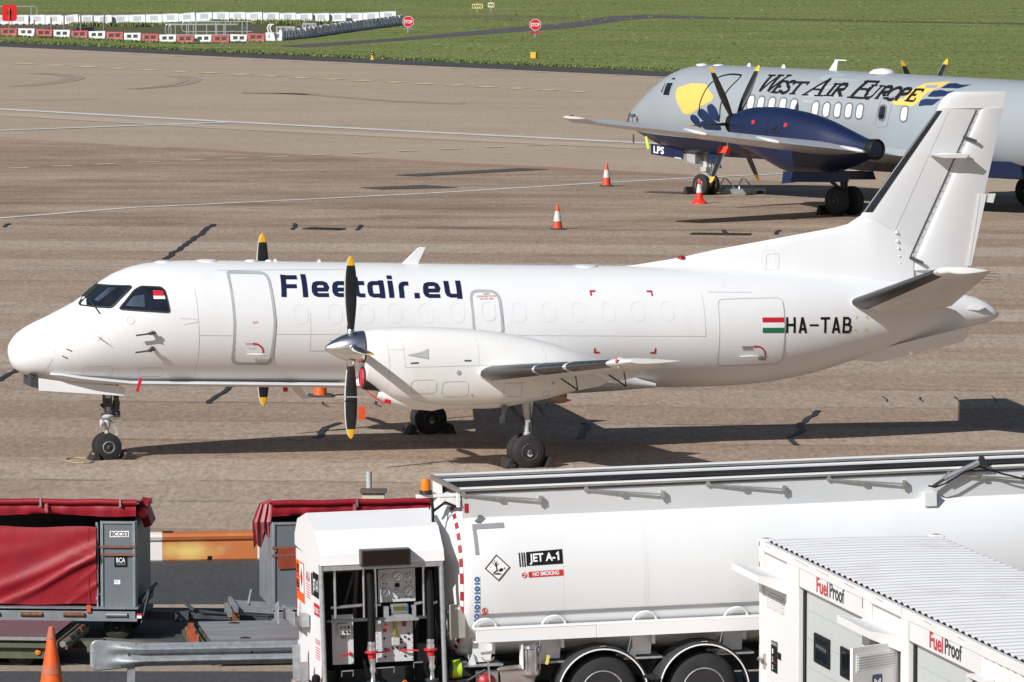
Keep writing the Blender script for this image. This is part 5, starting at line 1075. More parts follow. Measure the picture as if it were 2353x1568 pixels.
lettering("JET A-", s, fl_side, 1.29, 1.95, .14, width=.31, bold=.03, off=.008, m=1, step=0); s.stroke([(1.615, 2.06), (1.64, 2.09), (1.64, 1.95)], .03, fl_side, .008, 1); s.build("fuel_sign", [black, whitel], side, fix=False)
s = MB(); s.add([(X0 - .004, y, z) for y, z in ((.58, 1.62), (.18, 1.62), (.18, 1.78), (.58, 1.78))], [(0, 1, 2, 3)], 0); lettering("NO SMOKING", s, fl_side, 1.33, 1.66, .07, width=.34, bold=.02, off=.008, m=1, step=0); s.build("no_smoking_sign", [redl, whitel], side, fix=False)
s = MB(); lettering("AKA", s, fl_side, .74, 2.0, .13, width=.30, off=.005, step=0)
for i in range(6): s.add([(X0 - .005, y, 1.96 - i * .035 + d) for y, d in ((1.12, 0), (.84, 0), (.84, .012), (1.12, .012))], [(0, 1, 2, 3)])
lettering("CAUTION", s, fl_side, 1.36, 1.25, .07, width=.34, off=.005, step=0)
for i in range(5): s.add([(X0 - .005, y, 1.20 - i * .035 + d) for y, d in ((.52, 0), (.2, 0), (.2, .012), (.52, .012))], [(0, 1, 2, 3)])
s.build("red_notices", redl, side, fix=False)
s = MB(); s.stroke([(.16, 1.42), (.26, 1.65), (.36, 1.42), (.26, 1.19)], .012, fl_side, .005, closed=True); s.stroke([(.2, 1.40), (.3, 1.40)], .03, fl_side, .006); s.stroke([(.26, 1.40), (.25, 1.52)], .02, fl_side, .006); s.build("hazard_diamond", black, side)
for z, y in ((2.2, .07), (1.42, .07), (.95, .07), (1.7, 1.87)):
    s = MB(); s.box(X0 - .006, y - .02, z - .16, X0 - .002, y + .02, z + .06); s.build("red_reflector", lightred, side)
s = MB(); s.box(X0 - .20, 1.30, 1.42, X0 - .02, 1.85, 1.44); s.box(X0 - .20, 1.0, 1.42, X0 - .185, 1.85, 1.60); s.prism([(1.55, 1.38), (1.55, 1.68), (1.75, 1.62), (1.75, 1.42)], lambda u, v, w: (X0 - .30 - w * .02, u, v)); s.box(X0 - .12, .86, 1.42, X0 - .02, 1.06, 1.58); s.build("side_bracket", galv, truck)
# contents of the cabinet
FP = lambda y: (lambda u, v, o: Vector((u, y - o, v)))
def panel(name, x0, x1, z0, z1, y, m=panel_w): return MB().box(x0, y, z0, x1, y + .02, z1).build(name, m, truck, bevel=.003)
gp = panel("gauge_panel", -2.91, -2.42, 1.775, 2.24, .25)
for x, z, r in ((-2.81, 2.10, .042), (-2.655, 2.105, .063), (-2.505, 2.11, .042), (-2.82, 1.90, .063), (-2.665, 1.905, .040), (-2.51, 1.91, .066)):
    g = MB(); g.lathe((x, .25, z), (0, -1, 0), [(0, r), (.03, r), (.035, r * .95), (.032, r * .8)], 24, 0); g.patch(arc(x, z, r * .8, 0, 345, 20), FP(.218), .001, 1, 1); g.stroke([(x - r * .4, z - r * .4), (x + r * .35, z + r * .4)], .008, FP(.218), .004, 2); g.stroke(arc(x, z, r * .62, -40, 220, 12), .004, FP(.218), .003, 2); g.build("pressure_gauge", [steel, whitel, black], gp)
g = MB()
for x, z in ((-2.54, 2.03), (-2.48, 2.03), (-2.71, 1.83), (-2.65, 1.83), (-2.55, 1.835), (-2.49, 1.835), (-2.84, 2.02), (-2.8, 2.02)): g.lathe((x, .25, z), (0, -1, 0), [(0, .009), (.012, .009)], 8)
g.box(-2.69, .235, 1.97, -2.63, .25, 2.02); g.build("knobs", black, gp)
lp = panel("lower_panel", -2.96, -2.47, 1.0, 1.56, .22)
g = MB(); g.box(-2.87, .16, 1.45, -2.80, .22, 1.53); g.build("switch_box", panel_w, lp); g = MB(); g.lathe((-2.835, .16, 1.49), (0, -1, 0), [(0, .022), (.02, .022), (.025, .01)], 12); g.build("stop_button", redl, lp)
g = MB(); g.box(-2.865, .205, 1.39, -2.82, .22, 1.44); g.build("red_label", redl, lp); g = MB(); g.box(-2.61, .17, 1.46, -2.565, .22, 1.53); g.build("red_switch", lightred, lp)
g = MB(); g.tube([(-2.71, .19, 1.34), (-2.71, .19, 1.62)], .02, 10); g.box(-2.735, .17, 1.33, -2.685, .2, 1.36); g.build("brass_gauge_tube", mat("brass", (.45, .30, .06), .35, .7), lp)
g = MB(); g.box(-2.76, .14, 1.22, -2.66, .22, 1.32); g.build("terminal_box", mat("box_grey", (.50, .50, .49), .5), lp, bevel=.006)
g = MB()
for x, z in ((-2.85, 1.31), (-2.58, 1.32), (-2.63, 1.29), (-2.63, 1.25), (-2.53, 1.36), (-2.53, 1.29), (-2.84, 1.17), (-2.74, 1.18), (-2.68, 1.18), (-2.58, 1.18), (-2.84, 1.07), (-2.58, 1.07)): g.lathe((x, .22, z), (0, -1, 0), [(0, .014), (.012, .014), (.016, .006)], 10)
for k in range(8): 
    for x in (-2.945, -2.485): g.lathe((x, .22, 1.03 + k * .07), (0, -1, 0), [(0, .006), (.006, .005)], 6)
g.build("knobs", black, lp)
l2 = panel("left_panel", -3.53, -3.25, .99, 1.64, .25)
g = MB(); g.box(-3.46, .19, 1.38, -3.29, .25, 1.53); g.build("control_box", mat("box_grey2", (.55, .55, .53), .5), l2, bevel=.005)
for i in range(5): g = MB(); g.lathe((-3.42 + (i % 3) * .048 + (.048 if i > 2 else 0), .19, 1.48 - (i // 3) * .06), (0, -1, 0), [(0, .014), (.012, .014), (.016, .006)], 10); g.build("button", green if i < 2 else black, l2)
for k in range(3): g = MB(); g.tube([(-3.41 + k * .025, .22, 1.38), (-3.41 + k * .025, .22, 1.33)], .006, 5); g.build("cable", black, l2)
for x, z, l in ((-3.30, 1.13, -.16), (-2.80, 1.15, -.18), (-2.62, 1.155, .20)):
    g = MB(); g.lathe((x, .24, z), (0, -1, 0), [(0, .025), (.06, .02)], 10); g.bar((x, .17, z), (x + l, .12, z - .01), .022, .018); g.build("red_lever", redl, truck)
g = MB(); g.box(-2.77, .06, 1.64, -2.55, .2, 1.76); mt = g.build("flow_meter", mat("meter_case", (.20, .20, .20), .45), truck, bevel=.01)
g = MB(); g.patch([(-2.735, 1.69), (-2.60, 1.69), (-2.60, 1.74), (-2.735, 1.74)], FP(.06), .003, 0, 1); g.build("display", mat("lcd", (.11, .10, .02), .3), mt)
g = MB(); g.patch([(-2.755, 1.70), (-2.74, 1.70), (-2.74, 1.735), (-2.755, 1.735)], FP(.06), .003, 0, 1); g.patch([(-2.595, 1.68), (-2.565, 1.68), (-2.565, 1.74), (-2.595, 1.74)], FP(.06), .003, 1, 1); g.build("keys", [green, bluel], mt)
g = MB(); g.prism([(-2.86, 1.55), (-2.86, 1.58), (-2.74, 1.64), (-2.56, 1.64), (-2.42, 1.58), (-2.42, 1.55)], lambda u, v, w: (u, .05 + w * .15, v)); g.box(-2.87, .08, 1.55, -2.81, .16, 1.74); g.box(-2.50, .08, 1.55, -2.45, .16, 1.74); g.build("meter_shelf", galv, truck)
for x0, z0, x1, z1 in ((-3.51, 1.62, -3.51, 2.24), (-3.13, 1.61, -3.13, 2.23), (-2.975, 1.61, -2.98, 2.25), (-2.34, 1.60, -2.34, 2.24)):
    g = MB(); g.tube([(x0, .10, z0), (x1, .10, z1)], .018, 10); g.build("grab_rail", alu, truck)
for x0, x1 in ((-3.56, -3.15), (-3.05, -2.90), (-2.46, -2.36), (-2.25, -2.16)):
    g = MB(); g.tube([(x0, .15, 1.75), (x1, .15, 1.765)], .022, 10); g.build("cross_rail", alu, truck)
g = MB(); g.box(-3.62, .08, 1.565, -2.30, .14, 1.60); g.build("shelf_rail", mat("shelf_steel", (.10, .105, .11), .5, .4), truck); g = MB(); g.tube([(-3.64, .2, 2.22), (-2.15, .2, 2.24)], .02, 8); g.bar((-3.20, .5, 1.5), (-3.18, .3, 2.25), .05, .04); g.bar((-3.36, .6, 1.5), (-3.16, .55, 2.2), .05, .03); g.build("inner_frame", mat("frame_dark", (.07, .07, .075), .5, .3), truck)
for x in (-3.055, -2.275):
    g = MB(); g.tube([(x, .08, 2.20), (x + .01, .06, 1.9), (x, .04, 1.28)], [.04, .046, .044], 14); hs = g.build("fuel_hose", hose_m, truck)
    g = MB(); g.lathe((x, .04, 1.30), (0, 0, -1), [(0, .045), (.03, .05), (.06, .045), (.07, .055), (.12, .055), (.125, .04)], 12); g.lathe((x + .01, .04, 1.08), (0, 0, -1), [(0, .05), (.05, .045), (.1, .035), (.14, .05), (.2, .03), (.3, .035), (.32, .05), (.36, .045)], 12); g.build("nozzle", alu, hs)
    g = MB(); g.lathe((x, .04, 1.165), (0, 0, 1), [(-.012, .06), (-.012, .085), (.012, .085), (.012, .06)], 20); g.lathe((x, .04, 1.14), (0, 0, -1), [(0, .05), (.06, .045)], 12); g.build("red_collar", redl, hs)
    g = MB(); g.bar((x - .11, -.0, 1.07), (x - .05, .02, .82), .035, .03); g.build("trigger", black, hs)
    g = MB(); g.lathe((x + .01, .04, .78), (0, 0, -1), [(0, .09), (.02, .09), (.03, .075), (.08, .075)], 16); g.box(x - .08, -.02, .45, x + .10, .12, .70); g.build("nozzle_holder", mat("holder_slate", (.045, .052, .058), .5), truck)
for x in (-3.60, -3.40, -2.40, -2.2):
    g = MB(); g.tube([(x, .55, 2.25), (x + .03, .5, 1.5), (x - .02, .45, .7)], .03, 8); g.build("inner_pipe", hose_m, truck)
g = MB(); g.box(-3.68, .05, .3, -2.1, .3, .62); g.box(-2.75, -.04, .35, -2.55, .1, .74); g.build("lower_bay", chas, truck)
g = MB(); g.tube([(-2.68, -.06, .76), (-2.64, -.07, .79), (-2.60, -.07, .74), (-2.62, -.08, .62), (-2.66, -.08, .5)], .012, 6); g.build("orange_coil", orangep, truck)
g = MB()
for x0, x1, z in ((-3.45, -3.3, .86), (-3.0, -2.76, .88), (-2.5, -2.36, .93)): g.tube([(x0, .06, z), (x0, .04, z + .07), (x1, .04, z + .075), (x1, .06, z)], .008, 6)
g.build("handles", galv, truck)
g = MB(); g.box(-3.93, .95, .3, -3.83, 1.0, 1.18); g.box(-3.90, .55, .3, -3.80, .6, 1.0); g.build("rear_posts", galv, truck)
for y, x in ((.62, -4.0), (.35, -3.92)):
    g = MB(); g.lathe((x, y, .35), (.12, 0, 1), [(0, .068), (.40, .068), (.42, .07), (.42, .06), (.3, .055)], 18); g.build("silver_tube", alu, truck)
g = MB(); g.box(-4.2, .3, .3, -3.75, 1.1, .62); g.build("rear_bumper", lightred, truck)
g = MB(); g.lathe((-3.78, .1, .78), (0, 0, 1), [(0, .04), (.04, .06), (.1, .05), (.12, .02)], 12); g.box(-3.83, .04, .35, -3.74, .1, .68, 1); lettering("AKA", g, FP(.04), -3.815, .62, .05, width=.06, off=.003, m=0, step=0); g.build("tag_holder", [black, yellow], truck)
# beacon on its arm
g = MB(); g.box(-2.33, .5, 3.085, -1.80, .58, 3.13); g.bar((-2.0, .54, 3.05), (-1.75, .54, 3.0), .06, .12); g.build("beacon_arm", cab_w, truck, bevel=.006)
g = MB(); g.lathe((-2.20, .54, 3.13), (0, 0, 1), [(0, .085), (.05, .08), (.055, .068)], 18); bc = g.build("beacon_base", chas, truck)
g = MB(); g.lathe((-2.20, .54, 3.185), (0, 0, 1), [(0, .066), (.12, .064), (.145, .055), (.15, .02)], 18); g.build("lens", amber, bc)
g = MB(); g.tube([(-2.13, .54, 3.10), (-2.12, .5, 2.95), (-2.12, .5, 2.7)], .02, 8); g.tube([(-2.12, .52, 2.9), (-1.95, .5, 3.02), (-1.8, .5, 2.95)], .018, 8); g.build("beacon_cable", hose_m, truck)
g = MB(); g.box(-1.75, .2, 2.90, -1.70, .26, 3.02); g.build("reflector", lightred, truck)
# driver's cab at the far end, outside the picture
g = MB(); g.prism([(9.0, .5), (9.0, 3.0), (10.3, 3.0), (10.75, 2.0), (10.8, .5)], lambda u, v, w: (u, .1 + w * 2.3, v)); cabn = g.build("cab", cab_w, truck, bevel=.06)
g = MB(); g.prism([(9.35, 1.75), (9.35, 2.6), (10.2, 2.6), (10.45, 1.75)], lambda u, v, w: (u, .09 + w * 2.32, v)); g.build("window", glass, cabn)

# ================================================================== container workshop at the lower right
CB = R(11.4); CD = Vector((math.sin(CB), -math.cos(CB), 0)); CW = Vector((math.cos(CB), math.sin(CB), 0))
c0 = EYE + ray(1745, 1238) * (78.6 / ray(1745, 1238).y); HT = c0.z
# local axes: x runs along the container towards the camera, y runs across it to the right
cont = thing("container_workshop", "white shipping container workshop with ribbed roof and grey roller shutters", "container", (c0.x, c0.y, 0), (0, 0, math.atan2(CD.y, CD.x)))
con_w = mat("container_white", (.73, .73, .725), .5, var=.015, scale=1.5, dirt=(.50, .45, .38), dirt_amt=.22, dirt_scale=1.6)
roof_w = mat("container_roof_white", (.68, .68, .68), .55, var=.03, scale=2, dirt=(.46, .43, .39), dirt_amt=.5, dirt_scale=1.1)
rust = mat("rust_patch", (.16, .055, .022), .8, var=.4, scale=20)
shut_m = mat("shutter_grey", (.50, .53, .53), .5, var=.02)
CWID = 2.43; CLEN = 14.0; NS = -1   # local y is to the left of x, so the roof lies at negative y? measured below
ly = Vector((-CD.y, CD.x, 0)); sgn_y = 1 if ly.dot(CW) > 0 else -1
Y = lambda v: v * sgn_y              # metres across the roof from the door side
def cbox(mb, x0, y0, z0, x1, y1, z1, m=0): a, b = sorted((Y(y0), Y(y1))); mb.box(x0, a, z0, x1, b, z1, m)
mb = MB(); pts = []
per = .27; n = int((CLEN - .3) / per)
prof_r = []
for i in range(n):
    x = .15 + i * per; prof_r += [(x, HT - .026), (x + .06, HT - .026), (x + .10, HT + .0), (x + .20, HT + .0), (x + .24, HT - .026)]
mb.loft([[(x, Y(.09 + (CWID - .16) * t), z + .02 * math.sin(math.pi * t)) for x, z in prof_r] for t in span(0, 1, 6)], close=False); mb.build("roof", roof_w, cont, angle=20, fix=False)
mb = MB()
for y in (0, CWID - .07): cbox(mb, 0.1, y, HT - .14, CLEN, y + .07, HT - .02)
cbox(mb, 0, .0, HT - .12, .1, CWID, HT - .012); cbox(mb, 0, 0, 0, .12, .1, HT - .12); cbox(mb, 0, CWID - .1, 0, .12, CWID, HT - .12)
cbox(mb, 5.24, .004, .1, 5.58, .1, HT - .141); cbox(mb, 1.44, .004, .1, 2.06, .1, HT - .141); cbox(mb, 7.04, .004, .1, 7.38, .1, HT - .141); cbox(mb, 0, 0, 0, CLEN, .1, .12)
mb.build("frame", con_w, cont, bevel=.006)
for y in (-.012, CWID - .16):
    mb = MB(); cbox(mb, -.02, y, HT - .13, .18, y + .17, HT + .012); cf = mb.build("corner_casting", con_w, cont, bevel=.012)
    mb = MB(); cbox(mb, .05, y + .05, HT + .0121, .11, y + .12, HT + .014); cbox(mb, .03, y - .002, HT - .09, .07, y + .01, HT - .03); mb.build("lifting_hole", mat("hole_dark", (.05, .045, .04), .7), cf)
mb = MB(); zz = [.12, HT - .12]
ew = []
for i in range(9): y = .1 + i * .25; ew += [(.03, y), (.03, y + .07), (.075, y + .12), (.075, y + .2)]
mb.loft([[(x, Y(min(y, CWID - .1)), z) for x, y in ew] for z in zz], close=False); mb.build("end_wall", con_w, cont, angle=20, fix=False)
mb = MB(); cbox(mb, .1, CWID - .06, .1, CLEN, CWID - .02, HT - .1); mb.build("side_wall", con_w, cont)
CF = lambda u, v, o: Vector((u, Y(-o), v))           # the door side, facing left
def cpatch(x0, z0, x1, z1, o): return lambda mb, m=0: mb.add([CF(x0, z0, o), CF(x1, z0, o), CF(x1, z1, o), CF(x0, z1, o)], [(0, 1, 2, 3)], m)
for x0, x1, zt in ((.12, 1.44, 2.50), (5.58, 7.04, 2.54)):
    mb = MB(); cbox(mb, x0 + .005, .03, 2.10, x1 - .005, .06, HT - .141); mb.build("upper_panel", con_w, cont)
    mb = MB(); mb.stroke([(x0 + .05, 2.14), (x0 + .05, HT - .17), (x1 - .05, HT - .17), (x1 - .05, 2.14)], .02, lambda u, v, o: Vector((u, Y(.03 - o), v)), .002); mb.build("panel_seal", mat("seal_brown", (.35, .30, .26), .7), cont)
    # rain hood over the door
    mb = MB(); mb.loft([[(x, Y(.03), 2.165), (x, Y(-.38), 2.245), (x, Y(-.38), 2.155), (x, Y(-.365), 2.155), (x, Y(-.365), 2.225), (x, Y(.03), 2.135)] for x in (x0 - .06, x1 + .04)])
    for x in (x0 - .07, x1 + .04): mb.prism([(.03, 2.168), (-.38, 2.248), (-.38, 2.155), (.03, 1.98)], lambda u, v, w, x=x: (x + w * .01, Y(u), v))
    mb.build("rain_hood", con_w, cont, angle=15)
# closed louvred door
mb = MB(); cbox(mb, .13, .045, .12, 1.43, .08, 1.975); cbox(mb, .125, .03, 1.98, 1.435, .06, 2.095, 1); d = mb.build("louvred_door", [con_w, galv], cont)
mb = MB(); 
for k in range(6): mb.bar((.26, Y(.035), 1.885 - k * .035), (1.12, Y(.035), 1.885 - k * .035), .03, .014, 0)
mb.stroke(rrect(.23, 1.68, 1.15, 1.91, .01), .02, lambda u, v, o: Vector((u, Y(.045 - o), v)), .006, closed=True); mb.build("louvre", con_w, d)
mb = MB(); mb.tube([(.16, Y(.02), 1.0), (.16, Y(-.05), 1.0)], .02, 8); mb.bar((.13, Y(-.05), .99), (.3, Y(-.05), 1.0), .02, .03); cbox(mb, .12, .02, .87, .21, .046, 1.06); mb.build("handle", steel, d)
mb = MB(); mb.add([CF(.49, .88, -.04), CF(.83, .88, -.04), CF(.83, 1.29, -.04), CF(.49, 1.28, -.04)], [(0, 1, 2, 3)], 0); mb.add([CF(.85, 1.08, -.04), CF(1.02, 1.08, -.04), CF(1.02, 1.17, -.04), CF(.85, 1.17, -.04)], [(0, 1, 2, 3)], 0)
lettering("TANK STATUS", mb, CF, .50, 1.23, .04, width=.30, bold=.01, off=-.036, m=1, step=0)
for i, t in enumerate("123"): lettering(t, mb, CF, .56, 1.12 - i * .105, .06, width=.06, bold=.02, off=-.036, m=1, step=0)
lettering("FULL", mb, CF, .66, 1.0, .025, width=.10, off=-.036, m=2, step=0); lettering("OPEN", mb, CF, .66, .91, .025, width=.10, off=-.036, m=3, step=0); mb.build("status_board", [black, whitel, redl, green], d, fix=False)
# roller shutters with name boards
for x0, x1, tx, lit in ((2.07, 5.23, 2.97, True), (7.39, 10.45, 8.32, False)):
    mb = MB(); cbox(mb, x0, .012, 2.17, x1, .06, HT - .141); nb = mb.build("name_board", con_w, cont)
    mb = MB(); mb.stroke([(x0, 2.165), (x1, 2.165)], .012, CF, -.008); mb.stroke([(x0, 2.17), (x0, HT - .15)], .02, CF, -.009); mb.build("board_edge", mat("edge_dark", (.20, .17, .15), .7), nb)
    mb = MB(); ks = dict(bold=.025, off=-.008, step=0)
    lettering("Fuel", mb, CF, tx, 2.215, .19, width=.58, m=0, **ks); lettering("Proof", mb, CF, tx + .66, 2.225, .19, width=.73, m=1, **ks); mb.build("name_lettering", [mat("name_red", (.50, .02, .03), .5), mat("name_grey", (.035, .035, .04), .5)] if lit else [bpy.data.materials["name_red"], bpy.data.materials["name_grey"]], nb, fix=False)
    mb = MB(); cbox(mb, x0 + .02, .06, .1, x0 + .14, .09, 2.17, 1); cbox(mb, x0 + .13, .08, .1, x1, .12, 2.17, 0)
    sh = mb.build("roller_shutter", [shut_m, black], cont)
    mb = MB()
    for k in range(5): cbox(mb, x0 + .14, .076, .45 + k * .36, x1, .081, .458 + k * .36)
    mb.build("slat_joints", mat("joint_grey", (.38, .41, .41), .6) if lit else bpy.data.materials["joint_grey"], sh)
    if lit:
        for wx in (2.66, 3.98):
            mb = MB(); cbox(mb, wx, .055, 1.29, wx + .76, .079, 1.655); w = mb.build("window", black, sh); mb = MB(); cbox(mb, wx + .12, .05, 1.34, wx + .66, .054, 1.61); mb.build("pane", glass, w)
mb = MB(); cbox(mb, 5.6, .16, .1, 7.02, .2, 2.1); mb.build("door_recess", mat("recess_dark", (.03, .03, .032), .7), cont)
# open louvred door swung out towards the left
dm = Matrix.Translation((6.96, Y(0), 0)) @ Matrix.Rotation(math.atan2(Y(-.82), .55), 4, 'Z')
mb = MB(dm); mb.box(0, -.02, .1, .84, .02, 2.10); od_ = mb.build("open_door", con_w, cont)
mb = MB(dm)
for sy in (1, -1):
    for z in (1.80, 2.0): mb.box(.06, min(sy * .02, sy * .028), z, .78, max(sy * .02, sy * .028), z + .02)
    for x in (.06, .76): mb.box(x, min(sy * .02, sy * .028), 1.82, x + .02, max(sy * .02, sy * .028), 2.0)
    for k in range(6): mb.bar((.08, sy * .03, 1.84 + k * .03), (.76, sy * .03, 1.84 + k * .03), .03, .010)
mb.build("louvre", con_w, od_)
mb = MB(dm)
for sy in (1, -1):
    f = lambda u, v, o, sy=sy: Vector((.40 - sy * u, sy * (.02 + o), v)); mb.patch(rrect(-.09, 1.55, .09, 1.75, .03), f, .003, 0, 1); lettering("M", mb, f, -.06, 1.60, .10, width=.12, bold=.02, off=.006, m=1, step=0)
mb.build("door_badge", [mat("badge_navy", (.02, .05, .16), .5), whitel], od_, fix=False)
mb = MB(); xs = []
for i in range(12): x = 10.46 + i * .29; xs += [(x, .02), (x + .08, .02), (x + .13, .06), (x + .24, .06)]
mb.loft([[(min(x, CLEN), Y(y), z) for x, y in xs] for z in (.12, HT - .14)], close=False); mb.build("ribbed_panel", con_w, cont, angle=20, fix=False)
mb = MB(); cbox(mb, 10.52, -.16, 2.17, 11.02, .02, 2.20); cbox(mb, 10.52, -.16, 2.06, 10.54, .02, 2.17); mb.build("lamp_hood", con_w, cont); mb = MB(); mb.lathe((10.75, Y(-.10), 2.02), (0, 0, 1), [(0, .05), (.05, .09), (.1, .08), (.14, .03)], 14); mb.build("floodlight", chas, cont)
for x, z, w, h in ((.004, 1.95, .03, .3), (.004, 1.15, .025, .12), (.004, .85, .02, .1), (5.26, 2.30, .02, .12), (5.4, 1.45, .06, .16), (5.56, 2.16, .012, .10), (7.02, 2.02, .02, .10), (7.1, 2.40, .012, .2)):
    q = [(x + random.uniform(-.01, .01) + (w if i in (1, 2) else 0), z + h * (0, 0, 1, 1)[i] + random.uniform(-.02, .02)) for i in range(4)]; mb = MB(); mb.patch(q, CF, .002, 0, 1); mb.build("rust_stain", rust, cont, fix=False)
for x in (.3, 1.9, 3.0, 4.4, 5.9, 8.1, 9.6): mb = MB(); mb.stroke([(x, HT - .05), (x + random.uniform(.2, .7), HT - .06)], .007, CF, .003); mb.build("rust_stain", mat("rust_pale", (.33, .25, .19), .8) if "rust_pale" not in bpy.data.materials else bpy.data.materials["rust_pale"], cont, fix=False)

# ================================================================== baggage carts, dollies, barrier and rail
cart_g = mat("cart_grey", (.145, .168, .186), .5, .1, var=.06, scale=3, dirt=(.20, .21, .215), dirt_amt=.5, dirt_scale=2.5)
cart_l = mat("cart_galvanised", (.30, .33, .35), .42, .4, var=.15, scale=5)
tarp = mat("red_tarpaulin", (.285, .010, .020), .5, var=.12, scale=2.5, spec=.35, dirt=(.20, .02, .03), dirt_amt=.6, dirt_scale=2.2, bump=.25, bscale=7)
tarp_f = mat("faded_tarpaulin", (.38, .075, .085), .5, var=.25, scale=5)
rusty = mat("rusty_roller", (.20, .085, .04), .75, .2, var=.4, scale=14)
strap_m = mat("faded_strap", (.22, .085, .06), .7, var=.2, scale=12)
greyt = mat("trailer_grey", (.06, .065, .075), .6, .2, var=.3, scale=7)
olive = mat("olive_paint", (.085, .095, .060), .6, var=.2, scale=5, dirt=(.16, .14, .09), dirt_amt=.4)
deckm = mat("dolly_deck", (.16, .115, .13), .45, .1, var=.12, scale=2.5, stretch=(.4, 2, 1), dirt=(.32, .28, .29), dirt_amt=.5, dirt_scale=3)
deckg = mat("dolly_deck_pale", (.30, .29, .30), .4, .2, var=.12, scale=2, stretch=(.4, 2, 1), dirt=(.48, .47, .47), dirt_amt=.6, dirt_scale=2)
def tarp_sheet(name, x0, x1, z0, z1, y, parent, folds):
    mb = MB(); nx, nz = 70, 40; vs = []
    for j in range(nz + 1):
        for i in range(nx + 1):
            u = i / nx; v = j / nz; d = 0
            for (cu, cv, ang, amp, wl, ln) in folds:
                a = (u - cu) * math.cos(ang) * (x1 - x0) + (v - cv) * math.sin(ang) * (z1 - z0); b = -(u - cu) * math.sin(ang) * (x1 - x0) + (v - cv) * math.cos(ang) * (z1 - z0)
                d += amp * math.exp(-(b / wl) ** 2) * (1 / (1 + math.exp(-8 * (a + ln)))) 
            vs.append((lerp(x0, x1, u), y - d - .03 * math.sin(math.pi * v), lerp(z0, z1, v) + .012 * math.sin(u * 9)))
    mb.add(vs, [(j * (nx + 1) + i, j * (nx + 1) + i + 1, (j + 1) * (nx + 1) + i + 1, (j + 1) * (nx + 1) + i) for j in range(nz) for i in range(nx)]); return mb.build(name, tarp, parent, angle=80, fix=False)
def wheels4(parent, L, W, r=.2, w=.14):
    for x in (L[0], L[1]):
        for y in (W[0], W[1]): wheel(parent, "wheel", (x, y, r), r, w, r * .52, bright=False)
K1 = Frame((-5.3084, 87.7, 0), -4)
cart = thing("baggage_cart", "red curtained baggage cart with numbered grey end panel, at the left edge", "baggage cart", K1.o, K1.rot)
def build_cart(root, x0, x1, right_end, title):
    """body from x0 to x1, depth 1.5 m away from the camera, end panels of grey sheet"""
    mb = MB(); mb.box(x0, -.02, .46, x1, 1.52, .50, 0); mb.box(x0 - .02, -.22, .485, x1 + .04, -.02, .50, 0); mb.box(x0, -.22, .355, x1, -.19, .455, 0); mb.box(x0 - .03, -.235, .31, x1 + .03, -.2, .355, 0); mb.box(x0 - .03, -.2, .30, x1 + .03, 1.6, .345, 1); mb.build("platform", [cart_l, greyt], root, bevel=.005)
    x = x0 + .25; k = 0
    while x < x1 - .3:
        mb = MB(); mb.tube([(x, -.225, .405), (x + .31, -.225, .405)], .034, 10); mb.build("roller", rusty if k % 3 != 2 else cart_l, root); x += .62; k += 1
    for xp, d in (((x1 - .53, 1) if right_end else (x0, 1)),):
        mb = MB(); mb.box(xp + .03, .0, .50, xp + .47, .03, 1.71); p = mb.build("end_panel", cart_g, root)
        for xx in (xp, xp + .47): mb = MB(); mb.box(xx, -.022, .50, xx + .04, .03, 1.745); mb.build("post", cart_l, p, bevel=.004)
        mb = MB(); mb.box(xp, -.02, 1.71, xp + .51, .0, 1.745); [mb.lathe((xp + .06 + .09 * k, .0, .53), (0, -1, 0), [(0, .010), (.008, .006)], 6) for k in range(5)]; mb.build("top_rail", cart_l, p)
        for z in (1.26, 1.375):
            mb = MB(); mb.box(xp - .01, -.035, z - .016, xp + .52, -.023, z + .016); mb.build("strap", strap_m, p)
    xe = x1 if right_end else x0
    mb = MB(); mb.prism([(0, .5), (1.5, .5), (1.5, 1.84), (1.0, 1.91), (.35, 1.95), (.12, 1.80), (0, 1.745)], lambda u, v, w: (xe - .03 + w * .03, u, v)); mb.build("end_wall", cart_g if right_end else cart_l, root)
    xo = x0 if right_end else x1
    mb = MB(); mb.box(xo, 0, .5, xo + .03, 1.5, 1.82); mb.build("far_end_wall", cart_g, root)
    mb = MB(); mb.box(x0, 1.46, .5, x1, 1.5, 1.83); mb.build("back_wall", inside, root)
    # canopy: roll along the front edge, sagging roof, front flap
    mb = MB(); mb.loft([[(x, y, z + .012 * math.sin(x * 5 + y * 3)) for y, z in ((-.10, 2.05), (.35, 2.00), (.9, 1.94), (1.5, 1.87), (1.5, 1.85), (.9, 1.92), (.35, 1.98), (-.08, 2.03))] for x in span(x0 - .04, x1 + .04, 24)]); mb.build("canopy", tarp, root, angle=70)
    mb = MB(); mb.tube([(x, -.115, 2.035 + .006 * math.sin(x * 7)) for x in span(x0 - .02, x1 + .02, 20)], .042, 12); mb.build("canopy_roll", tarp, root)
    mb = MB(); nx = 60; rr = []
    for i in range(nx + 1):
        x = lerp(x0 - .02, x1, i / nx); w_ = .018 * math.sin(x * 9.0) * math.sin(x * 2.1) + .012 * math.sin(x * 23)
        rr.append([(x, -.085, 1.995), (x, -.11 + w_ * .4, 1.95), (x, -.10 + w_, 1.89), (x, -.085 + w_, 1.835 + .018 * math.sin(x * 3.3)), (x, -.07 + w_, 1.835 + .018 * math.sin(x * 3.3)), (x, -.07, 1.99)])
    mb.loft(rr); mb.build("canopy_flap", tarp, root, angle=70)
    x = x0 + .5
    for xb in ([x1 - .22, x1 - 1.38, x1 - 2.5] if right_end else [x0 + 1.22, x0 + 2.35]):
        mb = MB(); mb.box(xb - .012, -.17, 1.985, xb + .012, -.155, 2.085); mb.box(xb - .02, -.16, 1.97, xb + .02, -.10, 1.985); mb.build("roll_clip", alu, root)
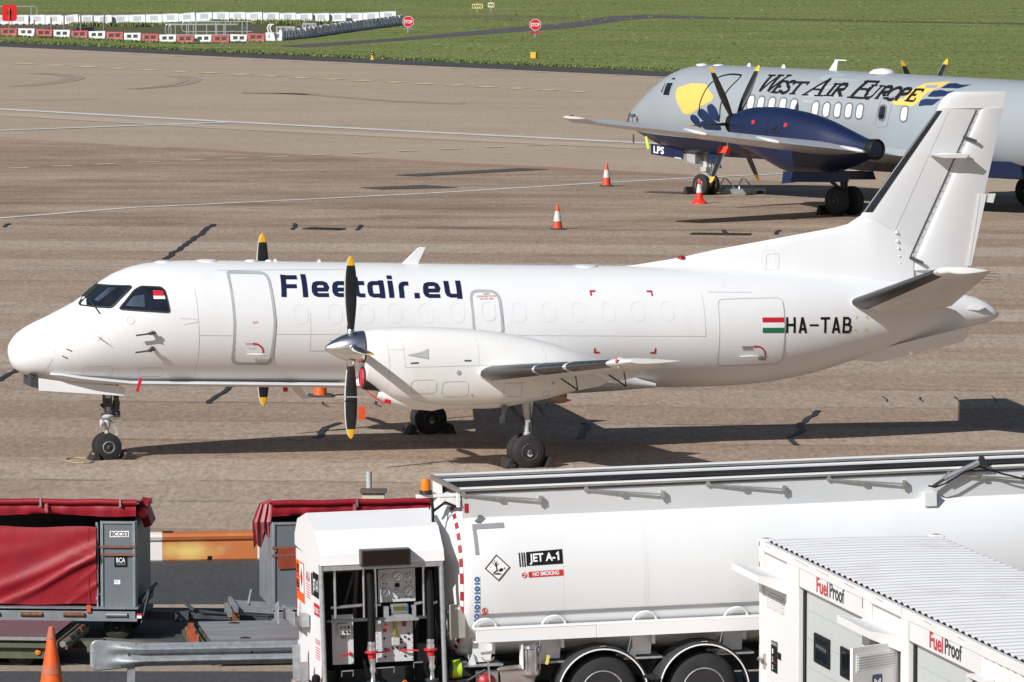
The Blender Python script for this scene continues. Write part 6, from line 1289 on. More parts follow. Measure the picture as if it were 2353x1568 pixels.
    for xb in ([x1 - 1.32, x1 - 2.3] if right_end else [x0 + 1.16]):
        mb = MB(); mb.prism([(xb, 2.0), (xb + .04, 2.02), (xb + .05, 1.90), (xb + .025, 1.87), (xb - .005, 1.92)], lambda u, v, w: (u, -.165 + w * .012, v)); mb.build("tie_strap", tarp_f, root)
build_cart(cart, -3.9, -.125, True, "")
tarp_sheet("side_curtain", -2.6, -.71, .53, 1.66, -.03, cart, [(.30, .02, R(27), .034, .055, .3), (.15, .12, R(24), .040, .09, .2), (.50, .16, R(29), .022, .035, .2), (.55, .30, R(25), .016, .04, .15), (.60, .42, R(22), .012, .035, .1), (.8, .02, R(34), .020, .025, .1), (.85, .5, R(18), .014, .025, .05), (.88, .62, R(-12), .010, .02, .02), (.9, .75, R(-30), .012, .025, .0), (.88, .3, R(40), .014, .02, .05), (.86, .15, R(28), .012, .018, .06), (.2, .6, R(15), .016, .12, .2), (.1, .85, R(5), .012, .1, .3)])
mb = MB(); mb.stroke([(-.82, .55), (-.825, 1.65)], .012, lambda u, v, o: Vector((u, -.066, v)), 0); mb.build("curtain_hem", mat("hem_red", (.24, .008, .02), .5), cart)
mb = MB(); mb.tube([(-.695, -.03, .5), (-.695, -.03, 1.70)], .014, 8); [mb.box(-.72, -.05, z, -.69, -.02, z + .05) for z in (.6, 1.0, 1.35, 1.68)]; mb.build("curtain_pole", cart_l, cart)
CP = lambda u, v, o: Vector((u, 0 - o, v))
mb = MB(); mb.add([CP(-.52, 1.51, .006), CP(-.24, 1.515, .006), CP(-.24, 1.605, .006), CP(-.52, 1.60, .006)], [(0, 1, 2, 3)], 0); lettering("BCC03", mb, CP, -.505, 1.528, .062, width=.25, bold=.015, off=.010, m=1, step=0); mb.build("number_plate", [whitel, black], cart, fix=False)
mb = MB(); mb.add([CP(-.455, 1.075, .006), CP(-.265, 1.075, .006), CP(-.265, 1.245, .006), CP(-.455, 1.245, .006)], [(0, 1, 2, 3)], 0); lettering("BCA", mb, CP, -.425, 1.145, .068, width=.13, bold=.02, off=.010, m=1, step=0); lettering("AVIATION", mb, CP, -.42, 1.108, .022, width=.125, off=.010, m=2, step=0); mb.build("owner_plate", [black, whitel, seal], cart, fix=False)
mb = MB(); mb.add([CP(-.46, .825, .006), CP(-.37, .825, .006), CP(-.37, .89, .006), CP(-.46, .89, .006)], [(0, 1, 2, 3)], 0); [mb.stroke([(-.455, .88 - k * .012), (-.40, .88 - k * .012)], .004, CP, .009, 1) for k in range(3)]; mb.build("data_label", [whitel, seal], cart)
wheels4(cart, (-3.3, -.42), (.05, 1.35)); 
mb = MB(); mb.prism([(0, 1.99), (.10, 1.97), (.16, 1.98), (.12, 1.88), (.20, 1.66), (.08, 1.62), (.05, 1.72), (.02, 1.80)], lambda u, v, w: (-.13 + u, .2 + w * .5 + .06 * math.sin(u * 30), v + w * .04)); mb.build("loose_canopy_end", tarp, cart, bevel=.015)
mb = MB(); mb.lathe((-.05, .1, 1.86), (1, -.6, 0), [(-.03, .07), (.02, .08), (.04, .05), (.05, .01)], 12); mb.build("bright_fold", mat("bright_red", (.75, .02, .02), .45), cart)
mb = MB(); mb.box(-.12, .1, .52, -.02, 1.0, .60); [mb.bar((-.08, .1 + .25 * k, .52), (.03, .1 + .25 * k, .72), .03, .03) for k in range(4)]; mb.bar((.03, .0, .72), (.03, 1.0, .72), .03, .04); mb.bar((-.03, -.2, .28), (.06, -.05, .72), .02, .04); mb.build("brake_frame", mat("frame_slate", (.035, .038, .044), .55), cart)
mb = MB(); mb.box(-.83, -.25, .44, -.77, -.235, .55); mb.build("orange_latch", mat("latch_orange", (.50, .10, .03), .6), cart)
mb = MB(); mb.box(-.10, -.24, .40, -.03, -.22, .43, 0); mb.box(-.10, -.24, .36, -.03, -.22, .40, 1); mb.build("end_reflector", [redl, whitel], cart)
mb = MB(); mb.bar((-.1, .7, .30), (.55, .7, .29), .22, .12); mb.bar((.5, .7, .29), (1.75, .78, .25), .09, .08); mb.bar((.62, .62, .38), (.45, .62, .52), .03, .05); mb.bar((.7, .62, .37), (1.3, .7, .30), .03, .03); mb.tube([(1.2, .7, .31), (1.22, .7, .40), (1.48, .72, .40), (1.48, .72, .31)], .012, 6); mb.build("tow_bar", greyt, cart, bevel=.008)
K2 = Frame((-3.4427, 87.9, -.035), 8.5)
cart2 = thing("baggage_cart", "red roofed grey baggage cart half hidden by the pump cabinet", "baggage cart", K2.o, K2.rot)
build_cart(cart2, -.035, 3.6, False, "")
mb = MB(); mb.tube([(-.05, 1.1, 1.45), (-.055, .55, 1.22), (-.04, .1, 1.28), (.02, -.03, 1.33)], .014, 6); mb.tube([(-.05, 1.2, 1.3), (-.055, .6, 1.08), (-.04, .1, 1.16), (.02, -.03, 1.25)], .014, 6); mb.build("tie_cord", strap_m, cart2)
mb = MB(); mb.add([(.04, -.03, 1.06), (.5, -.03, 1.08), (.5, -.03, 1.40), (.04, -.03, 1.38)], [(0, 1, 2, 3)]); mb.build("orange_cloth", mat("cloth_orange", (.27, .045, .02), .6, var=.2, scale=4), cart2, fix=False)
mb = MB(); rr = []
for i, t in enumerate(span(0, 1, 9)):
    w_ = .03 * math.sin(i * 2.3); rr.append([(-.30 + .26 * t + w_ * .5, .05 + w_, 1.35 + .10 * math.sin(i * 1.7) - .0 + .3 * t), (-.33 + .27 * t, .0 + w_, 1.75), (-.22 + .2 * t, .1, 2.0), (-.04, .2, 2.07), (.0, .2, 2.0), (-.12 + .1 * t, .15, 1.7)])
mb.loft(rr); mb.build("loose_canopy_end", tarp_f, cart2, angle=30)
mb = MB()
for k in range(3): mb.bar((-.56, .1 + .35 * k, .48), (.0, .05 + .35 * k, .44), .05, .08)
mb.bar((-.56, .0, .48), (-.56, 1.0, .50), .05, .09); mb.tube([(-.50, .15, .44), (-.1, .12, .40)], .06, 10); mb.tube([(-.35, .4, .5), (-.3, .42, .72)], .02, 6); mb.bar((-.62, .3, .40), (-.62, .9, .40), .06, .14); mb.tube([(-.64, .1, .44), (-.68, .1, .50), (-.64, .4, .52)], .012, 6); mb.build("end_frame", cart_l, cart2)
[MB().box(-.60, .2 + .22 * k, .28, -.50, .26 + .22 * k, .48).build("latch", rusty, cart2) for k in range(4)]
mb = MB(); mb.prism([(.28, .5), (.30, .74), (.42, .70), (.45, .48)], lambda u, v, w: (u, -.14 + w * .015, v)); mb.build("bent_plate", alu, cart2)
wheels4(cart2, (.5, 3.0), (.05, 1.35))
mb = MB(); mb.bar((-1.4, .75, .26), (-.55, .7, .32), .08, .08); mb.build("tow_bar", greyt, cart2)
def dolly(name, text, fr, x0, x1, deck, depth, nearz, bar_left):
    t = thing(name, text, "cargo dolly", fr.o, fr.rot, "flat cargo dollies")
    mb = MB(); mb.box(x0, .04, nearz - .01, x1, depth - .04, nearz + .002, 0); mb.box(x0, 0, nearz - .04, x1, .04, nearz + .008, 1); mb.box(x0, depth - .05, nearz - .04, x1, depth, nearz + .008, 1); mb.build("deck", [deck, alu], t)
    mb = MB(); mb.box(x0 - .02, -.06, nearz - .14, x1 + .04, -.02, nearz - .075); mb.box(x0, .02, nearz - .3, x1, .06, nearz - .14); mb.box(x0, depth - .1, nearz - .3, x1, depth - .04, nearz - .1); mb.box(x0, .1, nearz - .16, x1, depth - .1, nearz - .06); mb.build("frame", olive, t, bevel=.005)
    ex = x1 if not bar_left else x0; sg = 1 if not bar_left else -1
    for k in range(4):
        mb = MB(); y = .02 + k * depth / 4; mb.tube([(ex + sg * .16, y, nearz - .09), (ex + sg * .16, y + depth / 4 - .08, nearz - .09)], .045, 10); mb.build("roller", (steel, olive, greyt, rusty)[k], t)
    mb = MB(); mb.bar((ex + sg * .08, -.02, nearz - .1), (ex + sg * .08, depth, nearz - .1), .03, .1); mb.bar((ex + sg * .22, -.02, nearz - .13), (ex + sg * .22, depth, nearz - .13), .03, .06); mb.build("end_rail", olive, t)
    wheels4(t, (x0 + .5, x1 - .45) if x1 - x0 > 1.6 else (x0 + .3, x1 - .3), (.2, depth - .2), .21, .15)
    return t
D1 = Frame((-6.4284 + .03, 84.7, 0), -5)
dl = dolly("cargo_dolly", "olive flat cargo dolly with worn maroon deck, behind the big cone at left", D1, -3.2, -.06, deckm, 1.95, .44, False)
mb = MB(); mb.lathe((-.245, .02, .235), (0, -1, 0), [(0, .042), (.02, .042), (.03, .03), (.032, .01)], 18); mb.build("amber_reflector", amber, dl)
mb = MB(); mb.bar((.05, 1.0, .22), (.45, .85, .24), .06, .10); mb.bar((.42, .35, .24), (.55, .9, .28), .06, .09); mb.bar((.55, .9, .28), (2.05, .75, .20), .06, .11); mb.bar((.45, .35, .2), (.6, .45, .22), .12, .12); mb.build("tow_bar", olive, dl)
D2 = Frame((-4.2336, 84.7, 0), 8)
dl2 = dolly("cargo_dolly", "flat cargo dolly with pale scuffed deck, behind the steel crash rail", D2, .02, 3.2, deckg, 2.05, .40, True)
lrm = mat("latch_rust", (.40, .09, .035), .7, var=.4, scale=20); [MB().box(-.22 + .03 * (k % 2), .3 + k * .2, .20, -.14 + .03 * (k % 2), .36 + k * .2, .36 + .06 * (k % 3)).build("latch", lrm, dl2) for k in range(6)]
# concrete barrier
B1 = Frame((-5.9401, 97.3, 0), 8)
bar_o = mat("worn_orange_paint", (.50, .155, .045), .55, var=.06, scale=1.2, dirt=(.45, .30, .18), dirt_amt=.5, dirt_scale=2.5)
def add_wear(m, centre, radii, col):
    nt = m.node_tree; n = nt.nodes; L = nt.links.new; b = n["Principled BSDF"]; src = b.inputs["Base Color"].links[0].from_socket
    tc = n.new("ShaderNodeTexCoord"); mp = n.new("ShaderNodeMapping"); mp.inputs["Location"].default_value = tuple(-c / r for c, r in zip(centre, radii)); mp.inputs["Scale"].default_value = tuple(1 / r for r in radii); L(tc.outputs["Object"], mp.inputs[0])
    nz = n.new("ShaderNodeTexNoise"); nz.inputs["Scale"].default_value = 3; nz.inputs["Detail"].default_value = 7; L(tc.outputs["Object"], nz.inputs[0])
    ln = n.new("ShaderNodeVectorMath"); ln.operation = 'LENGTH'; L(mp.outputs[0], ln.inputs[0])
    ad = n.new("ShaderNodeMath"); ad.operation = 'ADD'; L(ln.outputs["Value"], ad.inputs[0]); L(nz.outputs[0], ad.inputs[1])
    rm = n.new("ShaderNodeMapRange"); rm.inputs[1].default_value = 1.75; rm.inputs[2].default_value = .75; L(ad.outputs[0], rm.inputs[0])
    mx = n.new("ShaderNodeMix"); mx.data_type = 'RGBA'; mx.inputs[7].default_value = col + (1,); L(rm.outputs[0], mx.inputs[0]); L(src, mx.inputs[6]); L(mx.outputs[2], b.inputs["Base Color"])
add_wear(bar_o, (.72, 0, .17), (.50, 4, .16), (.72, .52, .16))
mb = MB()
def jersey(mb, x0, x1, m):
    pr = [(0, .0), (-.02, .04), (.015, .33), (-.02, .36), (-.035, .41), (-.015, .45), (.06, .47), (.20, .47), (.27, .45), (.29, .41), (.27, .36), (.25, .33), (.29, .04), (.27, 0)]
    mb.loft([[(x, y, z) for y, z in pr] for x in (x0, x1)], m)
jersey(mb, -.95, .32, 0); jersey(mb, .324, 1.85, 1); jersey(mb, 1.854, 3.1, 0); jersey(mb, -2.5, -.954, 1)
brr = label(mb.build("concrete_barrier", [mat("barrier_white", (.74, .72, .68), .6, var=.04, scale=2, dirt=(.5, .45, .38), dirt_amt=.4), bar_o], loc=B1.o, rot=B1.rot, angle=30), "low roadside barrier painted white and worn orange, standing between the two baggage carts", "barrier")
mb = MB(); mb.prism([(1.04, .01), (1.05, .09), (1.12, .09), (1.12, .04)], lambda u, v, w: (u, -.022 + w * .01, v)); mb.box(.34, .05, .472, .50, .2, .482); mb.build("drain_slot", black, brr)
# crash rail
RL = Frame((-5.7222, 82.0, 0), 8)
rail_m = mat("galvanised_rail", (.40, .43, .45), .4, .5, var=.18, scale=11, bump=.12, bscale=70, dirt=(.56, .58, .60), dirt_amt=.5, dirt_scale=14)
rail = thing("crash_rail", "galvanised steel crash rail with a flattened fishtail end, on posts", "guard rail", RL.o, RL.rot)
mb = MB(); rr = []
for x in span(0, 3.4, 60):
    e = min(1, max(0, (x - .15) / .55)); e = e * e * (3 - 2 * e); fl = .075 * e; half = lerp(.22, .155, min(1, x / .75)); half *= 1 if x > .12 else math.sqrt(max(.0, 1 - ((.12 - x) / .12) ** 2)) * .35 + .65
    zc = .555 + .0 * x; rr.append([(x, -1.35 * fl * (.5 - .5 * math.cos(4 * math.pi * (k / 20))) * (1 if 0 < k < 20 else 0), zc - half + 2 * half * k / 20) for k in range(21)])
mb.loft(rr, close=False); rb = mb.build("rail_beam", rail_m, rail, angle=50, fix=False); sm = rb.modifiers.new("thickness", 'SOLIDIFY'); sm.thickness = .006
mb = MB(); mb.stroke([(.752, .415), (.752, .70)], .006, lambda u, v, o: Vector((u, -.106 * (.5 - .5 * math.cos(4 * math.pi * (v - .40) / .31)) - .004, v)), 0, seg=.02); mb.build("lap_joint", dark, rb)
mb = MB()
for x, z in ((.44, .69), (.62, .695), (.52, .56), (.42, .42), (.62, .42), (2.2, .56)): mb.lathe((x, -.02, z), (0, -1, 0), [(0, .016), (.012, .014), (.016, .006)], 8)
mb.build("bolts", strut_d, rb)
for x in (.56, 2.9):
    mb = MB(); mb.prism([(-.05, 0), (.05, 0), (.05, .02), (-.03, .02), (-.03, .10), (.05, .10), (.05, .12), (-.05, .12)], lambda u, v, w, x=x: (x + u, .02 + v, w * .60)); mb.build("post", galv, rail)
# box on a post, between the cart and the tanker
p0 = EYE + ray(859, 1132) * (94 / ray(859, 1132).y)
bxp = thing("service_post", "grey post with a cream box under a rusty lid, behind the half hidden cart", "post", (p0.x, 94, 0))
mb = MB(); mb.box(-.18, -.15, 1.40, .17, .15, 1.49); mb.build("box", mat("box_cream", (.60, .55, .42), .6, dirt=(.4, .33, .22), dirt_amt=.4), bxp, bevel=.006); mb = MB(); mb.box(-.21, -.19, 1.49, .20, .19, 1.535); mb.build("lid", mat("rusty_lid", (.10, .085, .075), .7, var=.2, scale=6, dirt=(.33, .12, .035), dirt_amt=.9, dirt_scale=3.5), bxp, bevel=.006)
mb = MB(); mb.tube([(-.08, .25, 0), (-.08, .25, 1.79)], .045, 12); mb.build("pole", strut_m, bxp); mb = MB(); mb.tube([(.05, 0, 0), (.05, 0, 1.40)], .035, 10); mb.build("stand", strut_m, bxp)

# ================================================================== cones and chocks
cone_o = mat("cone_orange", (.72, .105, .015), .5, var=.07, scale=5)
cone_of = mat("cone_faded", (.45, .13, .065), .65, var=.12, scale=10)
cone_r = mat("cone_red_orange", (.66, .065, .02), .5, var=.15, scale=6)
cone_w = mat("cone_sleeve", (.62, .62, .61), .55, var=.08, scale=8, dirt=(.25, .18, .12), dirt_amt=.8, dirt_scale=9)
cbase = mat("cone_base", (.05, .052, .055), .75)
def cone(text, loc, h, rb_, rt, base, sleeve, mats, roundb=False, rot=0):
    t = thing("traffic_cone", text, "traffic cone", loc, (0, 0, rot), "traffic cones"); z0 = .05
    def rad(z): return lerp(rb_, rt, (z - z0) / (h - z0))
    mb = MB(); mb.lathe((0, 0, 0), (0, 0, 1), [(z0 - .01, rb_ * .9), (z0, rb_)] + [(z, rad(z)) for z in span(z0 + .02, h - .012, 8)] + [(h, rt * .8), (h - .02, rt * .6)], 28); mb.build("cone_body", mats[0], t)
    for (za, zb, mm) in sleeve:
        mb = MB(); mb.lathe((0, 0, 0), (0, 0, 1), [(za, rad(za)), (za, rad(za) + .006)] + [(z, rad(z) + .006) for z in span(za, zb, 4)[1:]] + [(zb, rad(zb))], 28); mb.build("sleeve", mm, t)
    mb = MB()
    if roundb: mb.lathe((0, 0, 0), (0, 0, 1), [(0, base), (.03, base), (.06, base * .92), (.13, rb_ * 1.05), (.2, rad(.2) + .002)], 28); mb.build("base", mats[0], t)
    else: mb.prism(rrect(-base, -base, base, base, .05), lambda u, v, w: (u, v, w * .055)); mb.build("base", mats[1], t, bevel=.01)
    return t
cone("orange and white cone with a scuffed sleeve, nearest the white aircraft's roof", G(1281, 528.5), .74, .15, .035, .20, [(.26, .56, cone_w)], (cone_r, cbase), rot=.2)
cone("orange and white cone with dark square base, in line with the grey aircraft's wing tip", G(1394, 429.5), .78, .15, .035, .215, [(.31, .57, cone_w)], (cone_r, cbase), rot=.1)
cone("bright red cone with white sleeve and round skirt, before the grey aircraft's nose wheel", G(1607, 469), .80, .135, .032, .26, [(.36, .62, cone_w)], (mat("cone_bright_red", (.80, .03, .01), .45), cbase), True)
cone("plain orange cone seen under the white aircraft's belly", G(736, 913), .75, .15, .035, .26, [(.33, .55, cone_w)], (cone_o, cbase), rot=.05)
cone("big plain orange cone with a faded brown band, at the lower left corner", (-6.14, 80.6, 0), 1.13, .205, .032, .27, [(.50, .62, cone_of), (.97, 1.115, cone_of)], (cone_o, cbase))
ch_m = mat("chock_rubber", (.022, .021, .021), .75, var=.3, scale=9)
chy = mat("chock_tape", (.42, .16, .04), .6)
def chock(text, loc, yaw, w=.28, h=.16, tape=False):
    t = thing("wheel_chock", text, "wheel chock", loc, (0, 0, yaw), "wheel chocks")
    mb = MB(); mb.prism([(0, 0), (.22, 0), (.15, h), (.09, h)], lambda u, v, w_: (u, (w_ - .5) * w, v)); mb.build("wedge", ch_m, t, bevel=.012)
    if not tape: return t
    mb = MB(); mb.prism([(.152, h * .95), (.168, h * .75), (.175, h * .75), (.158, h * .97)], lambda u, v, w_: (u, (w_ - .5) * w * .8, v)); mb.prism([(.07, h * .75), (.085, h * .93), (.08, h * .95), (.063, h * .75)], lambda u, v, w_: (u, (w_ - .8) * w * .5, v)); mb.build("tape", chy, t)
    return t
def SL_(x, y): return SF.o + SF.x * x + SF.y * y
ya = SF.yaw
chock("black chock with orange tape before the white aircraft's nose wheels", SL_(1.50, -.05), ya, .44, .16, True); chock("black chock behind the white aircraft's nose wheels", SL_(2.10, -.05), ya, .44, .16, True)
for dy, who in ((-3.355, "near"), (3.355, "far")):
    chock("black chock in front of the white aircraft's %s main wheels" % who, SL_(8.62 - (.22 if dy > 0 else 0), dy), ya, .56, .2); chock("black chock behind the white aircraft's %s main wheels" % who, SL_(9.38 - (.22 if dy > 0 else 0), dy), ya, .56, .2)
mb = MB(); pts = [SL_(1.5 + .25 * math.cos(R(a)) - .2, -.25 + .5 * math.sin(R(a))) + Vector((0, 0, .03)) for a in range(40, 330, 18)]; mb.tube(pts, .012, 6); label(mb.build("chock_rope", mat("rope_tan", (.42, .33, .17), .8, var=.4, scale=30)), "tan rope looped on the apron beside the white aircraft's nose wheels", "rope")
def PL_(x, y): return PF.o + PF.x * x + PF.y * y
chock("dark roll shaped chock before the grey aircraft's nose wheels", PL_(-11.2, -.1), PF.yaw, .6, .26); chock("black chock before the grey aircraft's near main wheels", PL_(-.55, -4.23), PF.yaw, 1.0, .3)
# aluminium step by the grey aircraft
st = thing("access_step", "small grey aluminium step platform with two hoop handles, beside the grey aircraft's nose wheels", "step platform", G(1664, 447), (0, 0, R(-4)))
mb = MB(); mb.box(.0, 0, .12, 1.35, .9, .17); mb.box(0, -.01, .0, 1.0, .03, .12); mb.box(.95, .0, 0, 1.05, .9, .12); mb.box(1.3, .0, .0, 1.36, .06, .12); mb.box(1.3, .8, 0, 1.36, .88, .12); mb.box(1.1, .2, .05, 1.35, .3, .14, 1); mb.build("platform", [mat("step_alu", (.33, .35, .36), .45, .5, var=.15, scale=8), dark], st)
for x in (-.12, .48):
    mb = MB(); mb.tube([(x, .2, .02), (x + .02, .25, .38), (x + .10, .3, .50), (x + .20, .3, .48), (x + .50, .35, .12)], .022, 8); mb.build("hoop", alu, st)

# ================================================================== far edge of the airfield
wb_w = mat("barrier_plastic_white", (.72, .73, .74), .5, var=.03, scale=3, dirt=(.42, .40, .38), dirt_amt=.35, dirt_scale=3)
wb_g = mat("barrier_plastic_grey", (.62, .62, .64), .55, var=.1, scale=4, dirt=(.30, .28, .27), dirt_amt=.6, dirt_scale=3)
wb_d = mat("barrier_recess", (.52, .53, .55), .6)
rb_w = mat("gate_barrier_white", (.76, .77, .78), .45, var=.03)
rb_r = mat("gate_barrier_red", (.46, .10, .11), .55, var=.12, scale=4, dirt=(.60, .36, .36), dirt_amt=.5, dirt_scale=4)
def solid_barrier(name, text, group):
    """water filled barrier: tapered block, recessed panels, lifting feet"""
    t = thing(name, text, "water barrier", (0, 0, 0), (0, 0, 0), group)
    mb = MB(); pr = [(-.20, 0), (-.20, .10), (-.13, .18), (-.09, .56), (-.06, .60), (.06, .60), (.09, .56), (.13, .18), (.20, .10), (.20, 0)]
    mb.loft([[(x, y, z) for y, z in pr] for x in (-.51, -.50, .50, .51)]); mb.build("block", wb_w, t, bevel=.015, angle=30)
    mb = MB()
    for x0, x1 in ((-.22, .20),): mb.add([(x0, -.136, .22), (x1, -.136, .22), (x1, -.104, .50), (x0, -.104, .50)], [(0, 1, 2, 3)]); mb.stroke([(x0, .2), (x0, .52)], .03, lambda u, v, o: Vector((u, -.145 + (v - .2) * .11, v)), 0); mb.stroke([(x1, .2), (x1, .52)], .03, lambda u, v, o: Vector((u, -.145 + (v - .2) * .11, v)), 0)
    mb.build("recess", wb_d, t)
    for x in (-.33, .12): mb = MB(); mb.box(x, -.205, 0, x + .2, -.19, .06); mb.build("foot_slot", dark, t)
    return t
def along(pix, step):
    P = [G(*p) for p in pix]; out = []; d = 0; need = 0
    for a, b in zip(P, P[1:]):
        Ls = (b - a).length; 
        while need <= d + Ls: t = (need - d) / Ls; out.append((lerp(a, b, t), math.atan2((b - a).y, (b - a).x))); need += step
        d += Ls
    return out
gw = "white water barriers along the back of the pen"; first = None
def row(pix, pitch):
    f = curve(pix); x = pix[0][0]; out = []
    while x < pix[-1][0]: out.append((G(x, f(x)), 0.0)); x += pitch
    return out
spots = row([(-30, 57), (120, 56.5), (245, 57), (344, 55), (520, 49.5), (640, 51), (700, 52.5), (790, 52), (870, 49.5), (912, 46.5)], 38.4)
for i, (p, a) in enumerate(spots):
    tx = "white water filled barrier in the long row at the back of the fenced pen"
    if i == 0: first = solid_barrier("water_barrier", tx, gw); first.location = p; first.rotation_euler = (0, 0, a)
    else: dup(first, p + Vector((0, random.uniform(-.08, .08), 0)), (random.uniform(-.02, .02), -.08 if i in (5, 12) else random.uniform(-.015, .015), a + random.uniform(-.05, .05)), tx)
gd_ = "grubby barriers in the slanting row"; proto = None
spots = along([(650, 92.5), (701, 87.5), (771, 77), (828, 69), (892, 61), (920, 57)], 1.06)
for i, (p, a) in enumerate(spots):
    tx = "grubby white barrier in the slanting row closing the right side of the pen"
    if i == 0: proto = solid_barrier("water_barrier", tx, gd_); proto.location = p; proto.rotation_euler = (0, 0, a + .05);
    else: dup(proto, p, (random.uniform(-.06, .06), random.uniform(-.03, .03), a + .05 + random.uniform(-.05, .05)), tx)
for c in proto.children:
    if c.name.startswith("block"):
        c.data.materials[0] = wb_g
def gate_barrier(text, m, group):
    t = thing("plastic_barrier", text, "plastic barrier", (0, 0, 0), (0, 0, 0), group)
    mb = MB(); 
    def blk(x0, x1, z0, z1):
        y = lambda z: lerp(.21, .10, z / .46); tp = lambda x, z: x * lerp(1, 1.06, z / .46) if abs(x) > .4 else x
        vs = []
        for z in (z0, z1): vs += [(tp(x0, z), -y(z), z), (tp(x1, z), -y(z), z), (tp(x1, z), y(z), z), (tp(x0, z), y(z), z)]
        mb.add(vs, [(0, 3, 2, 1), (4, 5, 6, 7), (0, 1, 5, 4), (1, 2, 6, 5), (2, 3, 7, 6), (3, 0, 4, 7)])
    blk(-.46, .46, .0, .17); blk(-.46, -.31, .171, .36); blk(-.06, .06, .171, .36); blk(.31, .46, .171, .36); blk(-.46, .46, .361, .46)
    bm = bmesh.new(); me_ = bpy.data.meshes.new("t"); me_.from_pydata(mb.v, [], mb.f); bm.from_mesh(me_); bpy.data.meshes.remove(me_)
    o = mb.build("barrier_body", m, t, bevel=.012); bm.free()
    mb = MB(); mb.lathe((.49, 0, .30), (0, 0, 1), [(0, .04), (.08, .04)], 10); mb.bar((.44, 0, .34), (.53, 0, .34), .05, .05); mb.build("coupling", m, t)
    return t
pr_w = pr_r = None; base_l = [(-20, 82.3), (0, 82.8), (60, 83.8), (96, 85.2), (180, 88.8), (259, 91.7), (335, 96), (381, 98.2), (422, 99.6), (465, 99), (506, 99.6), (546, 98.2), (586, 96.2), (632, 93.5)]
spots = row(base_l, 40.6)
for i, (p, a) in enumerate(spots[:17]):
    wht = i % 2 == 0; tx = ("white two window plastic barrier in the front row of the pen" if wht else "faded red two window plastic barrier in the front row of the pen"); g_ = "white front row barriers" if wht else "red front row barriers"
    if wht and pr_w is None: pr_w = gate_barrier(tx, rb_w, g_); o = pr_w
    elif not wht and pr_r is None: pr_r = gate_barrier(tx, rb_r, g_); o = pr_r
    else: o = dup(pr_w if wht else pr_r, p, (0, 0, 0), tx)
    o.location = p; o.rotation_euler = (0, random.uniform(-.02, .02), a + random.uniform(-.04, .04))
o = dup(pr_w, G(637, 93.5), (0, 0, R(55)), "white barrier turned end on at the front corner of the pen"); o["group"] = "white front row barriers"
# signs
sign_red = mat("sign_red", (.62, .012, .03), .45); sign_w = mat("sign_white", (.72, .72, .73), .5)
def stop_sign(px, py_c, py_b, plate, text):
    b = G(px, py_b); s = (py_b + 371) / 11.6; zc = (py_b - py_c) / s; t = thing("stop_sign", text, "stop sign", b, (0, 0, 0)); r = .355
    octo = lambda k: [(k * math.cos(R(22.5 + 45 * i)), zc + k * math.sin(R(22.5 + 45 * i))) for i in range(8)]
    mb = MB(); mb.prism(octo(r), lambda u, v, w: (u, w * .02, v), 0); f = lambda u, v, o: Vector((u, -o, v)); mb.patch(octo(r * .92), f, .004, 1, 1); lettering("STOP", mb, f, -.255, zc - .10, .20, width=.51, bold=.03, off=.009, m=0, step=0); mb.build("sign_plate", [sign_w, sign_red], t, fix=False)
    mb = MB(); mb.tube([(0, .05, 0), (0, .05, zc + .1)], .05, 10); mb.build("post", galv, t)
    mb = MB()
    if plate: mb.box(-.32, -.01, zc - .52, .32, .02, zc - .40); mb.build("supplementary_plate", mat("plate_red", (.45, .03, .06), .5), t)
    else: mb.box(-.3, -.01, zc - .43, .3, .02, zc - .40); mb.build("bracket", galv, t)
stop_sign(938, 50, 75, False, "red octagonal stop sign on a grey post beside the corner of the white barriers")
stop_sign(1230, 57, 85, True, "red octagonal stop sign with small red plate below, beside the dark path")
syel = mat("sign_cream", (.68, .58, .25), .5)
def word_sign(px, py, word, w, h, text, m, bw):
    b = G(px, py); t = thing("marker_sign", text, "marker sign", b)
    mb = MB(); mb.box(-w / 2, 0, .28, w / 2, .03, .28 + h, 0); f = lambda u, v, o: Vector((u, -o, v)); lettering(word, mb, f, -bw / 2, .28 + h * .22, h * .56, width=bw, bold=.025, off=.006, m=1, step=0); mb.build("board", [m, black], t, fix=False)
    mb = MB(); mb.tube([(0, .05, 0), (0, .05, .28 + h + .1)], .035, 8); mb.build("post", galv, t)
word_sign(1097, 29.5, "EWS", .72, .31, "cream board lettered EWS on a short post in the far grass", syel, .62)
word_sign(1128.5, 27, "WS", .42, .32, "smaller pale board lettered WS on a short post in the far grass", mat("sign_pale", (.72, .68, .50), .5), .36)
b = G(1227, 134); t = thing("marker_box", "yellow box with a pale lid standing in the grass by the apron edge", "box", b, (0, 0, R(-20)))
mb = MB(); mb.box(-.15, -.15, 0, .15, .15, .30); mb.build("box_body", mat("box_yellow", (.72, .40, .02), .5), t, bevel=.01); mb = MB(); mb.box(-.16, -.16, .30, .16, .16, .325); mb.build("lid", mat("box_lid", (.60, .45, .20), .6), t)
b = G(856, 137); t = thing("edge_light", "small blue topped yellow taxiway light at the apron edge", "edge light", b)
mb = MB(); mb.lathe((0, 0, 0), (0, 0, 1), [(0, .14), (.03, .13), (.05, .07), (.2, .06), (.22, .09), (.24, .09)], 16); mb.build("stem", mat("light_yellow", (.72, .45, .03), .5), t); mb = MB(); mb.lathe((0, 0, .24), (0, 0, 1), [(0, .09), (.08, .085), (.13, .05), (.14, .01)], 16); mb.build("blue_lens", mat("blue_lens", (.015, .02, .10), .1, coat=.5), t)
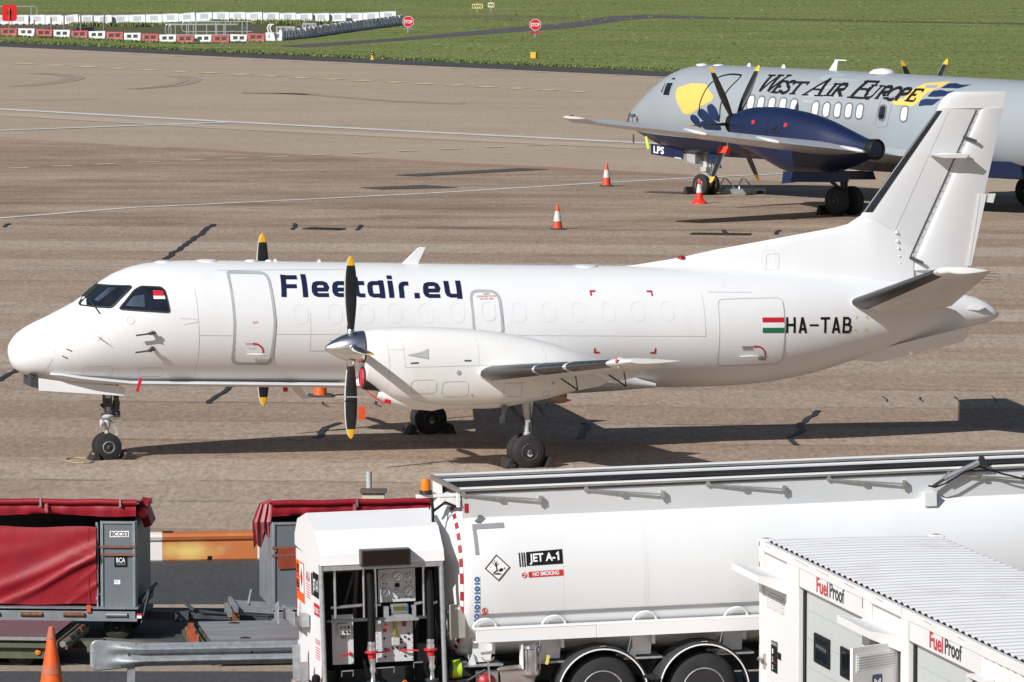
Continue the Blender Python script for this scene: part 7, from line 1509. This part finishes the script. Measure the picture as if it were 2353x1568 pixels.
# lifebuoy housing, railings, posts and pipes inside the pen
b = G(22, 79); s = (79 + 371) / 11.6
t = thing("lifebuoy_housing", "red plastic lifebuoy housing on an orange post, at the upper left corner", "lifebuoy housing", b)
mb = MB(); z0 = (79 - 49) / s; z1 = (79 - 11) / s; mb.loft([[(u * k, y, v * k + (z0 + z1) / 2 * (1 - k)) for u, v in rrect(-.43, z0, .43, z1, .16)] for y, k in ((.25, .8), (.2, .98), (.0, 1.0), (-.02, .98))]); mb.build("housing", mat("housing_red", (.68, .012, .02), .35, coat=.3), t)
mb = MB(); mb.patch(arc(0, (z0 + z1) / 2 + .0, .165, 0, 345, 20), lambda u, v, o: Vector((u, -.02 - o, v)), .006, 0, 1); mb.build("opening", mat("opening_dark", (.12, .02, .015), .7), t)
mb = MB(); mb.bar((-.03, -.06, 0), (.0, -.06, z1 - .2), .11, .06); mb.build("post", mat("post_orange", (.55, .10, .03), .6), t)
tube_m = mat("rail_galvanised", (.50, .52, .54), .4, .45, var=.1, scale=6)
def railing(px0, px1, yb, yt, ym, text, posts, loop=True, yaw=0.0, depth=0):
    b = G(px0, yb); s = (yb + 371) / 11.6; Ln = (px1 - px0) / s; zt = (yb - yt) / s; zm = (yb - ym) / s
    t = thing("tube_railing", text, "railing", b, (0, 0, yaw), "tube railings"); r = .028
    pts = [(0, 0, zt), (Ln - .12, 0, zt)] + [(Ln - .12 + .12 * math.sin(R(a)), 0, (zt + zm) / 2 + ((zt - zm) / 2) * math.cos(R(a))) for a in range(20, 180, 20)] + [(Ln - .12, 0, zm), (0, 0, zm)]
    if loop == 'left': pts = [(Ln - x, y, z) for x, y, z in pts]
    mb = MB(); mb.tube(pts, r, 8); mb.build("top_loop", tube_m, t)
    for k in posts: mb = MB(); mb.tube([(Ln * k, 0, 0), (Ln * k, 0, zt)], r, 8); mb.build("upright", tube_m, t)
    return t
railing(-14, 86, 56, 15, 36, "tube railing with rounded end behind the red lifebuoy housing", (.1, .45, .86))
railing(380, 545, 85.5, 56, 80, "front tube railing with rounded left end among the rails in the pen", (.08, .30, .43, .72, .82), 'left')
railing(418, 580, 84, 50.5, 73, "rear tube railing with rounded left end among the rails in the pen", (.10, .2, .48, .62, .86, .93), 'left')
railing(387, 548, 84, 57.5, 81, "middle tube railing standing between the other two rails in the pen", (.1, .36, .55, .8), 'left')
for x0, x1, yt in ((634, 683, 61), (694, 731, 53)):
    b = G(x0, 85 if x0 < 690 else 70); yb = 85 if x0 < 690 else 70; s = (yb + 371) / 11.6; Ln = (x1 - x0) / s * .9; zt = (yb - yt) / s
    t = thing("pipe_stand", "grey rectangular pipe frame beside the %s of the slanting barrier row" % ("front end" if x0 < 690 else "middle"), "pipe stand", b)
    mb = MB(); mb.box(0, -.05, zt - .10, Ln, .05, zt); mb.build("top_bar", tube_m, t)
    for k in (.05, .25, .55, .72, .95): mb = MB(); mb.box(Ln * k - .05, -.04, 0, Ln * k + .05, .04, zt - .101); mb.build("leg", tube_m, t)
wood = mat("weathered_wood", (.20, .175, .14), .8, var=.25, scale=8)
for i, (px, yt, yb) in enumerate(((78.5, 47, 72), (117.5, 41, 75), (148, 36, 74.5), (185.5, 31, 75), (214.5, 27.5, 74), (238.5, 27.5, 71.5))):
    b = G(px, yb); s = (yb + 371) / 11.6; mb = MB(); h = (yb - yt) / s; mb.tube([(0, 0, 0), (random.uniform(-.03, .03), 0, h * .5), (random.uniform(-.06, .06), 0, h)], [.055, .05, .04], 8)
    label(mb.build("wooden_stake", wood, loc=b), ("short leaning stake nearest the lifebuoy, first of six", "second wooden stake from the lifebuoy", "third wooden stake from the lifebuoy", "fourth wooden stake from the lifebuoy, beside the pit", "tall fifth wooden stake from the lifebuoy", "tall sixth stake, farthest from the lifebuoy")[i], "stake", "wooden stakes in the pen")
pit = mat("pit_wall", (.11, .085, .065), .85, var=.3, scale=4)
b = G(35, 73.5); mb = MB(); mb.box(0, 0, 0, 4.0, .15, .36); mb.box(3.95, -1.0, 0, 4.1, .15, .3); label(mb.build("pit_wall", pit, loc=b), "dark low concrete wall of the drainage pit behind the wooden stakes", "wall")
b = G(150, 75); mb = MB(); mb.prism([(0, 0), (1.8, 0), (1.6, .3), (1.2, .28), (.1, .06)], lambda u, v, w: (u, w * .6, v)); label(mb.build("black_sheet", mat("sheet_black", (.012, .012, .014), .4), loc=b), "crumpled black plastic sheet lying between the wooden stakes", "plastic sheet")
vblue = mat("valve_blue", (.05, .20, .50), .5); vred = mat("valve_rusty", (.16, .05, .035), .6)
for i, (px, yt, yb) in enumerate(((536.5, 71, 82), (568, 64, 79), (113, 62.5, 74))):
    b = G(px, yb); s = (yb + 371) / 11.6; h = (yb - yt) / s; t = thing("pipe_valve", ("blue wheeled pipe valve in front of the pen's railings", "blue wheeled pipe valve at the right end of the pen's railings", "dark red wheeled pipe valve among the wooden stakes")[i], "pipe valve", b)
    mb = MB(); mb.lathe((0, 0, 0), (0, 0, 1), [(0, .09), (h * .6, .08), (h * .65, .05), (h - .03, .04)], 12); mb.build("body", vred, t); mb = MB(); mb.lathe((0, 0, h - .03), (0, 0, 1), [(0, .12), (.0, .2), (.04, .2), (.04, .12)], 16); mb.build("hand_wheel", vblue if i < 2 else mat("valve_red", (.4, .02, .06), .5), t)
for i, px in enumerate((620, 626)):
    b = G(px, 84); s = (84 + 371) / 11.6; mb = MB(); mb.tube([(0, 0, 0), (-.08, 0, .3), (-.13, 0, .52), (-.04, 0, .68), (.08, 0, .70)], .055, 10); label(mb.build("vent_pipe", mat("pipe_white", (.66, .65, .62), .5), loc=b), ("left of two curved white vent pipes beside the last red barrier", "right of two curved white vent pipes beside the last red barrier")[i], "pipe")
